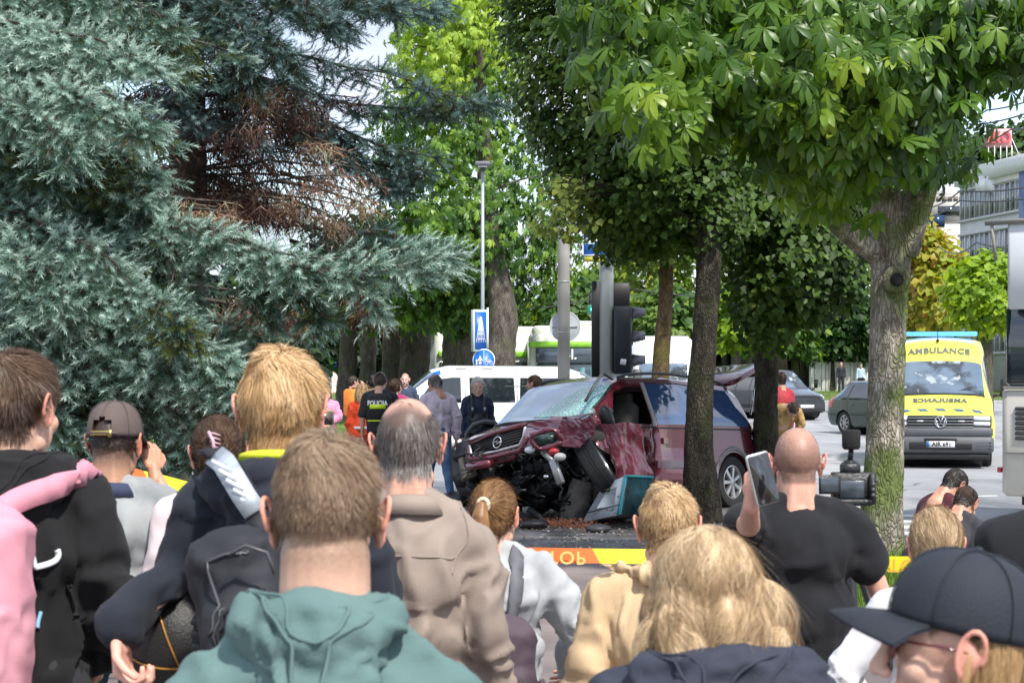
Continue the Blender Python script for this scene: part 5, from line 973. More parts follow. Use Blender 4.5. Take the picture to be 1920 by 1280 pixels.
def green_bus():
    d = 56; t = empty('bus', (X(1085, d), d, gz(0, d)), 0, label='green and white city bus behind the poles, dark destination band', cat='bus'); H = 3.0
    lime = mat('bus_lime', (.22, .5, .03), .35, coat=.5); pale = mat('bus_pale', (.66, .68, .6), .4, coat=.3, var=.05)
    g_ = Geo(); g_.rbox((0, 5, 1.55), (2.9, 10, 2.55), .22); g_.build('body', pale, t, False); g_ = Geo(); g_.rbox((0, 5, 2.9), (2.7, 9.4, .36), .3); g_.build('roof', pale, t); g_ = Geo(); g_.rbox((.1, 3, 3.14), (1.6, 4, .2), .1); g_.build('roof_unit', mat('roof_unit', (.5, .5, .46), .5), t)
    g_ = Geo(); g_.rbox((0, -.02, 2.52), (2.94, .3, .18), .1); g_.build('lime_band', lime, t); g_ = Geo(); g_.rbox((.05, -.06, 2.2), (2.6, .2, .46), .09); g_.build('destination_band', mat('bus_band', (.05, .07, .09), .2, coat=1), t)
    me = text_mesh('pl.', .42, .01, signwhite, bold=.005); ob('lettering', me, t, (-.25, -.18, 2.22), (math.pi/2, 0, 0))
    g_ = Geo(); g_.rbox((.05, -.05, 1.25), (2.6, .16, 1.4), .09); g_.build('windscreen', glass('bus_glass', (.03, .045, .05), .06), t); g_ = Geo(); g_.rbox((0, -.08, .45), (2.8, .2, .5), .1); g_.build('bumper', lime, t)
    for x in (-1.1, -.7, .1, .4, .62): g_ = Geo(); g_.box((x, -.15, 1.35), (.16, .02, 1.0)); g_.build('teal_strip', mat('strip_teal', (.08, .2, .22), .5), t)  # upright teal strips set on the bus windscreen
    # left coach beside it in lime and dark
    g_ = Geo(); g_.tube([(-1.5, -.25, 2.1), (-1.72, -.4, 2.0), (-1.72, -.42, 1.75)], .035, 6); g_.rbox((-1.74, -.42, 1.35), (.26, .16, .9), .07); g_.build('mirror', drk, t); g_ = Geo(); g_.tube([(1.35, -.25, 2.0), (1.62, -.35, 1.9)], .035, 6); g_.rbox((1.68, -.42, 1.35), (.26, .16, .9), .07); g_.build('mirror', drk, t)
    t2_ = empty('bus', (X(985, 62), 62, gz(0, 62)), math.radians(20), label='second city bus with a lime swoosh on its flank, left of the concrete pole', cat='bus'); g_ = Geo(); g_.rbox((0, 1.3, 1.6), (6, 2.5, 2.6), .2); g_.build('body', pale, t2_); g_ = Geo(); g_.rbox((0, 1.3, 2.95), (5.8, 2.3, .3), .2); g_.build('roof', mat('roof_cream', (.62, .58, .5), .6), t2_)
    g_ = Geo(); g_.rbox((-.2, .02, 1.2), (5.4, .1, 1.5), .04); g_.build('side_windows', dglass, t2_); g_ = Geo(); g_.prism([(1.0, .6), (1.9, .6), (2.9, 2.9), (1.7, 2.9)], .06, Matrix.Rotation(math.pi/2, 4, 'X') @ Matrix.Translation((0, 0, .04))); g_.build('lime_swoosh', lime, t2_); g_ = Geo(); g_.rbox((0, .0, 2.2), (5.9, .1, .2), .04); g_.build('lime_band', lime, t2_)
green_bus()
def white_truck():
    d = 64; t = empty('white_van', (X(1245, d), d, gz(0, d)), 0, label='white box van far behind the slim brown trunk', cat='van'); g_ = Geo(); g_.rbox((0, 3, 1.6), (2.0, 5.5, 2.25), .18); g_.rbox((0, 3, 2.72), (1.8, 5, .18), .2); g_.build('body', wht, t)
    g_ = Geo(); g_.rbox((0, .22, 1.62), (1.6, .1, .55), .05); g_.build('windscreen', sglass, t); g_ = Geo(); g_.rbox((0, -.2, 1.0), (1.9, .8, .6), .15); g_.build('bonnet', wht, t); g_ = Geo(); g_.rbox((0, -.55, .62), (1.9, .2, .4), .06); g_.build('bumper', drk, t)
    for s_ in (-1, 1): wheel(t, (s_*.8, .3, .35), .35, .22, s_, 6, steer=-math.pi/2 if s_ > 0 else -math.pi/2); g_ = Geo(); g_.rbox((s_*1.12, .1, 1.65), (.18, .12, .38), .04); g_.build('mirror', drk, t)
white_truck()
def coach():
    c0 = Vector((X(1874, 21.5), 21.5, 0)); hd = math.radians(-38); t = empty('coach', c0, hd, label='pale grey coach cut off by the right edge of the picture', cat='coach')
    body = mat('coach_beige', (.55, .52, .47), .4, coat=.5, var=.06, vs=2); pal = mat('coach_pale', (.72, .75, .8), .35, coat=.5, var=.04)
    # local x runs along the flank to the right, y into the coach
    g_ = Geo(); g_.rbox((5.0, 1.25, .98), (10, 2.5, 1.22), .10); g_.build('lower_body', body, t); g_ = Geo(); g_.rbox((5.0, 1.27, 2.05), (9.96, 2.44, .92), .10); g_.build('side_window', glass('coach_glass', (.012, .03, .035), .08), t); g_ = Geo(); g_.rbox((5.02, 1.25, 2.95), (9.94, 2.42, .92), .14); g_.build('upper_body', pal, t)
    g_ = Geo(); g_.rbox((.72, -.04, 2.95), (1.2, .1, 1.0), .05); g_.build('white_panel', pal, t); g_ = Geo(); g_.tube([(-.12, -.1, 3.42), (2.2, -.1, 3.44)], .03, 8); g_.tube([(-.05, -.1, 3.42), (-.02, -.05, 3.0)], .02, 6); g_.build('rail', conc, t)
    for k in range(7): g_ = Geo(); g_.rbox((.33, -.01, 1.02+k*.055), (.28, .04, .028), .01, Matrix.Rotation(.5, 3, 'X')); g_.build('louvre', drk, t)
    g_ = Geo(); g_.rbox((.3, .02, 1.18), (.34, .02, .46), .02); g_.build('louvre_frame', blk, t); g_ = Geo(); g_.rbox((-.03, .1, .66), (.05, .1, .06), .015); g_.build('marker_lamp', redl, t); g_ = Geo(); g_.rbox((5, -.012, 1.58), (9.9, .03, .03), .005); g_.rbox((5, -.012, .86), (9.9, .03, .02), .005); g_.build('trim', mat('trim_grey', (.25, .24, .23), .5), t)
    for xc in (2.6, 8): wheel(t, (xc, .12, .48), .48, .28, -1, 8)
    g_ = Geo(); g_.box((5, 1.25, .42), (9.6, 2.2, .3)); g_.build('underbody', blk, t)
coach()
# ================================================================ THE CRASHED MINIVAN
def wreck():
    hd = math.atan2(-math.cos(math.radians(40)), -math.sin(math.radians(40))); t = empty('crashed_minivan', (0, 0, 0), 0, label='wrecked dark red minivan with torn off front and crumpled side', cat='car')
    Rm = Matrix.Rotation(hd, 4, 'Z') @ Matrix.Rotation(math.radians(-2.4), 4, 'Y') @ Matrix.Rotation(math.radians(3.8), 4, 'X')
    foot = Vector((.92, .82, 0)); gp = Vector((X(1368, 25.0), 25.0, 0)); t.matrix_world = Matrix.Translation(gp-Rm.to_3x3() @ foot) @ Rm
    paint = mat('cherry_red_paint', (.12, .015, .028), .25, .35, var=.12, vs=2, coat=1); tl_ = t.matrix_world.inverted()
    def loc(px, py, d): return tl_ @ W(px, py, d)
    ar = [(.92, .38, .34)]
    st = [(0, .42, .62, .95, 1.02, .72, .84, .80, .6, .03), (.06, .32, .6, .98, 1.1, .80, .89, .86, .62, .04), (.42, .28, .6, 1.02, 1.55, .84, .91, .88, .66, .06), (.7, .26, .6, 1.03, 1.66, .85, .92, .89, .68, .07), (2.0, .26, .6, 1.02, 1.70, .85, .92, .89, .70, .07), (2.95, .26, .6, 1.01, 1.67, .85, .92, .89, .69, .07), (3.2, .26, .6, 1.0, 1.59, .85, .92, .89, .69, .06), (3.78, .26, .6, .99, 1.10, .85, .92, .88, .74, .03), (4.3, .26, .55, .88, .97, .84, .90, .84, .66, .03), (4.52, .28, .5, .78, .88, .78, .84, .76, .6, .03), (4.6, .3, .48, .72, .80, .7, .78, .7, .52, .03)]
    def ridged(P, s_): return np.abs(vnoise(P.reshape(-1, 3), s_)).reshape(P.shape[:-1])
    def deform(P, v, sd_):
        x, y, z = P[..., 0], P[..., 1], P[..., 2]; left = (sd_ > 0)&(y > .05) | (y > .35)
        m = np.clip((x-2.55)/.3, 0, 1)*np.clip((y-.1)/.35, 0, 1)*np.clip((.66-v)/.12, 0, 1); m2 = np.clip((x-3.4)/.4, 0, 1)*np.clip((y+.1)/.5, 0, 1)
        mm = np.maximum(m*np.clip((1.12-z)/.2, 0, 1), m2); A_ = (ridged(P, 2.1)-.25)*.30+(ridged(P+3, 4.3)-.25)*.17+(ridged(P+9, 9)-.25)*.045
        P = P.copy(); P[..., 1] = y-mm*(.05+A_*.9)-.16*mm*np.exp(-((x-3.6)/.5)**2)*np.clip((1.0-z)/.5, 0, 1); P[..., 2] = z+mm*A_*.35*np.clip((x-3)/.4, 0, 1); P[..., 0] = x-mm*A_*.25-.12*m2*np.clip((x-3.9)/.6, 0, 1)
        q = np.clip((x-1.7)/.3, 0, 1)*np.clip((2.55-x)/.3, 0, 1)*np.clip((y-.5)/.3, 0, 1)*np.clip(1-np.abs(z-.75)/.3, 0, 1); P[..., 1] -= .05*q
        q = np.exp(-((x-.18)/.2)**2-((z-.95)/.16)**2)*np.clip((y-.5)/.2, 0, 1); P[..., 1] -= .09*q*(1+ridged(P, 9))
        return P
    b = Body(st, ar, deform)
    def hole(x, u):
        n = vnoise(np.stack([x, u*2, x*0], -1).reshape(-1, 3), 5).reshape(x.shape)*.12; v = 1-np.abs(u); L_ = u > 0
        h = (x > 4.25) & (v < .56) & ~L_; h |= (x > 4.02+n) & (v < .50) & L_; h |= (x > 4.45) & (v < .57); h |= (x > 3.5+n*1.2) & (x < 4.1) & (v < .30+n*.6) & L_; h |= (x > 3.9) & (v < .25)
        h |= (x > 2.68) & (x < 2.68+.86-(v-.52)*1.2) & (v > .525) & (v < .765) & L_        # empty driver window
        h |= (x > 2.68) & (x < 3.2) & (v > .54) & (v < .76) & ~L_
        h |= (x < .40) & (v > .58)                                   # the tailgate is up
        return h
    b.shell('body', paint, t, 300, 110, hole, 24)
    tg = mat('violet_tinted_glass', (.03, .07, .17), .04, 0, 0, coat=1, spec=1)
    b.panel('side_window', [(1.66, .475), (2.57, .475), (2.57, .215), (1.66, .215)], tg, t, 12, 8); b.panel('side_window', [(.38, .475), (1.54, .475), (1.54, .215), (.74, .22)], tg, t, 12, 8); b.panel('side_window', [(.38, -.475), (2.57, -.475), (2.57, -.215), (.74, -.22)], tg, t)
    for L_ in ([(2.63, .96), (2.63, .5), (2.63, .2)], [(1.60, .7), (1.60, .47), (1.62, .2), (2.6, .19)], [(1.63, .96), (1.60, .7)]): b.line('door_gap', L_, blk, t, .007, 30)
    b.line('window_sill', [(.5, .505), (2.6, .505)], blk, t, .010, 20); b.line('window_sill', [(2.65, .5), (3.5, .5)], blk, t, .014, 20)
    b.panel('side_moulding', [(1.45, .765), (2.6, .765), (2.6, .70), (1.45, .70)], mat('plum_moulding', (.10, .08, .10), .4), t, 10, 4, e=.02); b.panel('pillar_trim', [(2.59, .49), (2.66, .49), (2.66, .2), (2.59, .2)], mat('grey_pillar', (.28, .27, .26), .5), t, 4, 8, e=.012)
    b.panel('door_handle', [(2.76, .60), (2.98, .60), (2.98, .56), (2.76, .56)], blk, t, 5, 3, e=.03); b.panel('door_handle', [(2.3, .60), (2.5, .60), (2.5, .565), (2.3, .565)], paint, t, 5, 3, e=.03)
    # arch trim and rear bumper
    g_ = Geo(); g_.tube([(.92+.43*math.cos(a), .90, .34+.43*math.sin(a)) for a in np.linspace(-.1, math.pi+.1, 20)], .035, 6); g_.build('arch_trim', mat('grey_cladding', (.20, .19, .20), .5), t, True)
    g_ = Geo(); g_.rbox((.12, 0, .52), (.34, 1.76, .30), .12); g_.build('rear_bumper', paint, t); g_ = Geo(); g_.rbox((.1, 0, .68), (.36, 1.80, .05), .10); g_.build('bumper_strip', mat('grey_cladding', (.20, .19, .20), .5), t)
    g_ = Geo(); g_.tube([(.92, -.85, .34), (.92, .80, .34)], .40, 22, up=(0, 0, 1)); g_.build('wheel_well', blk, t, True)
    g_ = Geo(); g_.box((1.9, 0, .26), (3.4, 1.5, .08)); g_.build('floor_pan', blk, t)
    wheel(t, (.92, .80, .335), .335, .21, 1, 7); wheel(t, (.92, -.80, .45), .335, .21, -1, 7); wheel(t, (3.75, -.72, .36), .335, .21, -1, 7)
    # front wheel torn and turned, tread to the camera
    cw = loc(1117, 871, 21.9); R3 = tl_.to_3x3(); ax = Vector((.84, -.10, .52)).normalized(); z_ = (R3 @ ax).normalized(); x_ = z_.orthogonal().normalized(); y_ = z_.cross(x_); M = Matrix([[x_.x, y_.x, z_.x, cw.x], [x_.y, y_.y, z_.y, cw.y], [x_.z, y_.z, z_.z, cw.z], [0, 0, 0, 1]]); wheel(t, None, .33, .23, 1, 7, M4=M)
    # windscreen, cracked
    cg = mat('cracked_glass', (.22, .36, .46), .12, 0, 0, coat=1, spec=1); nt = cg.node_tree; N = nt.nodes.new; p = [n for n in nt.nodes if n.type == 'BSDF_PRINCIPLED'][0]; vo = N('ShaderNodeTexVoronoi'); vo.feature = 'DISTANCE_TO_EDGE'; vo.inputs['Scale'].default_value = 26; tcn = N('ShaderNodeTexCoord'); nt.links.new(tcn.outputs['Object'], vo.inputs['Vector']); rr = N('ShaderNodeValToRGB'); rr.color_ramp.elements[0].position = .0; rr.color_ramp.elements[1].position = .06; rr.color_ramp.elements[0].color = (.65, .85, .80, 1); rr.color_ramp.elements[1].color = (.07, .24, .22, 1); nt.links.new(vo.outputs[0], rr.inputs[0]); nt.links.new(rr.outputs[0], p.inputs['Base Color'])
    b.panel('windscreen', [(3.76, -.16), (3.76, .17), (3.2, .155), (3.2, -.14)], mat('pale_painted_reflection', (.30, .40, .50), .06, 0, .4, vs=2.5, coat=1, spec=1), t, 20, 14, e=.008); b.panel('shattered_glass', [(3.73, -.02), (3.75, .165), (3.22, .152), (3.30, .05)], cg, t, 14, 10, e=.02)  # pale blue of the windscreen paints a sky reflection into the glass colour
    b.line('windscreen_trim', [(3.78, -.17), (3.78, .18)], blk, t, .018, 40); b.line('windscreen_trim', [(3.76, .18), (3.2, .165)], blk, t, .02, 20)
    # roof rails
    for s_ in (1, -1): g_ = Geo(); P = [tuple(b.S(x_, s_*.13)+np.array([0, 0, .065-.05*(abs(x_-1.78)/1.25)**4])) for x_ in np.linspace(.55, 3.0, 15)]; g_.tube(P, .018, 6); g_.build('roof_rail', drk, t, True)
    # bent pillar strip and folded mirror
    g_ = Geo(); g_.tube([loc(1098, 752, 22.9), loc(1112, 726, 23), loc(1130, 699, 23.1), loc(1148, 711, 23.2)], .028, 6, flat=.5); g_.build('bent_pillar', drk, t, True)
    g_ = Geo(); g_.ell((0, 0, 0), (.10, .07, .17), n=14); mv = Matrix.Rotation(.6, 3, 'Y'); c = loc(1138, 784, 22.5); g_.V = [tuple(mv @ Vector(v)+c) for v in g_.V]; g_.tube([c+Vector((-.2, -.1, .1)), c], [.04, .03], 6); g_.build('mirror', blk, t, True); g_ = Geo(); q = loc(1112, 778, 22.6); g_.box(q, (.10, .02, .13), Matrix.Rotation(.5, 3, 'Y')); g_.build('mirror_glass', lens, t)
    # interior
    it = mat('interior_grey', (.06, .06, .055), .9); cream = mat('cream_trim', (.4, .38, .33), .8)
    for y in (.42, -.42):
        g_ = Geo(); g_.rbox((2.75, y, .95), (.22, .5, .75), .08, Matrix.Rotation(-.2, 3, 'Y')); g_.rbox((2.62, y, 1.36), (.12, .26, .2), .05); g_.rbox((3.0, y, .62), (.55, .5, .18), .08); g_.build('seat', it, t)
    g_ = Geo(); g_.rbox((3.6, 0, .92), (.4, 1.5, .25), .1); g_.build('dashboard', it, t); g_ = Geo(); ring = [(3.35+.06*math.sin(a), .42+.19*math.cos(a), 1.0+.18*math.sin(a)) for a in np.linspace(0, 6.283, 25)]; g_.tube(ring, .016, 6); g_.build('steering_wheel', blk, t, True)
    g_ = Geo(); g_.rbox((3.1, .45, 1.0), (.25, .2, .25), .1); g_.build('airbag', cream, t); g_ = Geo(); g_.box((1.62, 0, .95), (.05, 1.6, 1.2)); g_.build('load_partition', it, t)
    # bonnet edge and grille
    gr = empty('grille', (0, 0, 0)); gr.parent = t; L1 = (881, 836, 22.15); L2 = (985, 803, 21.6)
    def gp_(a, h, o=0):  # a along 0..1, h metres down
        p = Vector(W(*L1)).lerp(Vector(W(*L2)), a); p.z -= h; p.y -= o; return tl_ @ p
    g_ = Geo(); g_.add([gp_(.02, -.02, -.02), gp_(.98, -.03, -.02), gp_(.92, .14, -.02), gp_(.06, .10, -.02), gp_(.02, -.02, -.10), gp_(.98, -.03, -.10), gp_(.92, .14, -.10), gp_(.06, .10, -.10)], [(0, 1, 2, 3), (7, 6, 5, 4), (0, 4, 5, 1), (1, 5, 6, 2), (2, 6, 7, 3), (3, 7, 4, 0)]); g_.build('mesh_insert', blk, gr)
    for k in range(5): g_ = Geo(); h0 = -.005+k*.026; g_.tube([gp_(.05+.01*k, h0, .01), gp_(.95-.012*k, h0+.004*k, .01)], .005, 5); g_.build('slat', drk, gr)
    g_ = Geo(); g_.tube([gp_(0, -.03, 0), gp_(.02, .08, .0), gp_(.08, .125, 0), gp_(.5, .155, 0), gp_(.90, .165, 0), gp_(.97, .09, 0), gp_(1.0, -.03, 0)], .017, 8, flat=1.2); g_.build('surround', mat('silver_trim', (.55, .53, .53), .25, .5), gr, True)
    g_ = Geo(); g_.tube([gp_(-.01, -.04, 0), gp_(.5, -.06, 0), gp_(1.01, -.045, 0)], .03, 8); g_.tube([gp_(-.02, .02, .0), gp_(.0, .15, .0), gp_(.4, .21, 0), gp_(.92, .23, 0), gp_(1.03, .1, 0)], .035, 8); g_.build('bonnet_lip', paint, t, True)
    c = gp_(.5, .055, .03); u1 = (gp_(.6, .055, .03)-c).normalized(); u2 = (gp_(.5, 0, .03)-c).normalized(); g_ = Geo(); g_.tube([c+(u1*math.cos(a)+u2*math.sin(a))*.062 for a in np.linspace(0, 6.283, 25)], .009, 6); g_.tube([c-u1*.075+u2*.0, c+u1*.01+u2*.014, c-u1*.01-u2*.014, c+u1*.075], .009, 5); g_.build('badge', chrome, t, True)
    # bonnet panel (whole right part, folded left part)
    # torn front: dark frames, hoses, lamps
    iron = mat('oily_iron', (.02, .02, .022), .5, .4, var=.4, vs=10, bump=.4); g_ = Geo(); rr = random.Random(5)
    def lump(px, py, d, s_, m=None): 
        g_.box(loc(px, py, d), s_, Matrix.Rotation(rr.uniform(-.6, .6), 3, 'X') @ Matrix.Rotation(rr.uniform(-.6, .6), 3, 'Y') @ Matrix.Rotation(rr.uniform(-.6, .6), 3, 'Z'), rr.uniform(.75, 1.1))
    for _ in range(150):
        px = rr.uniform(868, 1085); py = rr.uniform(840, 945)-(px-860)*.10; lump(px, py, rr.uniform(22.3, 23.1), (rr.uniform(.06, .28), rr.uniform(.06, .28), rr.uniform(.04, .2)))
    for _ in range(60): px = rr.uniform(900, 1120); lump(px, rr.uniform(900, 955), rr.uniform(22.3, 23), (rr.uniform(.1, .3), rr.uniform(.1, .3), rr.uniform(.06, .16)))
    g_.build('engine_wreckage', iron, t, kind='stuff')
    g_ = Geo(); g_.box((3.95, -.05, .5), (.8, 1.35, .5)); g_.box((3.5, -.1, .55), (.4, 1.3, .6)); g_.build('engine_block', iron, t)
    g_ = Geo()
    for _ in range(60):
        px = rr.uniform(870, 1090); py = rr.uniform(835, 950)-(px-860)*.08; d_ = rr.uniform(21.8, 22.4); pts = [loc(px, py, d_)]
        for q in range(4): px += rr.uniform(-18, 18); py += rr.uniform(-6, 14); pts.append(loc(px, py, d_+rr.uniform(-.1, .1)))
        g_.tube(pts, rr.uniform(.005, .018), 6)
    g_.build('hoses', blk, t, True, kind='stuff')
    g_ = Geo(); g_.box(loc(928, 862, 21.95), (.08, .62, .10), Matrix.Rotation(.15, 3, 'X')); g_.box(loc(900, 872, 21.9), (.10, .34, .08), Matrix.Rotation(.1, 3, 'X')); g_.build('crossmember', paint, t)
    for (px, py, d_, r_, m) in ((993, 843, 21.6, .055, lens), (1050, 856, 21.35, .062, mat('washer_plastic', (.5, .5, .48), .5)), (1038, 846, 21.5, .06, redl), (1024, 893, 21.4, .03, chrome)): g_ = Geo(); g_.ell(loc(px, py, d_), (r_, r_*1.2, r_*.75)); g_.build('lamp_unit' if m in (lens, redl) else 'washer_bottle', m, t, True)
    g_ = Geo(); g_.rbox(loc(1044, 884, 21.4), (.06, .1, .3), .02, Matrix.Rotation(.4, 3, 'X')); g_.box(loc(1030, 858, 21.5), (.05, .25, .06), Matrix.Rotation(-.7, 3, 'X')); g_.build('torn_bracket', mat('bare_aluminium', (.35, .34, .33), .4, .7), t)
    # headlight cavity with torn paint frame
    g_ = Geo(); ring = [loc(1000+ 43*math.cos(a)+(8 if math.sin(a) > 0 else 0), 826-18*math.sin(a)-.2*43*math.cos(a)*0-10, 21.55) for a in np.linspace(0, 6.283, 17)]; ring = [loc(1024+28*math.cos(a), 823-17*math.sin(a)+3*math.cos(3*a), 21.5) for a in np.linspace(0, 6.283, 19)]; g_.tube(ring, [.022+.008*(i % 3) for i in range(19)], 6); g_.build('headlight_frame', paint, t); g_ = Geo(); g_.ell(loc(1024, 823, 21.85), (.16, .2, .1)); g_.build('headlight_bowl', mat('greenish_glass', (.03, .06, .05), .15, coat=1), t, True)
    # crumpled sheets over the wheel and on the fender
    def sheetp(name, P4, n=26, amp=.05, m=paint, seed=0, th=.012, fr=6):
        A_, B_, C_, D_ = [np.array(tuple(loc(*p))) for p in P4]; a, q = np.meshgrid(np.linspace(0, 1, n), np.linspace(0, 1, n), indexing='ij'); a = a[..., None]; q = q[..., None]; P = (A_*(1-a)+B_*a)*(1-q)+(D_*(1-a)+C_*a)*q; N_ = np.cross(B_-A_, D_-A_); N_ /= np.linalg.norm(N_); f = (ridged(P+seed, fr*.55)-.25)*amp*2.6+(ridged(P+seed+7, fr*1.3)-.25)*amp*1.0+(ridged(P+seed+7, fr*3)-.25)*amp*.22; P = P+N_*f[..., None]; e = .02*(vnoise((P+seed).reshape(-1, 3), 12)).reshape(n, n)[..., None]; P = P+e*(B_-A_)
        V = np.concatenate([P.reshape(-1, 3), (P-N_*th).reshape(-1, 3)]); idx = np.arange(n*n).reshape(n, n); F_ = np.stack([idx[:-1, :-1], idx[1:, :-1], idx[1:, 1:], idx[:-1, 1:]], -1).reshape(-1, 4); Fs = [tuple(f_) for f_ in F_]+[tuple((f_+n*n)[::-1]) for f_ in F_]; bd = list(idx[0, :])+list(idx[1:, -1])+list(idx[-1, ::-1][1:])+list(idx[::-1, 0][1:-1])
        for i in range(len(bd)): j = (i+1) % len(bd); Fs.append((bd[i], bd[j], bd[j]+n*n, bd[i]+n*n))
        autosmooth(ob(name, mesh_np(name, V, Fs, m), t), 22)
    sc = mat('scraped_red_paint', (.13, .020, .034), .36, .35, var=.3, vs=5, coat=.35, c2=(.19, .06, .075), c2s=6, c2p=(.55, .66))
    sheetp('fender', [(1040, 812, 21.6), (1052, 785, 21.9), (1122, 778, 22.3), (1110, 830, 21.9)], 30, .045, sc, 1, fr=5)
    sheetp('fender', [(1048, 838, 21.5), (1040, 812, 21.6), (1110, 815, 21.9), (1088, 838, 21.6)], 24, .04, sc, 4, fr=6)
    sheetp('crumpled_door', [(1122, 795, 22.15), (1196, 794, 22.75), (1222, 892, 22.75), (1160, 900, 22.0)], 40, .05, sc, 8, fr=4)
    sheetp('crumpled_bonnet', [(985, 800, 21.75), (1042, 782, 22.3), (1118, 775, 22.6), (1042, 806, 21.75)], 26, .03, sc, 12, fr=4)
    sheetp('inner_arch', [(1060, 845, 21.9), (1090, 822, 22.1), (1140, 850, 22.3), (1160, 905, 22.2)], 20, .03, blk, 15)
    # tailgate up
    g_ = Geo(); Rt = Matrix.Rotation(math.radians(20), 3, 'Y'); g_.rbox((-.26, .28, 0), (.85, .86, .07), .12); g_.rbox((-.56, .28, -.05), (.26, .84, .10), .1); g_.V = [tuple(Rt @ Vector(v)+Vector((.42, 0, 1.70))) for v in g_.V]; g_.build('tailgate', paint, t); 
    for s_ in (-1, 1): g_ = Geo(); g_.tube([(.1, s_*.66, 1.25), (-.1, s_*.66, 1.85)], .014, 6); g_.build('gas_strut', chrome, t)
    # far door standing open: black window frame behind the bonnet
    dr = empty('door', (0, 0, 0)); dr.parent = t; g_ = Geo(); g_.tube([loc(874, 850, 24.3), loc(875, 812, 24.3), loc(888, 796, 24.3), loc(908, 790, 24.3), loc(926, 792, 24.3), loc(944, 806, 24.3), loc(960, 830, 24.3)], .032, 8); g_.build('window_frame', mat('frame_black', (.05, .05, .055), .35), dr, True); g_ = Geo(); g_.add([loc(876, 850, 24.32), loc(877, 812, 24.32), loc(908, 792, 24.32), loc(926, 794, 24.32), loc(956, 850, 24.32), loc(876, 850, 24.33), loc(877, 812, 24.33), loc(908, 792, 24.33), loc(926, 794, 24.33), loc(956, 850, 24.33)], [(0, 1, 2, 3, 4), (9, 8, 7, 6, 5), (0, 5, 6, 1), (1, 6, 7, 2), (2, 7, 8, 3), (3, 8, 9, 4), (4, 9, 5, 0)]); g_.build('window', clear_glass('door_glass'), dr); g_ = Geo(); g_.box(loc(915, 880, 24.4), (.9, .06, .75)); g_.build('door_panel', paint, dr)
    # hanging black bumper skin and sagging arch liner at the far corner
    g_ = Geo(); g_.tube([loc(852, 846, 22.8), loc(858, 880, 22.7), loc(868, 905, 22.5), loc(890, 925, 22.3)], [.07, .12, .12, .06], 8, flat=.5); g_.build('hanging_bumper', blk, t, True); g_ = Geo(); g_.tube([loc(880, 848, 22.3), loc(886, 890, 22.2), (loc(873, 898, 22.2)), loc(868, 860, 22.3)], .06, 8); g_.build('arch_liner', mat('dusty_liner', (.09, .08, .065), .9), t, True)
    g_ = Geo(); g_.tube([loc(990, 953, 22.1), loc(1012, 968, 22.1), loc(1028, 990, 22)], .04, 7); g_.tube([loc(1080, 950, 22.2), (loc(1050, 958, 22.2)), loc(1047, 990, 22.1)], .012, 6); g_.tube([loc(960, 950, 22.1), loc(985, 972, 22), loc(1010, 992, 22)], .02, 6); g_.build('broken_arm', iron, t, True)
    return t
wreck()
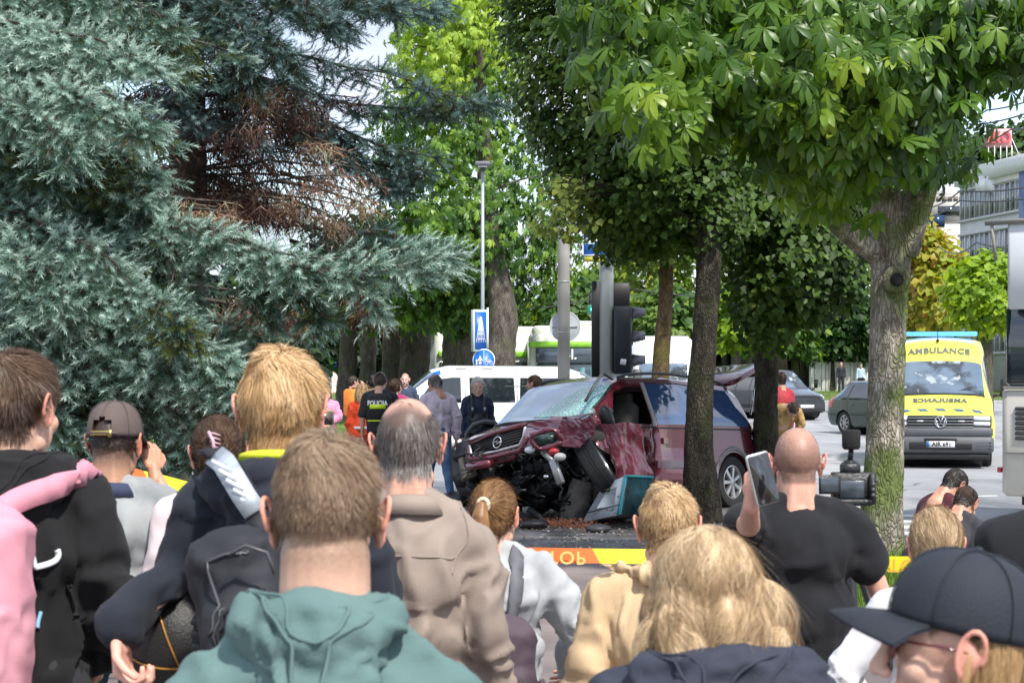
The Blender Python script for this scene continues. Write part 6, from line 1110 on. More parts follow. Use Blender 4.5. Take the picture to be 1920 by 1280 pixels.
# street cabinet knocked over under the car
def cabinet():
    t = empty('street_cabinet', (X(1150, 21.6), 21.6, 0), label='knocked over grey street cabinet with a teal side wedged under the minivan', cat='cabinet'); o = Vector(t.location)
    A_, B_, C_, D_ = [Vector(W(*p)) for p in ((1132, 908, 21.9), (1172, 892, 21.5), (1161, 964, 21.3), (1091, 979, 21.8))]; dv = Vector((.34, .32, -.03))
    def hexa(name, P, m, extra=()): g_ = Geo(); g_.add([p-o for p in P], [(0, 1, 2, 3), (7, 6, 5, 4), (0, 4, 5, 1), (1, 5, 6, 2), (2, 6, 7, 3), (3, 7, 4, 0)]); return g_.build(name, m, t)
    n = (B_-A_).cross(D_-A_).normalized(); n = n if n.y < 0 else -n; gm = mat('cabinet_grey', (.46, .5, .54), .5, var=.25, vs=5, c2=(.2, .2, .2), c2s=9, c2p=(.6, .66)); tm = mat('cabinet_teal', (.02, .22, .26), .5, var=.25, vs=6, c2=(.01, .1, .12), c2s=8)
    hexa('front_panel', [A_, B_, C_, D_, A_+dv*.06, B_+dv*.06, C_+dv*.06, D_+dv*.06], gm); hexa('side_panel', [B_+dv*.07, B_+dv, C_+dv, C_+dv*.07, B_+dv*.07+n*-.02+Vector((-.05, 0, 0)), B_+dv+Vector((-.05, 0, 0)), C_+dv+Vector((-.05, 0, 0)), C_+dv*.07+Vector((-.05, 0, 0))], tm)
    g_ = Geo(); g_.tube([B_-o, C_-o], .014, 6); g_.tube([B_+dv*1.0-o, B_-o], .014, 6); g_.build('edge_trim', mat('teal_edge', (.03, .32, .36), .45), t)
    hexa('inner_box', [A_+dv*.1, B_+dv*.1, C_+dv*.1, D_+dv*.1, A_+dv*.95, B_+dv*.95, C_+dv*.95, D_+dv*.95], drk)
    g_ = Geo(); q = D_-o; g_.box(q+Vector((.28, .1, -.05)), (.75, .35, .14)); g_.build('plinth', blk, t); g_ = Geo(); g_.box(q+Vector((.42, -.08, -.115)), (.62, .04, .035), Matrix.Rotation(.06, 3, 'Y')); g_.build('base_rail', gm, t)
    g_ = Geo(); m_ = (A_*.6+B_*.4)*.75+(D_*.6+C_*.4)*.25-o; g_.box(m_+n*.012, (.07, .01, .03)); g_.build('lock', blk, t); g_ = Geo(); a = A_*.25+D_*.75-o+n*.008; b_ = B_*.25+C_*.75-o+n*.008; g_.tube([a, b_], .006, 4); g_.build('panel_seam', drk, t)
    t = empty('concrete_post', (X(1080, 22.3), 22.3, 0), label='broken dirty concrete post under the front of the minivan', cat='post'); V, Fs = trunk_mesh([(0, 0, 0), (.03, 0, .25), (.09, 0, .5)], [.2, .17, .15], n=20, step=.04, rough=.12); ob('stump', mesh_np('stump', V, Fs, mat('dirty_concrete', (.2, .18, .16), .9, var=.4, vs=5, bump=.6, c2=(.05, .05, .05), c2s=3), False), t)
    g_ = Geo(); g_.box((.35, -.05, .28), (.42, .08, .5), Matrix.Rotation(.55, 3, 'Y')); g_.build('slab', mat('dirty_concrete', (.2, .18, .16), .9), t)
    # sawdust / rusty crumbs
    n_ = 1500; P = np.stack([RNG.normal(X(1062, 21.8), .28, n_), RNG.normal(21.8, .25, n_), .02+.07*RNG.random(n_)**2], 1); s_ = .008+.02*RNG.random(n_); T = np.eye(3)[None]*s_[:, None, None]; V = np.array([(-.5, -.4, 0), (.5, -.3, .1), (.4, .5, 0), (-.3, .4, .25), (0, 0, .5)]); F_ = np.array([(0, 1, 4), (1, 2, 4), (2, 3, 4), (3, 0, 4)]); V, Fs, tt = scatter(V, F_, T, P, RNG.random(n_)); ob('rusty_crumbs', mesh_np('rusty_crumbs', V, Fs, mat('rusty_crumbs', [(.16, .045, .02), (.3, .1, .04), (.10, .06, .04)], .9, attr='tint', var=0), tint=tt), kind='stuff')
    for (px, py, s_, lb, m) in ((868, 948, .22, 'black crumpled bumper piece on the ground left of the wreck', blk), (1000, 992, .12, 'small black plastic shard under the wreck', blk), (1122, 998, .1, 'dark shard on the asphalt before the cabinet', drk)):
        d_ = F*CH/(py-HZ); g_ = Geo(); g_.ell((0, 0, s_*.45), (s_*1.5, s_, s_*.5), n=10, m=6); o_ = g_.build('bumper_fragment', m, None, False, label=lb, cat='car part', group='broken pieces on the ground'); V = getV(o_.data); V += (fbm(V+px, 9, 2)[:, None]*s_*.4*np.array([1, 1, .6])).astype(np.float32); V[:, 2] = np.maximum(V[:, 2], 0.002); o_.data.vertices.foreach_set('co', V.ravel()); o_.location = (X(px, d_), d_, 0)
cabinet()
# ---------------------------------------------------------------- barrier tape
def tape():
    ty = mat('tape_yellow', (.72, .70, .03), .4, var=.05); to = mat('tape_orange', (.78, .15, .03), .4, var=.05); tw = mat('tape_letters', (.78, .5, .15), .5, var=0)
    P = [(60, 868), (262, 893), (620, 985), (960, 1040), (1240, 1043), (1640, 1056), (1905, 1058), (2000, 1056)]; d = 10.0; Q = [Vector(W(x, y, d)) for x, y in P]
    xs = np.array([q.x for q in Q]); zs = np.array([q.z for q in Q]); hw = .041; t = empty('barrier_tape', (0, d, .7), label='yellow and orange barrier tape strung across behind the crowd', cat='tape')
    lim = [-1e9, -2.55, -1.9, -1.25, -.60, .0, X(981, d), X(1118, d), X(1640, d)+.28, X(1850, d), 9]; cols = [ty, to]*6
    edges = [xs[0]]+[e for e in lim[1:-1]]+[xs[-1]]; order = [ty, to, ty, to, ty, ty, to, ty, ty, to]
    for i in range(len(edges)-1):
        a, b = edges[i], edges[i+1]; n = max(2, int((b-a)/.06)); V = []; sl = .02
        for k in range(n+1):
            x = a+(b-a)*k/n; z = float(np.interp(x, xs, zs))-.7; w = .006*math.sin(x*5.3)+.003*math.sin(x*17); th = .35*math.sin(x*2.1); 
            for s_ in (-1, 1): V.append((x+(-sl*s_ if (k in (0, n)) else 0), w+math.sin(th)*hw*s_*.6, z+hw*s_*(1-.08*abs(math.sin(x*3)))))
        Fs = [(2*k, 2*k+2, 2*k+3, 2*k+1) for k in range(n)]; ob('tape_section', mesh_np('tape_section', V, Fs, order[i], True), t)
    for (px, tx) in ((1052, 'STOP'), (1690, 'STOP'), (1232, 'STOP')):
        me = text_mesh(tx, .095, .0006, tw if px < 1500 and px > 1100 or px < 1100 else mat('tape_orange_letters', (.7, .3, .03), .5, var=0), bold=.001, sx=1.05, spacing=1.1); V = getV(me); V[:, 1] *= -1; me.vertices.foreach_set('co', V.ravel()); me.flip_normals(); me.update(); x = X(px, d)
        if px == 1232: continue
        ob('lettering', me, t, (x, -.032, float(np.interp(x, xs, zs))-.7-.004), (math.pi/2, .02, 0))
    for px in (60, 2000):
        x = X(px, d); p = empty('tape_post', (x, d, 0), label='steel stake holding the %s end of the barrier tape' % ('left' if px < 100 else 'right'), cat='post'); g_ = Geo(); g_.tube([(0, .02, 0), (0, .02, float(np.interp(x, xs, zs))+.1)], .02, 8); g_.build('stake', steel, p)
tape()
# ================================================================ PEOPLE
def smoothf(a, b, x): t = np.clip((x-a)/(b-a), 0, 1); return t*t*(3-2*t)
def skinmat():
    M = mat('skin', (.5, .3, .2), .5, var=.06, vs=14, attr='Col', bump=.12, bs=180, bd=.003); p = [n for n in M.node_tree.nodes if n.type == 'BSDF_PRINCIPLED'][0]
    p.inputs['Subsurface Weight'].default_value = .12; p.inputs['Subsurface Radius'].default_value = (1, .35, .2); p.inputs['Subsurface Scale'].default_value = .012; return M
SKIN = skinmat()
def cloth(name, c, rough=.85, var=.12, vs=9, fine=420, c2=None, c2s=3, sheen=.15, bump=.35): return mat(name, c, rough, 0, var, vs, bump=bump, bs=fine, c2=c2, c2s=c2s, sheen=sheen*.08, bd=.006)
def hairmat(name, cols, rough=.45):
    return mat(name, cols, rough, 0, 0, attr='tint', spec=.35)
def hairline(P, style):
    """1 inside the hair, 0 on bare skin; P in head coordinates, face towards +Y"""
    x, y, z = P[:, 0], P[:, 1], P[:, 2]; low = {'fade': -.02, 'long': -.10}.get(style, -.068)
    zl = np.interp(y, [-.12, -.06, -.03, -.005, .03, .048, .06, .12], [low, low+.0, -.035, .016, .022, .01, .055, .078])
    k = smoothf(zl-.006, zl+.008, z)*(np.abs(x) < .086)
    if style == 'balding':   # bare crown, hair on the sides and back
        k = k*(1-.88*smoothf(.055, .078, z)*(smoothf(-.095, -.05, y)))
    if style == 'shaved': k = k*.42*(1-.6*smoothf(.06, .1, z))
    return k
def make_head(vox, ears=True, face=True, fem=False, jaw=1.0, nr=.063):
    g = Geo(); g.ell((0, -.014, .020), (.0765, .098, .088), n=24, m=16); g.ell((0, .03, .012), (.068, .066, .068), n=20, m=14); g.ell((0, .034, -.055), (.060*jaw, .054, .062), n=20, m=14); g.cap((0, .066, -.100), (0, .07, -.104), .026*jaw, .024, 12)
    g.cap((-.042*jaw, .01, -.075), (.0, .06, -.103), .026, .026, 10); g.cap((.042*jaw, .01, -.075), (.0, .06, -.103), .026, .026, 10)
    g.ell((0, -.045, -.035), (.058, .046, .05), n=18, m=12)
    if face:
        g.cap((0, .092, .004), (0, .117, -.038), .009, .0125, 10); g.ell((-.012, .104, -.044), (.009, .011, .008)); g.ell((.012, .104, -.044), (.009, .011, .008)); g.cap((-.042, .073, .020), (-.008, .088, .018), .011, .011, 8); g.cap((.042, .073, .020), (.008, .088, .018), .011, .011, 8)
        g.ell((0, .088, -.070), (.024, .013, .010)); g.ell((-.038, .062, -.035), (.024, .024, .022)); g.ell((.038, .062, -.035), (.024, .024, .022))
    if ears:
        for s in (-1, 1):
            g.ell((s*.080, -.004, -.012), (.010, .018, .028), Matrix.Rotation(s*.35, 3, 'Z'), n=12, m=8)
            ring = [(s*(.086+.012*max(0, math.cos(a-2.2))), -.008+.019*math.cos(a)-.006*math.sin(a), -.006+.032*math.sin(a)) for a in np.linspace(-1.3, math.pi*1.15, 14)]; g.tube(ring, .0050, 7)
            g.ell((s*.080, .002, -.038), (.007, .009, .010), n=10, m=6)
    nk = .050 if fem else nr; g.cap((0, -.026 if fem else -.028, -.05), (0, -.030, -.15), nk*.98, nk*1.02, 18); g.cap((0, -.030, -.13), (0, -.034, -.20), nk*1.0, nk*1.28, 18)
    for s in (-1, 1): g.cap((s*.020, -.070, -.045), (s*.030, -.070, -.19), .017, .030, 10)
    return remesh(g.mesh('h'), vox, 6)
def clothes_folds(V, N, amp, seed=0, axis=(7, 7, 3.2), warp=.35, tens=None):
    Q = V*np.array(axis)+seed*3.1; Wp = np.stack([fbm(V+seed, 4, 2), fbm(V+seed+9, 4, 2), fbm(V+seed+21, 4, 2)], 1)*warp*4
    a = 1-np.abs(vnoise(Q+Wp, 1.0))*2.4; a = np.sign(a)*np.abs(a)**1.5; b = 1-np.abs(vnoise(Q*[1.0, 1.0, 1.6]+Wp*1.3+31, 2.1))*2.2; c = fbm(V+seed+3, 5, 2)
    d = amp*1.8*(.9*np.clip(a, -.7, 1)+.55*np.clip(b, -.6, 1)+.5*c)
    if tens is not None: d = d*tens
    return (V+N*(d-.5*amp)[:, None]).astype(np.float32)
def xfm(me, M): me.transform(M); return me
def hand_geo(w, d, palm, size=1, curl=.5, right=True):
    """palm, four unequal bent fingers and a side thumb as capsules; w wrist, d finger direction, palm = direction the palm faces"""
    g = Geo(); w = Vector(w); d = Vector(d).normalized(); palm = Vector(palm); palm = (palm-d*palm.dot(d)).normalized(); s = d.cross(palm)*(1 if right else -1)
    for i in range(4):
        o = (i-1.5)*.019*size; k0 = w+d*.025*size+s*o*.7; k1 = w+d*(.088-.004*abs(i-1.3))*size+s*o; g.cap(k0, k1, .012*size, .0105*size, 10)
        a = curl*.8; p = k1; L_ = (.036, .042, .039, .030)[i]*size
        for q in range(3):
            dd = d*math.cos(a)+palm*math.sin(a); n = p+dd*L_; g.cap(p, n, (.0088-.0008*q)*size, (.0082-.0008*q)*size, 9); p = n; L_ *= .72; a += curl*1.0
    t0 = w+d*.025*size-s*.024*size; t1 = t0-s*.026*size+d*.028*size+palm*.010*size; g.cap(t0, t1, .0125*size, .0105*size, 9); t2 = t1+(d*.8-s*.25+palm*(.2+curl*.4)).normalized()*.030*size; g.cap(t1, t2, .0098*size, .0088*size, 9); t3 = t2+(d*.8+s*.15+palm*(.3+curl*.5)).normalized()*.024*size; g.cap(t2, t3, .0086*size, .0075*size, 9)
    g.cap(w-d*.03*size, w+d*.03*size, .024*size, .021*size, 12); return g
def strands(P, N, D, Lh, w, seg, grav, rng, curl=0, clump=0, tint=None, lift=.3, wave=0, hug=0):
    n = len(P); nz = np.stack([fbm(P+k*11, 22, 2) for k in range(3)], 1)*clump; d = D*(1-lift)+N*lift+rng.normal(0, .02 if curl > .5 else .05, (n, 3))+nz; d /= np.linalg.norm(d, axis=1, keepdims=True); p = P.copy(); st = (Lh/seg)[:, None]; rows = []; ph = rng.random(n)*6.28
    if clump: ph = ph*(.3 if curl < .5 else .07)+fbm(P*[1, 1, .5], 11, 1)*7
    side = np.cross(d, N); side /= np.maximum(np.linalg.norm(side, axis=1, keepdims=True), 1e-6); sw = side+N*rng.normal(0, .5, (n, 1)); sw /= np.linalg.norm(sw, axis=1, keepdims=True)
    for q in range(seg+1):
        ww = w*(1-.75*(q/seg)**1.5); rows.append(p-sw*ww/2); rows.append(p+sw*ww/2); d = d-N*(grav*.35+hug)+np.array([0, 0, -grav])+side*(np.sin(ph+q*wave)*curl)[:, None]; d /= np.linalg.norm(d, axis=1, keepdims=True); p = p+d*st
    V = np.stack(rows, 1).reshape(-1, 3); k = 2*(seg+1); b = (np.arange(n)*k)[:, None, None]; f = np.array([(2*q, 2*q+1, 2*q+3, 2*q+2) for q in range(seg)]); Fs = (b+f[None]).reshape(-1, 4); t = rng.random(n) if tint is None else tint
    return V, Fs, np.repeat(t, k)
def sample(me, n, rng):
    V = getV(me).astype(float); N = getN(me).astype(float); F_ = getF(me); T = np.concatenate([f[:, :3] for f in F_]+[f[:, [0, 2, 3]] for f in F_ if f.shape[1] > 3]); a, b, c = V[T[:, 0]], V[T[:, 1]], V[T[:, 2]]; ar = np.linalg.norm(np.cross(b-a, c-a), axis=1); i = rng.choice(len(T), n, p=ar/ar.sum()); r = np.sqrt(rng.random(n)); s = rng.random(n); u, v, w = 1-r, r*(1-s), r*s
    P = a[i]*u[:, None]+b[i]*v[:, None]+c[i]*w[:, None]; M_ = N[T[i, 0]]*u[:, None]+N[T[i, 1]]*v[:, None]+N[T[i, 2]]*w[:, None]; return P, M_/np.maximum(np.linalg.norm(M_, axis=1, keepdims=True), 1e-6)
HAIRC = {'brown': [(.03, .016, .010), (.075, .04, .022), (.15, .085, .045)], 'darkbrown': [(.016, .010, .008), (.04, .025, .018), (.09, .055, .035)], 'blond': [(.24, .12, .045), (.52, .32, .14), (.88, .64, .36)], 'ash': [(.17, .10, .05), (.44, .30, .16), (.80, .62, .40)], 'sandy': [(.10, .058, .032), (.22, .14, .085), (.42, .30, .19)], 'grey': [(.05, .04, .034), (.15, .125, .11), (.38, .36, .34)], 'ginger': [(.10, .045, .018), (.24, .12, .045), (.42, .25, .11)], 'white': [(.35, .32, .28), (.55, .5, .44), (.75, .7, .62)], 'black': [(.008, .007, .007), (.02, .017, .016), (.05, .045, .04)], 'gold': [(.22, .11, .045), (.50, .32, .15), (.78, .58, .34)]}
TRANS = {}
def person(label, px, d, h, face=0, hy=0, hp=0, hr=0, skin=(.52, .30, .21), hair='brown', style='short', top=None, bottom=None, sleeve='long', wd=1.0, bulk=0, lean=0, armL=None, armR=None, handL=None, handR=None, group='bystanders seen from behind', detail=1, fem=False, jaw=1, folds=.006, hlen=1, legs=None, shoe=None, hair_n=1, extra=None, z0=None, hem=0, collar=None, shirt_parts=True, facial=False, crouch=0, skirt=False, seed=None, eyes=False, name='person', hmat=None, lift=None, neck=.045, drop=0, capped=False, nr=.063, slv=.80):
    seed = int(px*7+d*13) if seed is None else seed; rng = np.random.default_rng(seed); s = h/(1.75-neck); root = empty(name, (X(px, d), d, gz(0, d) if z0 is None else z0), math.radians(face), label=label, cat='person', group=group)
    Rw = Matrix.Translation(root.location) @ Matrix.Rotation(math.radians(face), 4, 'Z') @ Matrix.Scale(s, 4); Ri = Rw.inverted(); S4 = Matrix.Scale(s, 4)
    vh = (.0036, .0036, .006, .009)[detail]; vb = (.012, .014, .017, .024)[detail]
    # upper body frame
    U = Matrix.Translation((0, 0, .95-crouch)) @ Matrix.Rotation(-math.radians(lean), 4, 'X') @ Matrix.Translation((0, 0, -.95)); 
    H = U @ Matrix.Translation((0, .012, 1.52-neck)) @ Matrix.Rotation(math.radians(hy), 4, 'Z') @ Matrix.Rotation(-math.radians(hp), 4, 'X') @ Matrix.Rotation(math.radians(hr), 4, 'Y') @ Matrix.Translation((0, .012, .104)) @ Matrix.Diagonal((1, 1, 1.10, 1))
    def lp_(p): return Ri @ W(*p) if len(p) == 3 and abs(p[0]) > 5 else U @ Vector(p)
    sw = .163*wd; SL = U @ Vector((-sw, 0, 1.375-drop)); SR = U @ Vector((sw, 0, 1.375-drop)); aL = armL or ((-sw-.045, -.02, 1.10), (-sw-.055, .06, .87)); aR = armR or ((sw+.045, -.02, 1.10), (sw+.055, .06, .87)); EL, WL = lp_(aL[0]), lp_(aL[1]); ER, WR = lp_(aR[0]), lp_(aR[1])
    # legs
    hip = [U @ Vector((-.09, 0, .93)), U @ Vector((.09, 0, .93))]; K = [Vector((-.10, .02, .49)), Vector((.10, .02, .49))]; A_ = [Vector((-.11, -.01, .08)), Vector((.11, -.01, .08))]
    if legs: K = [Vector(legs[0]), Vector(legs[1])]; A_ = [Vector(legs[2]), Vector(legs[3])]
    # ---- body (one continuous mesh)
    hd = make_head(vh, True, True, fem, jaw, nr); hv = getV(hd).astype(float); P = hv; col = np.tile(np.array(skin), (len(P), 1)); ear = smoothf(.078, .088, np.abs(P[:, 0]))*(P[:, 1] < .03)*(np.abs(P[:, 2]) < .06); col = col*(1-ear[:, None])+np.array([min(.75, skin[0]*1.10), skin[1]*.80, skin[2]*.80])*ear[:, None]
    nk = smoothf(-.09, -.14, P[:, 2])*.25; col = col*(1+nk[:, None]*np.array([.12, -.1, -.15])); col *= (1+.10*fbm(P, 18, 2))[:, None]; bl_ = np.clip(fbm(P+4, 30, 3), 0, 1)*.35; col = col*(1+bl_[:, None]*np.array([.05, -.22, -.25])); col *= (1-.10*(rng.random(len(P)) < .06))[:, None]; cr = np.exp(-((P[:, 2]+.10+.004*np.sin(P[:, 0]*60))/.0022)**2)+np.exp(-((P[:, 2]+.125+.005*np.sin(P[:, 0]*45+1))/.002)**2); col *= (1-.10*cr*(P[:, 1] < 0))[:, None]
    lips = np.exp(-((P[:, 0]/.022)**2+((P[:, 2]+.070)/.008)**2))*(P[:, 1] > .085); col = col*(1-.7*lips[:, None])+np.array([.42, .13, .11])*.7*lips[:, None]
    hc = HAIRC[hair]; brow = np.exp(-(((np.abs(P[:, 0])-.028)/.018)**2+((P[:, 2]-.022)/.0045)**2))*(P[:, 1] > .075); col = col*(1-.7*brow[:, None])+np.array(hc[0])*.7*brow[:, None]
    if eyes: ey = np.exp(-(((np.abs(P[:, 0])-.031)/.012)**2+((P[:, 2]-.002)/.006)**2)**2)*(P[:, 1] > .07); col = col*(1-.85*ey[:, None])+np.array([.03, .02, .015])*.85*ey[:, None]
    if facial: bd_ = smoothf(-.05, -.08, P[:, 2])*(P[:, 2] > -.135)*(P[:, 1] > .0)*.55; col = col*(1-bd_[:, None])+np.array(hc[0])*bd_[:, None]
    if style not in ('none',):
        k = hairline(P, 'long' if style in ('long', 'pony', 'bun', 'tied') else style)*(.85 if style not in ('fade', 'shaved', 'buzz') else .8); 
        if style == 'fade': fk = .8*smoothf(-.115, -.03, P[:, 2])*(P[:, 1] < .02)*(np.abs(P[:, 0]) < .083)*(.8+.4*rng.random(len(P))); col = col*(1-fk[:, None])+(np.array(hc[1])*.95)*fk[:, None]
        if style == 'shaved': k = hairline(P, 'short')*(.30+.30*smoothf(.10, .0, P[:, 2]))
        col = col*(1-k[:, None])+np.array(hc[0])*(.55 if style not in ('fade', 'shaved') else 1.1)*k[:, None]+0
    b = Geo(); b.cap(U @ Vector((0, -.015, 1.28)), U @ Vector((0, -.012, 1.44)), .06, .056, 14); b.cap(U @ Vector((-.12*wd, 0, 1.36-drop)), U @ Vector((.12*wd, 0, 1.36-drop)), .055, .055, 12); b.ell(U @ Vector((0, 0, 1.2)), (.13*wd, .09, .2)); b.cap(U @ Vector((0, 0, 1.0)), U @ Vector((0, 0, 1.2)), .11, .10, 12)
    for a0, a1, a2 in ((SL, EL, WL), (SR, ER, WR)): b.cap(a0, a1, .046, .032 if sleeve == 'long' else .038, 10); b.cap(a1, a2, .030 if sleeve == 'long' else .038, .024, 10)
    for i in (0, 1): b.cap(hip[i], K[i], .072, .05, 10); b.cap(K[i], A_[i], .052, .036, 10)
    bm_ = remesh(b.mesh('b'), vb*.8, 3); parts = []; cols = []
    hdm = hd; N_head = getN(hd).astype(float); parts.append((getV(hd), getF(hd))); Hm = np.array(H); parts[0] = ((parts[0][0] @ Hm[:3, :3].T+Hm[:3, 3]).astype(np.float32), parts[0][1]); cols.append(col)
    parts.append((getV(bm_), getF(bm_))); cols.append(np.tile(np.array(skin), (len(parts[1][0]), 1)))
    for spec, wr, el, rt in ((handL, WL, EL, False), (handR, WR, ER, True)):
        dd = (wr-el).normalized(); dirn, palm, curl = spec if spec else (dd, Vector((1 if not rt else -1, 0, 0)), .45)
        if isinstance(dirn, tuple): dirn = Vector(dirn); palm = Vector(palm)
        hg = hand_geo(wr, dirn, palm, 1.0, curl, rt); hm = remesh(hg.mesh('x'), .0042, 2) if detail <= 1 and spec else hg.mesh('x'); v = getV(hm); parts.append((v, getF(hm))); cols.append(np.tile(np.array(skin)*[1.04, .9, .88], (len(v), 1)))
    V, Fs = join_np(parts); me = mesh_np('body', V*s, Fs, SKIN, True, col=np.concatenate(cols)); ob('body', me, root)
    # ---- hair
    if style not in ('none', 'shaved_none'):
        big = F/d*.24*s*.533; n = int(min(11000, 95*big)*hair_n); w = max(.0009, 1.0/(F/d*.533)*.55)
        src = hd; hmt = hmat or hairmat('hair_'+hair, hc); out = []
        if style in ('short', 'fade', 'balding', 'buzz', 'shaved', 'bowl'):
            P, N = sample(src, n*3, rng); dens = hairline(P, style); 
            if style == 'fade': dens = np.maximum(dens*smoothf(-.088, .005, P[:, 2])*.98, .0)
            if capped: dens = dens*(P[:, 2] < .03)*(P[:, 1] < -.002)
            k = rng.random(len(P)) < dens; P, N = P[k][:n], N[k][:n]
            topk = smoothf(.02, .085, P[:, 2]); Ltop, Lside = {'short': (.042, .022), 'fade': (.026, .007), 'balding': (.020, .024), 'buzz': (.008, .005), 'shaved': (.0015, .0015), 'bowl': (.055, .05)}[style]
            Lh = (Lside+(Ltop-Lside)*topk)*hlen*(.7+.6*rng.random(len(P))); wh = np.array([0.006, -.052, .09]); aw = P-wh; aw -= N*np.sum(aw*N, 1, keepdims=True); aw /= np.maximum(np.linalg.norm(aw, axis=1, keepdims=True), 1e-3); sp_ = np.cross(N, aw); D = aw*.7+.35*sp_*(P[:, 2:3] > .06)+np.array([.15, .55, 0])*smoothf(.03, .08, P[:, 2])[:, None]+np.array([0, 0, -.35])+.5*np.stack([fbm(P+50, 20, 2), fbm(P+60, 20, 2), fbm(P+70, 20, 2)], 1); li = {'short': .20, 'fade': .26, 'balding': .22, 'buzz': .7, 'shaved': .8, 'bowl': .3}[style] if lift is None else lift
            if style in ('short', 'fade', 'bowl') and not capped: P = P+N*(.011*hlen*topk*rng.random(len(P))+.003*rng.random(len(P))*hlen)[:, None]
            # light streaks in tufts
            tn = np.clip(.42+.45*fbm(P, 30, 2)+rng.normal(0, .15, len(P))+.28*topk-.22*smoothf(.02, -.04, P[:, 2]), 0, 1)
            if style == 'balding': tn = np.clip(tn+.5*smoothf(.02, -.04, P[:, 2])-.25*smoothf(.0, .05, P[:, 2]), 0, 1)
            V, Fs, t = strands(P, N, D, Lh, w, 4, .06 if style != 'bowl' else .2, rng, clump=.5 if style in ('short', 'bowl') else .25, tint=tn, lift=(li+.12*np.exp(-(np.linalg.norm(P-wh, axis=1)/.035)**2))[:, None]); out.append((V, Fs, t))
        else:
            g = Geo(); hs = {'long': .016, 'pony': .006, 'bun': .008, 'tied': .008}[style]
            g.ell((0, -.018, .024), (.080+hs, .100+hs, .090+hs), n=24, m=16); 
            if style == 'long': g.ell((0, -.035, -.02), (.112, .10, .108), n=22, m=14); g.ell((0, -.05, -.065), (.116, .085, .075), n=20, m=12); g.ell((-.08, .01, -.04), (.045, .06, .09)); g.ell((.08, .01, -.04), (.045, .06, .09)); [g.ell((.098*math.sin(q), -.035-.075*math.cos(q), -.01-.105*rng.random()), (.034+.014*rng.random(), .036, .045+.02*rng.random()), n=12, m=8) for q in np.linspace(-1.7, 1.7, 17)]
            if style == 'tied': g.ell((0, -.045, -.04), (.078, .07, .07), n=20, m=12); g.ell((.02, -.10, -.055), (.04, .035, .04))
            if style == 'bun': g.ell((0.0, -.09, .0), (.055, .045, .06)); g.ell((0, -.05, -.035), (.065, .055, .05))
            if style == 'pony': g.ell((0, -.045, -.035), (.068, .06, .05))
            if style != 'long': pass
            hb = remesh(g.mesh('hb'), .006, 3); v = getV(hb); keep = (v[:, 1] < np.interp(v[:, 2], [-.1, .0, .04, .12], [.0, .03, .062, .085])); nn = getN(hb); cutv = ~keep; v2 = v.copy(); v2[cutv] -= nn[cutv]*.03; gro = vnoise(np.stack([np.arctan2(v[:, 0], -v[:, 1])*9, v[:, 2]*4, v[:, 0]*0], 1), 2)*.0025; v2 += nn*gro[:, None]; hb.vertices.foreach_set('co', v2.astype(np.float32).ravel()); hb.update()
            out.append((v2, getF(hb)[0], np.clip(.3+.5*vnoise(np.stack([np.arctan2(v[:, 0], -v[:, 1])*14, v[:, 2]*3, v[:, 0]*0], 1), 2), 0, 1)))
            P, N = sample(hb, int(n*1.2), rng); k = P[:, 1] < np.interp(P[:, 2], [-.1, .0, .04, .12], [.0, .03, .062, .085]); P, N = P[k], N[k]
            tie = {'long': (0, .0, -.24), 'pony': (0, -.112, .028), 'bun': (0, -.12, .0), 'tied': (.02, -.13, -.055)}[style]; T_ = np.array(tie)-P; T_ -= N*np.sum(T_*N, 1, keepdims=True); T_ /= np.maximum(np.linalg.norm(T_, axis=1, keepdims=True), 1e-3)
            tn = np.clip(.55+(.75 if style == 'long' else .5)*fbm(P*[1, 1, .3] if style == 'long' else P*[1, 1, .5], 40, 2)+rng.normal(0, .16, len(P)), 0, 1)
            if style == 'long': V, Fs, t = strands(P, N, T_, (.05+.065*rng.random(len(P)))*hlen*(1+.5*smoothf(-.0, -.09, P[:, 2])), w*.95, 11, .0, rng, curl=.5, clump=.16, tint=tn, lift=.07, wave=.7, hug=.085)
            else: V, Fs, t = strands(P, N, T_, .03+.03*rng.random(len(P)), w, 4, .0, rng, clump=.03, tint=tn, lift=.03, hug=.07)
            out.append((V, Fs, t))
            if style == 'pony':
                g = Geo(); tp = [(0, -.105, .03), (0, -.135, .028), (.0, -.150, -.01), (.003, -.150, -.07), (.006, -.140, -.13), (.012, -.13, -.19)]; g.tube(tp, [.016, .024, .033, .036, .03, .008], 12); tm = remesh(g.mesh('t'), .006, 2); out.append((getV(tm), getF(tm)[0], np.clip(.5+.5*vnoise(getV(tm)*[60, 60, 3], 1), 0, 1))); P, N = sample(tm, int(n*.5), rng); V, Fs, t = strands(P, N, np.tile([0, 0, -1.], (len(P), 1)), .05+.05*rng.random(len(P)), w, 5, .04, rng, clump=.15, tint=np.clip(.62+.4*fbm(P*[1, 1, .2], 60, 2)+rng.normal(0, .15, len(P)), 0, 1), lift=.08); out.append((V, Fs, t))
            if style == 'bun':
                g = Geo(); 
                for i in range(5): a = i*1.25; g.ell((.022*math.cos(a), -.125+.006*i % .01, .005+.026*math.sin(a)), (.026, .022, .026), n=12, m=8)
                tm = remesh(g.mesh('t'), .005, 2); out.append((getV(tm), getF(tm)[0], np.clip(.45+.5*vnoise(getV(tm), 50), 0, 1))); P, N = sample(tm, int(n*.25), rng); D = np.cross(N, [0, 1, 0.]); V, Fs, t = strands(P, N, D, .02+.02*rng.random(len(P)), w, 4, 0, rng, lift=.08, tint=rng.random(len(P))); out.append((V, Fs, t))
            if style == 'long':   # flyaway curls
                P, N = P[:260], N[:260]; V, Fs, t = strands(P, N, T_[:260], .08+.04*rng.random(260), w*.5, 9, .03, rng, curl=.45, clump=.2, lift=.3, wave=1.2, hug=.03); out.append((V, Fs, t))
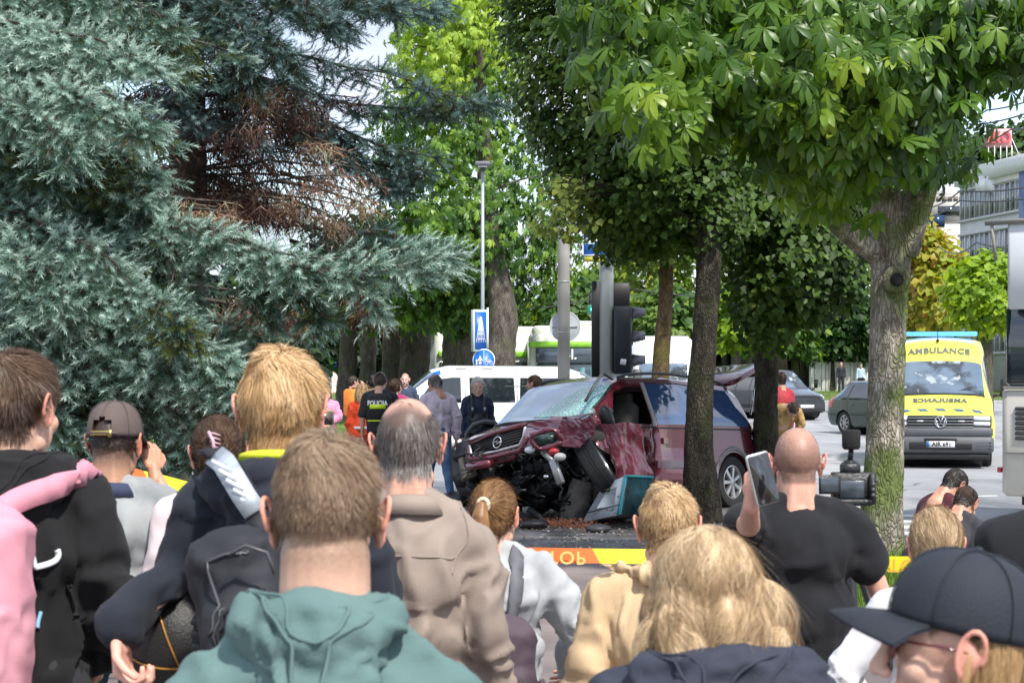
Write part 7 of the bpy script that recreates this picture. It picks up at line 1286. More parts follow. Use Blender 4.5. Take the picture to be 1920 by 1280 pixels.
        V = np.concatenate([o[0] for o in out]); FF = []; b_ = 0
        for o in out: FF.append(o[1]+b_); b_ += len(o[0])
        V = (V @ Hm[:3, :3].T+Hm[:3, 3])*s; ob('hair', mesh_np('hair', V, FF, hmt, True, tint=np.concatenate([o[2] for o in out])), root)
    # ---- garments
    if top is not None:
        g = Geo(); k = 1+bulk
        kk = 1+bulk*.45; g.ell(U @ Vector((0, -.012, 1.27)), (.160*wd*kk, .118*k, .17), n=20, m=14, R=U.to_3x3())
        for hx in (-1, 1): g.cap(U @ Vector((hx*.030, -.016, 1.445)), U @ Vector((hx*sw*.95, -.005, 1.378-drop)), .043, .060*kk, 14, 4)
        g.cap(U @ Vector((-.05, -.012, 1.425)), U @ Vector((.05, -.012, 1.425)), .050, .050, 12)
        g.ell(U @ Vector((0, 0, 1.08)), (.150*wd*kk, .118*k, .22), n=20, m=12, R=U.to_3x3()); zb = .86-hem; g.cap(U @ Vector((-.06, 0, zb+.09)), U @ Vector((.06, 0, zb+.09)), .112*kk, .112*kk, 14)
        if skirt: g.cap(U @ Vector((0, 0, .9)), Vector((0, 0, .62)), .15, .2, 14)
        for a0, a1, a2, hx in ((SL, EL, WL, -1), (SR, ER, WR, 1)):
            if sleeve == 'long': g.cap(a0, a1, .062*kk, .054*k, 12); g.cap(a1, a1+(a2-a1)*.97, .054*k, .045*kk, 12); g.ell(a1+(a2-a1)*.93, (.051*kk,)*3)
            elif sleeve == 'short': g.cap(a0, a0+(a1-a0)*slv, .062*kk, .060*k, 12)
            elif sleeve == 'none': pass
        gm = remesh(g.mesh('g'), vb, 5); v = getV(gm); nn = getN(gm)
        if detail <= 1: gm2 = gm
        zt = (U @ Vector((0, 0, 1.47))).z; tens = .45+.75*smoothf(0, .4, 1.5-v[:, 2]) if not crouch else 1
        v = clothes_folds(v, nn, folds, seed % 17, tens=tens); gm.vertices.foreach_set('co', (v*s).astype(np.float32).ravel()); gm.materials.clear(); gm.materials.append(top); gm.polygons.foreach_set('use_smooth', np.ones(len(gm.polygons), bool)); gm.update(); gm.name = 'top'; o = ob('top', gm, root)
        if collar:
            cm, hgt, opening = collar; g = Geo(); n_ = 22; V = []
            for i in range(n_+1):
                a = -math.pi*.5+ (math.pi*2-opening)*(i/n_-.5)+0; c_, s_ = math.cos(a), math.sin(a)
                for (r, z) in ((.072, 1.405), (.066, 1.432+hgt), (.073, 1.430+hgt), (.104, 1.395)): V.append(U @ Vector((r*c_*1.05, r*s_-.012, z+.010*s_*-1)))
            Fs = [(i*4+q, i*4+(q+1) % 4, i*4+4+(q+1) % 4, i*4+4+q) for i in range(n_) for q in range(4)]; g.add([x*s for x in V], Fs); g.build('collar', cm, root, True)
    if bottom is not None:
        g = Geo(); g.cap(U @ Vector((-.05, 0, .94)), U @ Vector((.05, 0, .94)), .118, .118, 14)
        for i in (0, 1): g.cap(hip[i], K[i], .092, .066, 12); g.cap(K[i], A_[i]+Vector((0, 0, .03)), .066, .052, 12)
        gm = remesh(g.mesh('g'), vb*1.2, 4); v = clothes_folds(getV(gm), getN(gm), .006, seed % 13+4, axis=(6, 6, 5)); gm.vertices.foreach_set('co', (v*s).astype(np.float32).ravel()); gm.materials.clear(); gm.materials.append(bottom); gm.update(); gm.name = 'trousers'; ob('trousers', gm, root)
        for i in (0, 1):
            fd = Vector((0, 1, 0)); g = Geo(); c = Vector((A_[i].x, A_[i].y+.055, A_[i].z-.04)); g.ell(c, (.045, .13, .05), n=14, m=8); g.box(c+Vector((0, 0, -.028)), (.08, .24, .025)); g.V = [tuple(Vector(v)*s) for v in g.V]; g.build('shoe', shoe or mat('dark_shoe', (.03, .03, .03), .6), root, True)
    def place(g, name, m, smooth=True, frame='U', **k):
        M = {'U': U, 'H': H, None: Matrix.Identity(4)}[frame]; g.V = [tuple((M @ Vector(v))*s) for v in g.V]; return g.build(name, m, root, smooth, **k)
    root['_'] = 0; del root['_']
    return dict(root=root, place=place, U=U, H=H, s=s, Ri=Ri, top=top, Rw=Rw, WL=WL, WR=WR, EL=EL, ER=ER, SL=SL, SR=SR, loc=lambda p: Ri @ W(*p))
def band(g, pts, w, th, nrm):
    """flat strap along pts, w wide; nrm = outward normal at each point"""
    pts = [Vector(p) for p in pts]; V = []; n = len(pts)
    for i, p in enumerate(pts):
        t = (pts[min(i+1, n-1)]-pts[max(i-1, 0)]).normalized(); nn = Vector(nrm[i] if isinstance(nrm, list) else nrm); sd = t.cross(nn).normalized(); nn = sd.cross(t).normalized()
        for (a, b) in ((-w/2, 0), (w/2, 0), (w/2, th), (-w/2, th)): V.append(p+sd*a+nn*b)
    Fs = [(i*4+q, i*4+(q+1) % 4, i*4+4+(q+1) % 4, i*4+4+q) for i in range(n-1) for q in range(4)]+[(3, 2, 1, 0), (4*n-4, 4*n-3, 4*n-2, 4*n-1)]; g.add(V, Fs); return g
def hood(p, m, size=1, seed=0, fold=.007, xs=1):
    g = Geo(); U = p['U']; XS = Matrix.Diagonal((xs, 1, 1))
    for i in range(13):
        a = math.pi*(1.06+.88*i/12) if False else math.radians(200+140*i/12); r = .098; z = 1.435+.012*math.sin(math.radians(180*i/12)); g.ell((r*math.cos(a)*1.12, r*math.sin(a)*.95-.008, z), (.040*size, .040*size, .034*size), n=12, m=8)
    for s_ in (-1, 1):
        g.cap((s_*.115, .02, 1.425), (s_*.10, .085, 1.39), .036, .03, 10); g.cap((s_*.12, -.06, 1.43), (s_*.03, -.145, 1.34), .042*size, .040*size, 12)
    g.ell((0, -.11, 1.37), (.115*size, .055, .075*size), n=18, m=12); g.ell((0, -.128, 1.325), (.07, .045, .06), n=14, m=10)
    g.V = [(x_*xs, y_, z_) for x_, y_, z_ in g.V]; gm = remesh(g.mesh('x'), .009, 3); v = clothes_folds(getV(gm), getN(gm), fold, seed, axis=(9, 9, 11)); s = p['s']; Um = np.array(U); v = (v @ Um[:3, :3].T+Um[:3, 3])*s; gm.vertices.foreach_set('co', v.astype(np.float32).ravel()); gm.materials.clear(); gm.materials.append(m); gm.polygons.foreach_set('use_smooth', np.ones(len(gm.polygons), bool)); gm.update(); gm.name = 'hood'; ob('hood', gm, p['root'])
    for L_ in ([(-.132*xs, -.05, 1.50), (-.10*xs, -.14, 1.47), (-.05*xs, -.20, 1.41), (-.005, -.23, 1.33)], [(.132*xs, -.05, 1.50), (.10*xs, -.14, 1.47), (.05*xs, -.20, 1.41), (.005, -.23, 1.33)], [(-.118*xs, -.02, 1.52), (-.08*xs, -.11, 1.50), (-.03*xs, -.18, 1.44), (0, -.20, 1.40), (.03*xs, -.18, 1.44), (.08*xs, -.11, 1.50), (.118*xs, -.02, 1.52)]):
        g = Geo(); q, _ = snap(p, L_, 40, .0002, 'hood'); g.tube(q, .0030, 6); p['place'](g, 'hood_seam', m)
def cap_(p, m, brim_m=None, dirn=0, gap=False, vis_len=.075, z0=.022, tilt=0):
    """baseball cap in head coordinates; brim over the face when dirn=0"""
    g = Geo(); n = 48; m_ = 14; V = []; rx, ry, rz = .0885, .112, .094; c = Vector((0, -.010, .030)); R = Matrix.Rotation(math.radians(tilt), 3, 'X')
    def pt(a, e, o=0): 
        rr = (math.cos(e)**.72) if e > 0 else math.cos(e); return Vector(((rx+o)*rr*math.sin(a), (ry+o)*rr*math.cos(a), (rz+o)*math.sin(e)))
    es = np.linspace(-.14, math.pi/2*.995, m_); idx = {}
    for j, e in enumerate(es):
        for i in range(n): V.append(c+R @ pt(2*math.pi*i/n, e, .0015*abs(math.sin(3*2*math.pi*i/n))-.0015))
    for j, e in enumerate(es):
        for i in range(n): V.append(c+R @ pt(2*math.pi*i/n, e, -.004))
    Fs = []; N0 = n*m_
    for j in range(m_-1):
        for i in range(n):
            a = 2*math.pi*(i+.5)/n; q = (i+1) % n
            if gap and abs(a-math.pi) < .42*math.sqrt(max(0, 1-(max(0, es[j])/.42)**2)) and es[j] < .42: continue
            Fs.append((j*n+i, j*n+q, (j+1)*n+q, (j+1)*n+i)); Fs.append((N0+j*n+i, N0+(j+1)*n+i, N0+(j+1)*n+q, N0+j*n+q))
    for i in range(n): q = (i+1) % n; Fs.append((i, N0+i, N0+q, q))
    g.add(V, Fs); p['place'](g, 'cap_crown', m, frame='H')
    g = Geo(); 
    for k in range(3):
        a = math.pi*k/3+ math.pi/6*0; pts = [c+R @ pt(a, e, .0012) for e in np.linspace(-.12, math.pi/2, 10)]+[c+R @ pt(a+math.pi, e, .0012) for e in np.linspace(math.pi/2, .45 if gap else -.12, 10)]; g.tube(pts, .0014, 5)
    g.ell(c+R @ Vector((0, 0, rz+.002)), (.008, .008, .005)); p['place'](g, 'cap_seam', m, frame='H')
    g = Geo(); V = []; nb = 17; 
    for i in range(nb):
        a = math.radians(-62+124*i/(nb-1)); b0 = c+R @ pt(a, -.10, -.002); ext = vis_len*math.cos(a*.92)**.8; b1 = b0+R @ Vector((math.sin(a)*.012, ext, -.016-.020*(math.sin(a)**2)*1.2)); bm = (b0+b1)/2+Vector((0, 0, .004))
        V += [b0, bm, b1, b1+Vector((0, 0, -.004)), bm+Vector((0, 0, -.004)), b0+Vector((0, 0, -.004))]
    Fs = [(i*6+q, i*6+(q+1) % 6, i*6+6+(q+1) % 6, i*6+6+q) for i in range(nb-1) for q in range(6)]; g.add(V, Fs); p['place'](g, 'cap_brim', brim_m or m, frame='H')
    if gap:
        g = Geo(); pts = [c+R @ pt(math.pi+t, -.05, .002) for t in np.linspace(-.6, .6, 9)]; g.tube(pts, .0085, 6, flat=.35); p['place'](g, 'cap_strap', m, frame='H'); g = Geo(); pts = [c+R @ pt(math.pi+t, .0, .004) for t in np.linspace(-.42, .42, 9)]; g.tube(pts, .0028, 6); pts = [c+R @ pt(math.pi+t, -.09, .004) for t in np.linspace(-.42, .42, 9)]; g.tube(pts, .0028, 6); g.box(c+R @ pt(math.pi-.35, -.05, .006), (.012, .006, .022)); p['place'](g, 'cap_buckle', mat('brass', (.6, .45, .15), .3, .9), frame='H')
def snap(p, pts, n=30, off=.004, target='top', hd=False):
    O = [c for c in p['root'].children if c.name.startswith(target) or (hd and c.name.startswith('hood') and 'seam' not in c.name)]; s = p['s']; U = p['U']; q = np.array([tuple(v) for v in pts], float); sg = np.linalg.norm(np.diff(q, axis=0), axis=1); S_ = np.concatenate([[0], np.cumsum(sg)]); t = np.linspace(0, S_[-1], n); q = np.stack([np.interp(t, S_, q[:, k]) for k in range(3)], 1); P = []; N_ = []; Ui = U.inverted()
    for v in q:
        c_ = [o.closest_point_on_mesh((U @ Vector(v))*s)[1:3] for o in O]; ctr = (U @ Vector((0, 0, 1.2)))*s; loc_, nor = max(c_, key=lambda q_: (q_[0]-ctr).length); P.append(Ui @ (loc_/s+nor*off)); N_.append(Ui.to_3x3() @ nor)
    for _ in range(14 if hd else 3): P = [P[0]]+[(P[i-1]+2*P[i]+P[i+1])/4 for i in range(1, n-1)]+[P[-1]]
    return P, N_
def backpack(p, m, c, dim, straps, strap_m, seed=0, rot=0, pocket=True):
    g = Geo(); R = Matrix.Rotation(rot, 3, 'Y'); c = Vector(c); w, dd, h = dim
    g.rbox(c, (w, dd, h), .06, R); g.ell(c+Vector((0, 0, h*.42)), (w*.48, dd*.48, h*.16), n=14, m=8)
    if pocket: g.rbox(c+R @ Vector((0, -dd*.5, -h*.18)), (w*.82, dd*.35, h*.5), .05, R)
    gm = remesh(g.mesh('x'), .012, 5); v = clothes_folds(getV(gm), getN(gm), .006, seed, axis=(6, 6, 6)); bp = p['bag']; s = p['s']; Um = np.array(p['U']); v = (v @ Um[:3, :3].T+Um[:3, 3])*s; gm.vertices.foreach_set('co', v.astype(np.float32).ravel()); gm.materials.clear(); gm.materials.append(m); gm.polygons.foreach_set('use_smooth', np.ones(len(gm.polygons), bool)); gm.update(); gm.name = 'bag_body'; ob('bag_body', gm, bp)
    for i_, st in enumerate(straps):
        g = Geo(); q, nn = snap(p, st[0], 26, .024 if (p.get('hoodstrap') and i_ == 0) else .005, hd=True) if len(st[0]) >= 6 else (st[0], st[2]); band(g, q, st[1], .010, nn); g.V = [tuple((p['U'] @ Vector(v))*s) for v in g.V]; g.build('strap', st[3] if len(st) > 3 else strap_m, bp, True)
def bag_root(p, label):
    r = empty('backpack', p['root'].location, p['root'].rotation_euler.z, label=label, cat='backpack'); p['bag'] = r; return r
def over_shoulder(x, side, k=1.0, low=1.12, dy=.0):
    """strap path from the front, over the shoulder and down the back"""
    return [(x, .10*k, 1.32), (x, .06*k, 1.44), (x*1.0, .0, 1.478), (x*1.02, -.06*k, 1.462), (x*1.04, -.105*k, 1.40), (x*1.08, -.128*k, 1.30), (x*1.1, -.13*k-dy, low)]

# ---------------------------------------------------------------- the crowd in front
blackhood = cloth('black_hoodie', (.006, .006, .007), .95, sheen=.3); pink = cloth('pink_backpack', (.62, .26, .33), .7, c2=(.68, .32, .38))
a = person('young man with wavy brown hair in a black hoodie at the left edge', 24, 4.5, 1.745, hy=-24, hp=2, skin=(.60, .36, .26), hair='brown', style='short', hlen=1.2, top=blackhood, bottom=cloth('dark_trousers', (.02, .02, .025)), bulk=.20, wd=.96, detail=0, folds=.013, armR=((.215, .0, 1.12), (.17, .16, 1.0)), hem=.02)
hood(a, blackhood, 1.0, 2); a['hoodstrap'] = 1; bag_root(a, 'pink backpack worn by the young man in the black hoodie')
backpack(a, pink, (-.045, -.27, 1.12), (.30, .18, .46), [([(.17, .10, 1.33), (.165, .04, 1.42), (.15, -.05, 1.44), (.08, -.10, 1.39), (.03, -.14, 1.36), (-.02, -.165, 1.33), (-.05, -.20, 1.25)], .055, [(0, .6, .5), (0, .3, 1), (0, 0, 1), (0, -.4, 1), (0, -.7, .7), (0, -1, 0), (0, -1, 0)])], pink, 3)
lt = mat('print_blue', (.25, .5, .75), .8); pw = mat('print_white', (.75, .8, .85), .8)
for L_, m_, r_ in (([(.125, -.20, 1.275), (.140, -.20, 1.20), (.175, -.17, 1.262)], pw, .0075), ([(.115, -.2, 1.325), (.122, -.2, 1.305)], lt, .010), ([(.125, -.2, 1.13), (.15, -.18, 1.132), (.152, -.18, 1.108)], lt, .007)): g = Geo(); q, _ = snap(a, L_, 22, .0015); g.tube(q, r_, 6, flat=.6); a['place'](g, 'print_mark', m_)

g2 = cloth('grey_marl_tshirt', (.29, .30, .30), .9, c2=(.23, .24, .245), c2s=14); navy = cloth('navy_collar', (.03, .04, .085))
a = person('man in a brown baseball cap and grey t-shirt with navy collar', 211, 6.0, 1.60, hy=-12, hp=3, skin=(.50, .27, .17), hair='darkbrown', style='fade', capped=True, top=g2, bottom=cloth('teal_shorts', (.03, .10, .10)), sleeve='short', bulk=.25, wd=1.12, detail=1, folds=.010, collar=(navy, .008, .8), armR=((.30, .06, 1.14), (.115, .13, 1.47)), handR=((-.2, .35, .9), (-.5, .6, 0), .8))
cap_(a, cloth('brown_cap', (.085, .06, .055), .8, c2=(.11, .08, .07)), gap=True)

a = person('woman with auburn hair twisted up in a claw clip, pale pink top', 408, 5.9, 1.565, hy=10, hp=6, skin=(.56, .33, .24), hair='brown', style='bun', fem=True, top=cloth('pale_pink_tshirt', (.68, .58, .58), .85, c2=(.62, .52, .52)), bottom=cloth('cream_trousers', (.6, .55, .42)), sleeve='short', bulk=.05, wd=.95, detail=1, folds=.006)
g = Geo(); 
for i in range(7): g.tube([(-.035+.003*i, -.155, .055-.013*i), (-.018, -.168, .052-.013*i), (.004, -.160, .046-.013*i)], .0028, 5)
g.tube([(-.034, -.157, .058), (-.02, -.17, .03), (-.012, -.168, -.03)], .006, 6); a['place'](g, 'hair_claw', mat('pink_claw', (.55, .33, .38), .3, coat=.5), frame='H')
g = Geo(); g.ell((-.083, .0, -.058), (.004, .004, .005)); a['place'](g, 'earring', chrome, frame='H')

nav = cloth('navy_black_hoodie', (.009, .012, .022), .9, sheen=.3, c2=(.012, .015, .026))
a = person('tall young man with thick blond hair in a navy hoodie', 524, 4.1, 1.745, hp=2, skin=(.66, .42, .33), hair='blond', style='short', hlen=1.2, top=nav, bottom=cloth('black_joggers', (.015, .015, .018)), bulk=.07, wd=.91, detail=0, folds=.010, armL=((335, 1075, 4.12), (225, 1182, 3.92)), handL=((.10, -.1, -1), (1, -.2, 0), 1.1), armR=((.20, .05, 1.12), (.12, .25, 1.0)), hair_n=1.25, lift=.22)
g = Geo(); V = []
for i in range(19):
    an = math.radians(150+240*i/18); V.append((.074*math.cos(an), .074*math.sin(an)-.012, 1.475-.0*i+.012*(-math.sin(an))))
g.tube(V, .0105, 8); a['place'](g, 'yellow_collar', cloth('neon_yellow', (.68, .72, .03), .7)); g = Geo(); g.tube([(x*1.1, y*1.1, z-.022) for x, y, z in V], .0115, 8); a['place'](g, 'green_collar', cloth('green_rib', (.05, .33, .07), .7))
hood(a, nav, .9, 5); bagm = cloth('black_nylon', (.012, .013, .018), .75, sheen=0, bump=.15); bag_root(a, 'black backpack with a white swoosh slung on the tall blond young man')
refl = mat('reflective_strap', (.40, .44, .48), .45, .3, var=.25, vs=25)
pL = lambda x, y, dd=3.86: tuple(a['U'].inverted() @ a['loc']((x, y, dd)))
backpack(a, bagm, pL(455, 1130, 3.82), (.185, .15, .27), [([pL(407, 858, 3.99), pL(424, 872, 3.93), pL(440, 900, 3.9), pL(458, 930, 3.89), pL(480, 962, 3.87)], .048, (0, -1, .25), refl), ([pL(480, 962, 3.88), pL(486, 990, 3.87), pL(490, 1040, 3.86)], .045, (0, -1, 0)), ([pL(392, 850, 4.12), pL(400, 848, 4.05), pL(412, 858, 3.99)], .048, (0, -.3, 1)), ([pL(372, 1260, 3.85), pL(376, 1200, 3.83), pL(385, 1120, 3.84), pL(398, 1060, 3.85)], .03, (0, -1, 0))], bagm, 8, rot=-.25)
sc_ = a['s']
for k in range(5): g = Geo(); c0 = Vector(pL(413+13.5*k, 872+18*k, 3.885-.002*k)); g.box(c0, (.040, .004, .008), Matrix.Rotation(.5, 3, 'Y')); g.V = [tuple((a['U'] @ Vector(v))*sc_) for v in g.V]; g.build('reflective_rib', mat('reflective_white', (.7, .72, .75), .3, .2), a['bag'])
sw = [(-.5, .10), (-.42, .20), (-.36, .12), (-.33, .02), (-.25, -.04), (-.1, -.02), (.5, .18), (-.12, -.19), (-.33, -.22), (-.46, -.12)]; g = Geo(); q = a['U'] @ Vector(pL(458, 1160, 3.66)); M_ = Matrix.Translation(q*sc_) @ Matrix.Rotation(math.pi/2, 4, 'X') @ Matrix.Scale(.052, 4); g.prism([(x, y) for x, y in sw][::-1], .08, M_); g.build('swoosh', signwhite, a['bag'])
g = Geo(); g.prism([(-.3, -.1), (.3, .1), (.1, .3), (-.35, .2)], .1, Matrix.Translation((a['U'] @ Vector(pL(440, 1198, 3.68)))*sc_) @ Matrix.Rotation(math.pi/2, 4, 'X') @ Matrix.Scale(.03, 4)); g.build('yellow_print', mat('print_yellow', (.7, .55, .03), .5), a['bag'])
for k in range(4): g = Geo(); c0 = a['U'] @ Vector(pL(372, 1165+24*k, 3.83)); g.rbox(c0*sc_, (.028, .02, .018), .005, Matrix.Rotation(.3, 3, 'Y')); g.build('buckle', blk, a['bag'])
g = Geo(); g.tube([(a['U'] @ Vector(pL(x, y, 3.69)))*sc_ for x, y in ((430, 1040), (460, 1022), (500, 1035), (515, 1075))], .0035, 6); g.build('zip', mat('zip_grey', (.06, .06, .065), .4), a['bag'])
def bagline(px_, name, m_, r_):
    o = [c for c in a['bag'].children if c.name.startswith('bag_body')][0]; P_ = []
    q_ = np.array(px_, float); t_ = np.linspace(0, len(q_)-1, 24)
    for u in t_:
        x_, y_ = np.interp(u, range(len(q_)), q_[:, 0]), np.interp(u, range(len(q_)), q_[:, 1]); v_ = (a['U'] @ Vector(pL(x_, y_, 3.66)))*sc_; ok, l_, n_, _ = o.closest_point_on_mesh(v_); P_.append(l_+n_*.001)
    g = Geo(); g.tube(P_, r_, 6); g.build(name, m_, a['bag'], True)
for L_ in ([(385, 1200), (378, 1120), (395, 1050), (430, 1020), (470, 1015), (510, 1030)], [(400, 1215), (402, 1140), (430, 1100), (520, 1110)]): bagline(L_, 'zip', mat('zip_grey', (.06, .06, .065), .4), .0032)
bagline([(412, 1235), (416, 1150), (440, 1080), (500, 1065)], 'piping', bagm, .006)
bl = empty('basketball', W(335, 1190, 4.16), label='black basketball with gold lines held under the arm of the tall blond young man', cat='ball'); g = Geo(); g.ell((0, 0, 0), (.118, .118, .118), n=32, m=20); g.build('ball', mat('ball_black', (.014, .013, .013), .5, bump=.2, bs=200), bl, True)
g = Geo(); gm_ = mat('ball_gold', (.45, .22, .04), .4, .3)
for R in (Matrix.Rotation(.5, 3, 'X'), Matrix.Rotation(1.9, 3, 'X') @ Matrix.Rotation(.4, 3, 'Y'), Matrix.Rotation(1.2, 3, 'Y')): g.tube([R @ Vector((.120*math.cos(t), .120*math.sin(t), 0)) for t in np.linspace(0, 6.2832, 41)], .0022, 5)
g.build('gold_line', gm_, bl, True);

teal = cloth('teal_hoodie', (.095, .165, .158), .9, c2=(.11, .185, .175), sheen=.25)
a = person('young man with faded light brown haircut in a teal hoodie, nearest in the middle', 610, 2.75, 1.60, neck=.04, drop=.075, nr=.070, hp=3, skin=(.62, .37, .27), hair='sandy', style='fade', top=teal, bottom=cloth('blue_jeans', (.06, .09, .16)), bulk=.10, wd=1.18, detail=0, folds=.011, hair_n=1.5, hlen=1.25); hood(a, teal, .98, 7, .010, .80)


taupe = cloth('taupe_jacket', (.26, .205, .17), .75, c2=(.29, .23, .19), sheen=.1)
a = person('older man with thinning grey hair in a taupe jacket', 764, 4.7, 1.64, neck=.05, hp=3, skin=(.60, .34, .25), hair='grey', style='balding', top=taupe, bottom=cloth('grey_trousers', (.12, .12, .12)), bulk=.12, wd=1.0, drop=.045, detail=0, folds=.012, collar=(taupe, .012, .9), hair_n=1.0)
for L_ in ([(-.16, -.125, 1.30), (0, -.146, 1.305), (.16, -.125, 1.30)], [(.155, .02, 1.46), (.165, -.055, 1.43), (.165, -.10, 1.35), (.160, -.135, 1.27)], [(-.155, .02, 1.46), (-.165, -.055, 1.43), (-.165, -.10, 1.35), (-.160, -.135, 1.27)]): g = Geo(); q, _ = snap(a, L_, 40, .0005); g.tube(q, .0028, 5); a['place'](g, 'jacket_seam', taupe)

greyw = cloth('light_grey_sweatshirt', (.40, .41, .42), .95, c2=(.35, .36, .37), c2s=12, sheen=.3); brn = cloth('plum_strap', (.07, .045, .06), .7)
a = person('girl with a long ponytail and cream scrunchie in a light grey sweatshirt', 926, 5.8, 1.372, hy=-22, hp=3, skin=(.62, .37, .26), hair='ginger', style='pony', fem=True, top=greyw, bottom=cloth('dark_leggings', (.02, .02, .025)), bulk=.42, wd=1.08, detail=1, folds=.013, hair_n=1.2, armR=((.34, .04, 1.10), (.30, .22, .98)))
g = Geo(); g.lathe([(.017, -.012), (.028, -.008), (.030, .006), (.020, .013), (.014, 0)], (0, -.122, .030), 18, Matrix.Rotation(math.radians(80), 3, 'X'), closed=True); a['place'](g, 'scrunchie', cloth('cream_scrunchie', (.68, .56, .42)), frame='H')
bag_root(a, 'dark plum backpack worn by the ponytailed girl'); backpack(a, brn, (0, -.29, 1.02), (.30, .17, .38), [(over_shoulder(.09, 1, 1.42, 1.15, .05), .055, [(0, .6, .5), (0, .3, 1), (0, 0, 1), (0, -.4, 1), (0, -1, .5), (0, -1, 0), (0, -1, 0)], mat('strap_grey', (.12, .12, .135), .7)), (over_shoulder(-.09, 1, 1.42, 1.15, .05), .055, [(0, .6, .5), (0, .3, 1), (0, 0, 1), (0, -.4, 1), (0, -1, .5), (0, -1, 0), (0, -1, 0)], mat('strap_grey', (.12, .12, .135), .7)), ([(.17, -.2, .99), (.2, -.16, .93), (.22, -.08, .88)], .03, (0, -1, 0))], brn, 4)

beige = cloth('beige_trench', (.52, .36, .20), .75, c2=(.57, .41, .24), sheen=.1)
a = person('boy with short blond hair in a beige jacket with rumpled collar', 1252, 4.7, 1.425, hp=4, hy=-4, skin=(.64, .37, .28), hair='gold', style='short', hlen=.8, top=beige, bottom=cloth('dark_blue_trousers', (.03, .035, .06)), bulk=.22, wd=1.16, detail=0, folds=.012, hair_n=1.15, lift=.25)
g = Geo(); 
for s_ in (-1, 1): g.cap((s_*.03, -.11, 1.43), (s_*.13, -.02, 1.46), .026, .022, 10); g.cap((s_*.13, -.02, 1.46), (s_*.12, .09, 1.42), .022, .03, 10)
g.cap((-.03, -.11, 1.43), (.03, -.11, 1.43), .026, .026, 10); g.prism([(0, 0), (.075, .012), (.05, -.028)], .006, Matrix.Translation((-.215, -.05, 1.475)) @ Matrix.Rotation(math.pi/2, 4, 'X'))
gm = remesh(g.mesh('x'), .007, 2); v = clothes_folds(getV(gm), getN(gm), .007, 3, axis=(12, 12, 12)); Um = np.array(a['U']); v = (v @ Um[:3, :3].T+Um[:3, 3])*a['s']; gm.vertices.foreach_set('co', v.astype(np.float32).ravel()); gm.materials.clear(); gm.materials.append(beige); gm.update(); ob('collar', gm, a['root'])

nv2 = cloth('navy_softshell', (.022, .026, .045), .8, c2=(.028, .034, .055))
a = person('woman with a big mass of wavy dark blond hair in a navy jacket', 1348, 2.9, 1.445, neck=.085, drop=.0, hp=10, hy=12, hr=-6, skin=(.6, .36, .27), hair='ash', style='long', fem=True, top=nv2, bottom=cloth('blue_jeans', (.06, .09, .16)), bulk=.2, wd=1.0, detail=0, folds=.010, hair_n=3.2, hlen=.95); hood(a, nv2, 1.3, 9, .009)

blackt = cloth('black_tshirt', (.006, .0065, .009), .9, sheen=.25)
a = person('man with shaved head in a black t-shirt filming with his phone', 1496, 5.9, 1.537, hp=3, skin=(.60, .33, .24), hair='darkbrown', style='shaved', jaw=1.08, top=blackt, bottom=cloth('black_trousers', (.015, .015, .016)), sleeve='short', bulk=.20, wd=1.13, detail=1, folds=.008, armL=((1405, 985, 5.6), (1408, 935, 5.35)), handL=((.10, .35, .95), (.85, .5, 0), .9), armR=((.285, .02, 1.13), (.38, .14, .97)), slv=.56)
ph = empty('phone', W(1429, 897, 5.3), label='large black phone held up by the shaved man', cat='phone'); R3 = Matrix.Rotation(.28, 3, 'Z'); g = Geo(); g.rbox((0, 0, 0), (.070, .145, .009), .009, Matrix.Rotation(math.pi/2, 3, 'X'), mi=0); g.V = [tuple(Matrix.Rotation(-.24, 3, 'Y') @ Matrix.Rotation(.35, 3, 'Z') @ Vector(v)) for v in g.V]; g.build('case', mat('phone_edge', (.45, .47, .46), .3, .3), ph)
g = Geo(); g.rbox((.001, -.0065, -.001), (.064, .139, .004), .008, Matrix.Rotation(math.pi/2, 3, 'X')); g.V = [tuple(Matrix.Rotation(-.24, 3, 'Y') @ Matrix.Rotation(.35, 3, 'Z') @ Vector(v)) for v in g.V]; g.build('screen', glass('phone_screen', (.012, .012, .014), .12), ph)

whitet = cloth('white_tshirt', (.70, .70, .72), .85)
a = person('blonde woman with hair tied low, between the tree trunk and the black cap', 1757, 5.1, 1.335, hy=-6, hp=6, skin=(.62, .38, .28), hair='ash', style='tied', fem=True, top=whitet, bottom=cloth('blue_jeans', (.06, .09, .16)), bulk=.1, wd=1.02, detail=1, hair_n=1.3, armL=((-.33, .0, 1.12), (-.22, .18, 1.05)), sleeve='long')
g = Geo(); g.lathe([(.018, -.01), (.030, -.006), (.030, .006), (.018, .010)], (.02, -.128, -.045), 16, Matrix.Rotation(math.radians(75), 3, 'X'), closed=True); a['place'](g, 'hair_tie', cloth('pale_hair_tie', (.7, .6, .5)), frame='H')

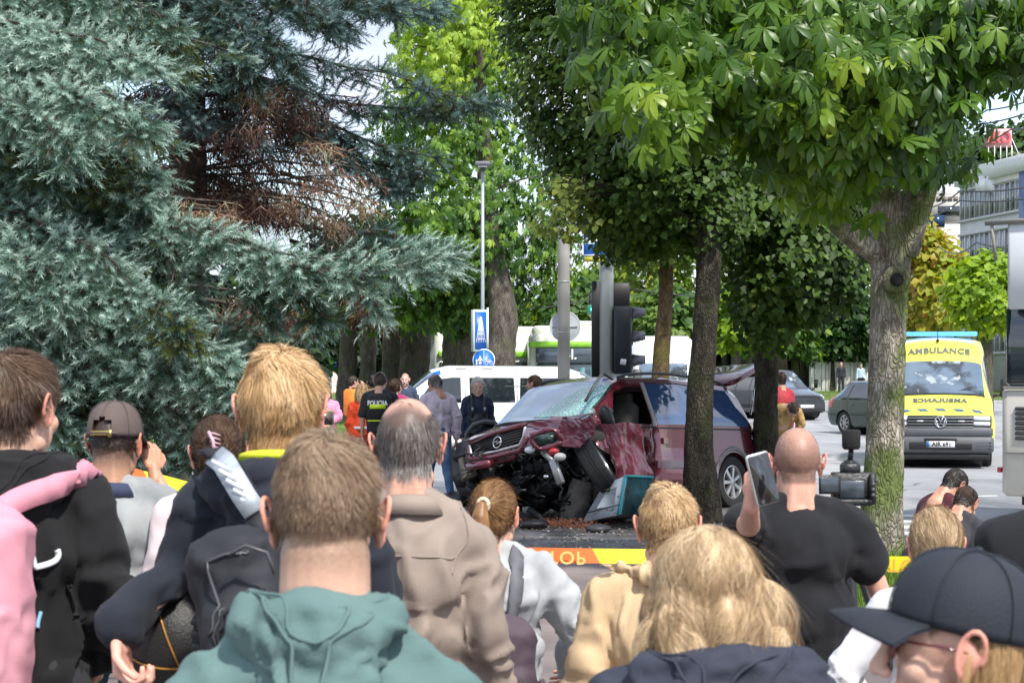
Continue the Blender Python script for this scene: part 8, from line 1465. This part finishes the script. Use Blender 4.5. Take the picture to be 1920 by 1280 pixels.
a = person('woman in a black baseball cap and dark red sunglasses seen in profile', 1822, 2.42, 1.455, capped=True, face=78, hy=6, hp=-2, skin=(.60, .37, .28), hair='gold', style='bowl', hlen=1.6, fem=True, top=cloth('dark_top', (.03, .03, .04)), bottom=cloth('blue_jeans', (.06, .09, .16)), bulk=.05, wd=.95, detail=0, hair_n=1.0, eyes=True, lift=.1)
capm = cloth('black_cap', (.010, .014, .024), .75, c2=(.014, .02, .033)); cap_(a, capm, z0=.02, vis_len=.088, tilt=9)
g = Geo(); g.rbox((-.034, .098, -.002), (.052, .012, .036), .006, Matrix.Rotation(-.15, 3, 'Z')); g.rbox((.034, .098, -.002), (.052, .012, .036), .006, Matrix.Rotation(.15, 3, 'Z')); g.tube([(-.062, .09, .006), (-.082, .03, .002), (-.086, -.01, -.004)], .0045, 6, flat=.5); g.tube([(.062, .09, .006), (.082, .03, .002), (.086, -.01, -.004)], .0045, 6, flat=.5); g.tube([(-.01, .106, .004), (.01, .106, .004)], .003, 6); a['place'](g, 'sunglasses', mat('dark_red_frame', (.09, .012, .018), .15, coat=1, var=0), frame='H')

a = person('person in a black t-shirt with pink arm cut off by the right edge', 2010, 4.6, 1.60, skin=(.66, .36, .30), hair='brown', style='short', top=blackt, bottom=cloth('black_trousers', (.015, .015, .016)), sleeve='short', bulk=.22, wd=1.15, detail=1, armL=((1905, 1080, 4.6), (1960, 1190, 4.5)))

# ---------------------------------------------------------------- camera on its tripod
ct = empty('camera_on_tripod', (X(1592, 6.3), 6.3, 0), label='black camera with flip out screen and microphone on a tripod', cat='camera'); d = 6.3; K_ = d/F
def cz(py): return CH-(py-HZ)*K_
def cx_(px): return (px-1592)*K_
g = Geo(); g.rbox((cx_(1598), 0, cz(915)), (.135, .060, .105), .008); g.rbox((cx_(1632), -.01, cz(915)), (.022, .075, .10), .008); g.rbox((cx_(1594), 0, cz(878)), (.065, .06, .04), .02); g.build('camera_body', mat('camera_black', (.012, .012, .013), .4, bump=.2, bs=150), ct, False)
g = Geo(); g.rbox((cx_(1594), -.034, cz(916)), (.082, .008, .058), .004); g.build('rear_screen', mat('lcd_glass', (.045, .06, .075), .25, var=.3, vs=20, coat=.5), ct); g = Geo(); g.rbox((cx_(1592), -.035, cz(940)), (.14, .03, .022), .01); g.build('battery_grip', mat('camera_black', (.012, .012, .013), .4), ct)
g = Geo(); g.rbox((cx_(1550), -.06, cz(906)), (.075, .01, .062), .004, Matrix.Rotation(.25, 3, 'Z')); g.build('flip_screen', mat('camera_black', (.012, .012, .013), .4), ct); g = Geo(); g.rbox((cx_(1549), -.067, cz(906)), (.062, .004, .048), .003, Matrix.Rotation(.25, 3, 'Z')); g.build('flip_screen_glass', mat('lcd_glass', (.045, .06, .075), .25, var=.3, vs=20, coat=.5), ct)
for i, (dx, dz) in enumerate(((.0, .018), (.0, 0), (.0, -.018), (.012, .03))): g = Geo(); g.lathe([(0, 0), (.007, 0), (.006, .004), (0, .005)], (cx_(1630)+dx, -.066, cz(915)+dz), 12, ry90); g.build('button', mat('button_grey', (.06, .06, .06), .4), ct)
g = Geo(); g.lathe([(.0, -.055), (.042, -.055), (.046, -.02), (.043, .0)], (cx_(1585), .06, cz(912)), 24, ry90); g.build('lens_barrel', mat('camera_black', (.012, .012, .013), .4), ct, True)
g = Geo(); g.tube([(cx_(1594), 0, cz(892)), (cx_(1594), 0, cz(862))], [.024, .014], 12); g.tube([(cx_(1594), 0, cz(862)), (cx_(1596), 0, cz(843))], .009, 10); g.tube([(cx_(1578), 0, cz(880)), (cx_(1580), 0, cz(868)), (cx_(1594), 0, cz(860)), (cx_(1608), 0, cz(868)), (cx_(1610), 0, cz(880))], .004, 6); g.build('microphone_mount', blk, ct, True)
g = Geo(); g.lathe([(0, -.032), (.024, -.030), (.030, -.022), (.0305, .03), (.026, .034), (0, .035)], (cx_(1596), 0, cz(825)), 24); autosmooth(g.build('microphone', mat('foam_black', (.012, .012, .012), .95, bump=.5, bs=200), ct), 50)
g = Geo(); g.rbox((cx_(1592), 0, cz(962)), (.09, .08, .03), .01); g.tube([(cx_(1592), 0, cz(968)), (cx_(1592), 0, cz(1010))], .026, 12); g.ell((cx_(1600), 0, cz(985)), (.038, .034, .03)); g.tube([(cx_(1592), 0, cz(985)), (cx_(1555), -.12, cz(990))], .007, 8); g.build('tripod_head', blk, ct, True)
for k in range(3):
    an = k*2.094+.5; g = Geo(); g.tube([(cx_(1592), 0, cz(1005)), (cx_(1592)+.45*math.cos(an), .45*math.sin(an), .02)], [.017, .012], 8); g.build('leg', blk, ct, True)

# ---------------------------------------------------------------- people round the crash
GM = 'people standing round the crash'
orange = cloth('orange_vest', (.85, .22, .02), .6); blackc = cloth('black_cloth', (.015, .015, .018)); jeans = cloth('jeans', (.05, .11, .22), .85, c2=(.08, .15, .28), c2s=8)
a = person('police officer seen from behind in a black vest lettered POLICIJA', 712, 26.5, 1.78, hy=-14, hp=12, skin=(.55, .33, .24), hair='grey', style='buzz', top=blackc, bottom=blackc, bulk=.25, wd=1.1, detail=2, sleeve='short', group=GM, hair_n=4)
g = Geo(); g.rbox((0, -.02, 1.24), (.34, .30, .36), .10); a['place'](g, 'vest', cloth('vest_black', (.012, .012, .015), .8), False)
me = text_mesh('POLICIJA', .092, .002, signwhite, bold=.004, sx=.72, spacing=1.05); ob('lettering', me, a['root'], (-.02, -.180, 1.345), (math.pi/2, 0, 0)); g = Geo(); g.box((-.015, -.176, 1.245), (.21, .008, .055)); a['place'](g, 'reflective_patch', mat('neon_patch', (.65, .85, .02), .5, var=0)); g = Geo(); g.box((0, -.176, 1.06), (.3, .008, .014)); a['place'](g, 'reflective_line', mat('neon_patch', (.65, .85, .02), .5, var=0))
person('man with grey hair in a lilac shirt and blue jeans, walking to the wreck', 822, 25.6, 1.76, face=20, hy=28, hp=18, lean=4, skin=(.42, .22, .15), hair='grey', style='balding', top=cloth('lilac_shirt', (.56, .48, .55), .85), bottom=jeans, bulk=.1, wd=1.08, detail=2, group=GM, hair_n=4, folds=.010, armR=((.25, -.03, 1.12), (.24, -.01, .87)), legs=((-.08, .08, .5), (.1, -.05, .5), (-.10, .10, .08), (.1, -.22, .10)))
a = person('fair haired woman in dark overalls with braces facing the camera by the white van', 895, 27.0, 1.70, face=188, hp=6, skin=(.58, .36, .27), hair='white', style='tied', fem=True, top=cloth('navy_jersey', (.02, .03, .06)), bottom=cloth('fire_trousers', (.045, .042, .035), .9), bulk=.08, detail=2, group=GM, eyes=True, hair_n=3, hmat=hairmat('hair_pale_blonde', HAIRC['white']))
g = Geo()
for s_ in (-1, 1): band(g, [(s_*.085, -.10, 1.42), (s_*.085, -.02, 1.475), (s_*.085, .09, 1.41), (s_*.085, .135, 1.28), (s_*.09, .13, 1.05)], .04, .008, [(0, -1, .3), (0, 0, 1), (0, .7, .7), (0, 1, 0), (0, 1, 0)])
g.box((0, .13, 1.1), (.26, .02, .18)); a['place'](g, 'braces', blk)
for s_ in (-1, 1): g = Geo(); g.box((s_*.087, .152, 1.26), (.028, .01, .05)); a['place'](g, 'buckle', steel)
person('short haired man in a dark t-shirt in profile behind the bonnet', 1004, 28.0, 1.74, face=68, skin=(.52, .30, .21), hair='brown', style='short', hlen=.7, top=cloth('slate_tshirt', (.035, .04, .06)), bottom=blackc, detail=2, group=GM, sleeve='short', hair_n=3, eyes=True, facial=True)
a = person('rescuer in a dark jacket behind the tail of the crashed minivan', 1465, 31, 1.80, face=30, skin=(.5, .3, .2), hair='darkbrown', style='buzz', top=cloth('red_black_top', (.35, .02, .03), .7), bottom=blackc, detail=2, group=GM, hair_n=3)
a = person('firefighter in tan gear bending down behind the second linden trunk', 1452, 29.5, 1.75, face=200, lean=62, hp=20, skin=(.5, .3, .2), hair='darkbrown', style='buzz', top=cloth('tan_fire_jacket', (.42, .28, .10), .8, c2=(.35, .22, .08)), bottom=cloth('tan_fire_jacket', (.42, .28, .10), .8), bulk=.3, wd=1.2, detail=2, group=GM, folds=.012, armL=((-.28, .15, 1.25), (-.2, .35, 1.1)), armR=((.28, .15, 1.25), (.2, .35, 1.1)))
g = Geo(); g.box((.02, -.165, 1.22), (.36, .02, .05)); a['place'](g, 'reflective_band', mat('neon_patch', (.65, .85, .02), .5, var=0))
a = person('rescuer with blonde hair in a bright red and orange jacket, back turned', 680, 28.5, 1.60, hy=20, hp=10, skin=(.6, .38, .28), hair='gold', style='long', hlen=.5, fem=True, top=cloth('signal_red_jacket', (.82, .07, .01), .6), bottom=cloth('signal_red_trousers', (.5, .05, .02), .7), bulk=.22, detail=2, group=GM, hair_n=2, folds=.01)
g = Geo(); g.lathe([(.165, -.02), (.168, .02), (.155, .02), (.155, -.02)], (0, 0, 1.02), 24, closed=True); a['place'](g, 'silver_band', signwhite)
a = person('man in an orange vest over a dark sweater holding a phone to his face', 661, 40, 1.74, face=-50, hy=-10, skin=(.5, .3, .22), hair='darkbrown', style='short', hlen=.6, top=blackc, bottom=blackc, detail=2, group=GM, hair_n=2, armR=((.27, .10, 1.2), (.08, .2, 1.5)), armL=((-.27, .1, 1.15), (-.02, .25, 1.22)), eyes=True)
g = Geo(); g.rbox((0, 0, 1.16), (.38, .28, .56), .1); a['place'](g, 'vest', orange, False)
person('woman in a pink sweater with short auburn hair', 612, 33, 1.55, face=196, hp=4, skin=(.62, .4, .32), hair='brown', style='bowl', fem=True, top=cloth('pink_sweater', (.75, .27, .42)), bottom=blackc, bulk=.2, detail=2, group=GM, hair_n=3, eyes=True, folds=.012, armL=((-.24, .08, 1.13), (-.05, .22, 1.05)), armR=((.24, .08, 1.13), (.05, .22, 1.02)))
person('woman with dark bun and raspberry top beside the police officer', 742, 30, 1.68, hy=-30, skin=(.6, .38, .3), hair='brown', style='bun', fem=True, top=cloth('raspberry_top', (.5, .05, .15)), bottom=blackc, detail=2, group=GM, hair_n=3)
person('dark haired person hidden behind the police officer\'s head', 699, 33, 1.74, skin=(.5, .3, .2), hair='black', style='short', top=cloth('lime_top', (.45, .6, .1)), bottom=blackc, detail=2, group=GM, hair_n=2)
person('bald man in a denim jacket and grey shirt facing the camera', 760, 39, 1.80, face=176, skin=(.6, .38, .3), hair='sandy', style='shaved', top=cloth('denim_jacket', (.035, .055, .10)), bottom=jeans, detail=2, group=GM, eyes=True, bulk=.1, facial=True)
GW = 'walkers in the distance on the left'
person('distant person in an orange vest walking on the left', 598, 62, 1.72, face=10, skin=(.5, .3, .2), hair='brown', style='short', top=orange, bottom=cloth('dark_bottoms', (.05, .04, .05)), detail=3, group=GW, hair_n=1)
person('distant person in a pale blue top with dark hair', 609, 66, 1.68, face=30, skin=(.5, .3, .2), hair='black', style='short', hlen=1.4, top=cloth('pale_blue_top', (.42, .6, .7)), bottom=blackc, detail=3, group=GW, fem=True)
person('distant woman in a pale pink dress', 623, 82, 1.66, face=20, skin=(.5, .33, .25), hair='blond', style='short', top=cloth('pale_pink_dress', (.78, .58, .55)), bottom=None, detail=3, group=GW, fem=True, skirt=True)
GF = 'two men standing at the concrete slabs'
person('distant man in a dark suit standing before the concrete slabs', 1577, 108, 1.78, face=180, skin=(.55, .33, .26), hair='grey', style='shaved', top=cloth('dark_suit', (.02, .02, .03)), bottom=cloth('dark_suit', (.02, .02, .03)), detail=3, group=GF)
person('distant person in a light blue shirt beside the chestnut trunk', 1614, 104, 1.72, face=180, skin=(.55, .33, .26), hair='grey', style='short', top=cloth('light_blue_shirt', (.4, .52, .62)), bottom=blackc, detail=3, group=GF)
GC = 'two men bending down in front of the ambulance'
person('crouching man in a maroon jacket with short dark hair', 1728, 14.0, 1.72, face=-60, lean=26, crouch=.60, hp=16, skin=(.50, .28, .19), hair='black', style='short', hlen=.45, top=cloth('maroon_jacket', (.07, .012, .02), .5), bottom=blackc, detail=1, group=GC, legs=((-.12, .30, .42), (.12, .30, .42), (-.12, .05, .08), (.12, .05, .08)), hair_n=1.6, armR=((.25, .12, 1.12), (.15, .35, 1.05)), armL=((-.25, .12, 1.12), (-.15, .35, 1.05)))
person('second crouching man, only his dark hair showing', 1772, 13.4, 1.68, face=-40, lean=26, crouch=.68, hp=14, skin=(.50, .28, .19), hair='darkbrown', style='short', hlen=.5, top=cloth('charcoal_top', (.03, .03, .035)), bottom=blackc, detail=1, group=GC, legs=((-.12, .30, .38), (.12, .30, .38), (-.12, .0, .08), (.12, .0, .08)), hair_n=1.6)
# raised hand with an olive phone case between the young men
a = person('person mostly hidden behind the blond young man, raising an olive phone', 560, 7.2, 1.62, hy=0, skin=(.62, .34, .26), hair='brown', style='short', top=cloth('olive_top', (.10, .11, .06)), bottom=blackc, detail=1, armR=((612, 880, 7.0), (608, 812, 6.8)), handR=((0, .1, 1), (-.9, .3, 0), .7))
ph = empty('phone', W(606, 783, 6.7), label='phone in an olive case raised beside the tall blond young man', cat='phone'); g = Geo(); g.rbox((0, 0, 0), (.075, .012, .05), .005); g.build('case', mat('olive_case', (.09, .11, .06), .6), ph); g = Geo(); g.box((0, -.008, 0), (.066, .003, .042)); g.build('screen', glass('phone_screen', (.012, .012, .014), .12), ph)
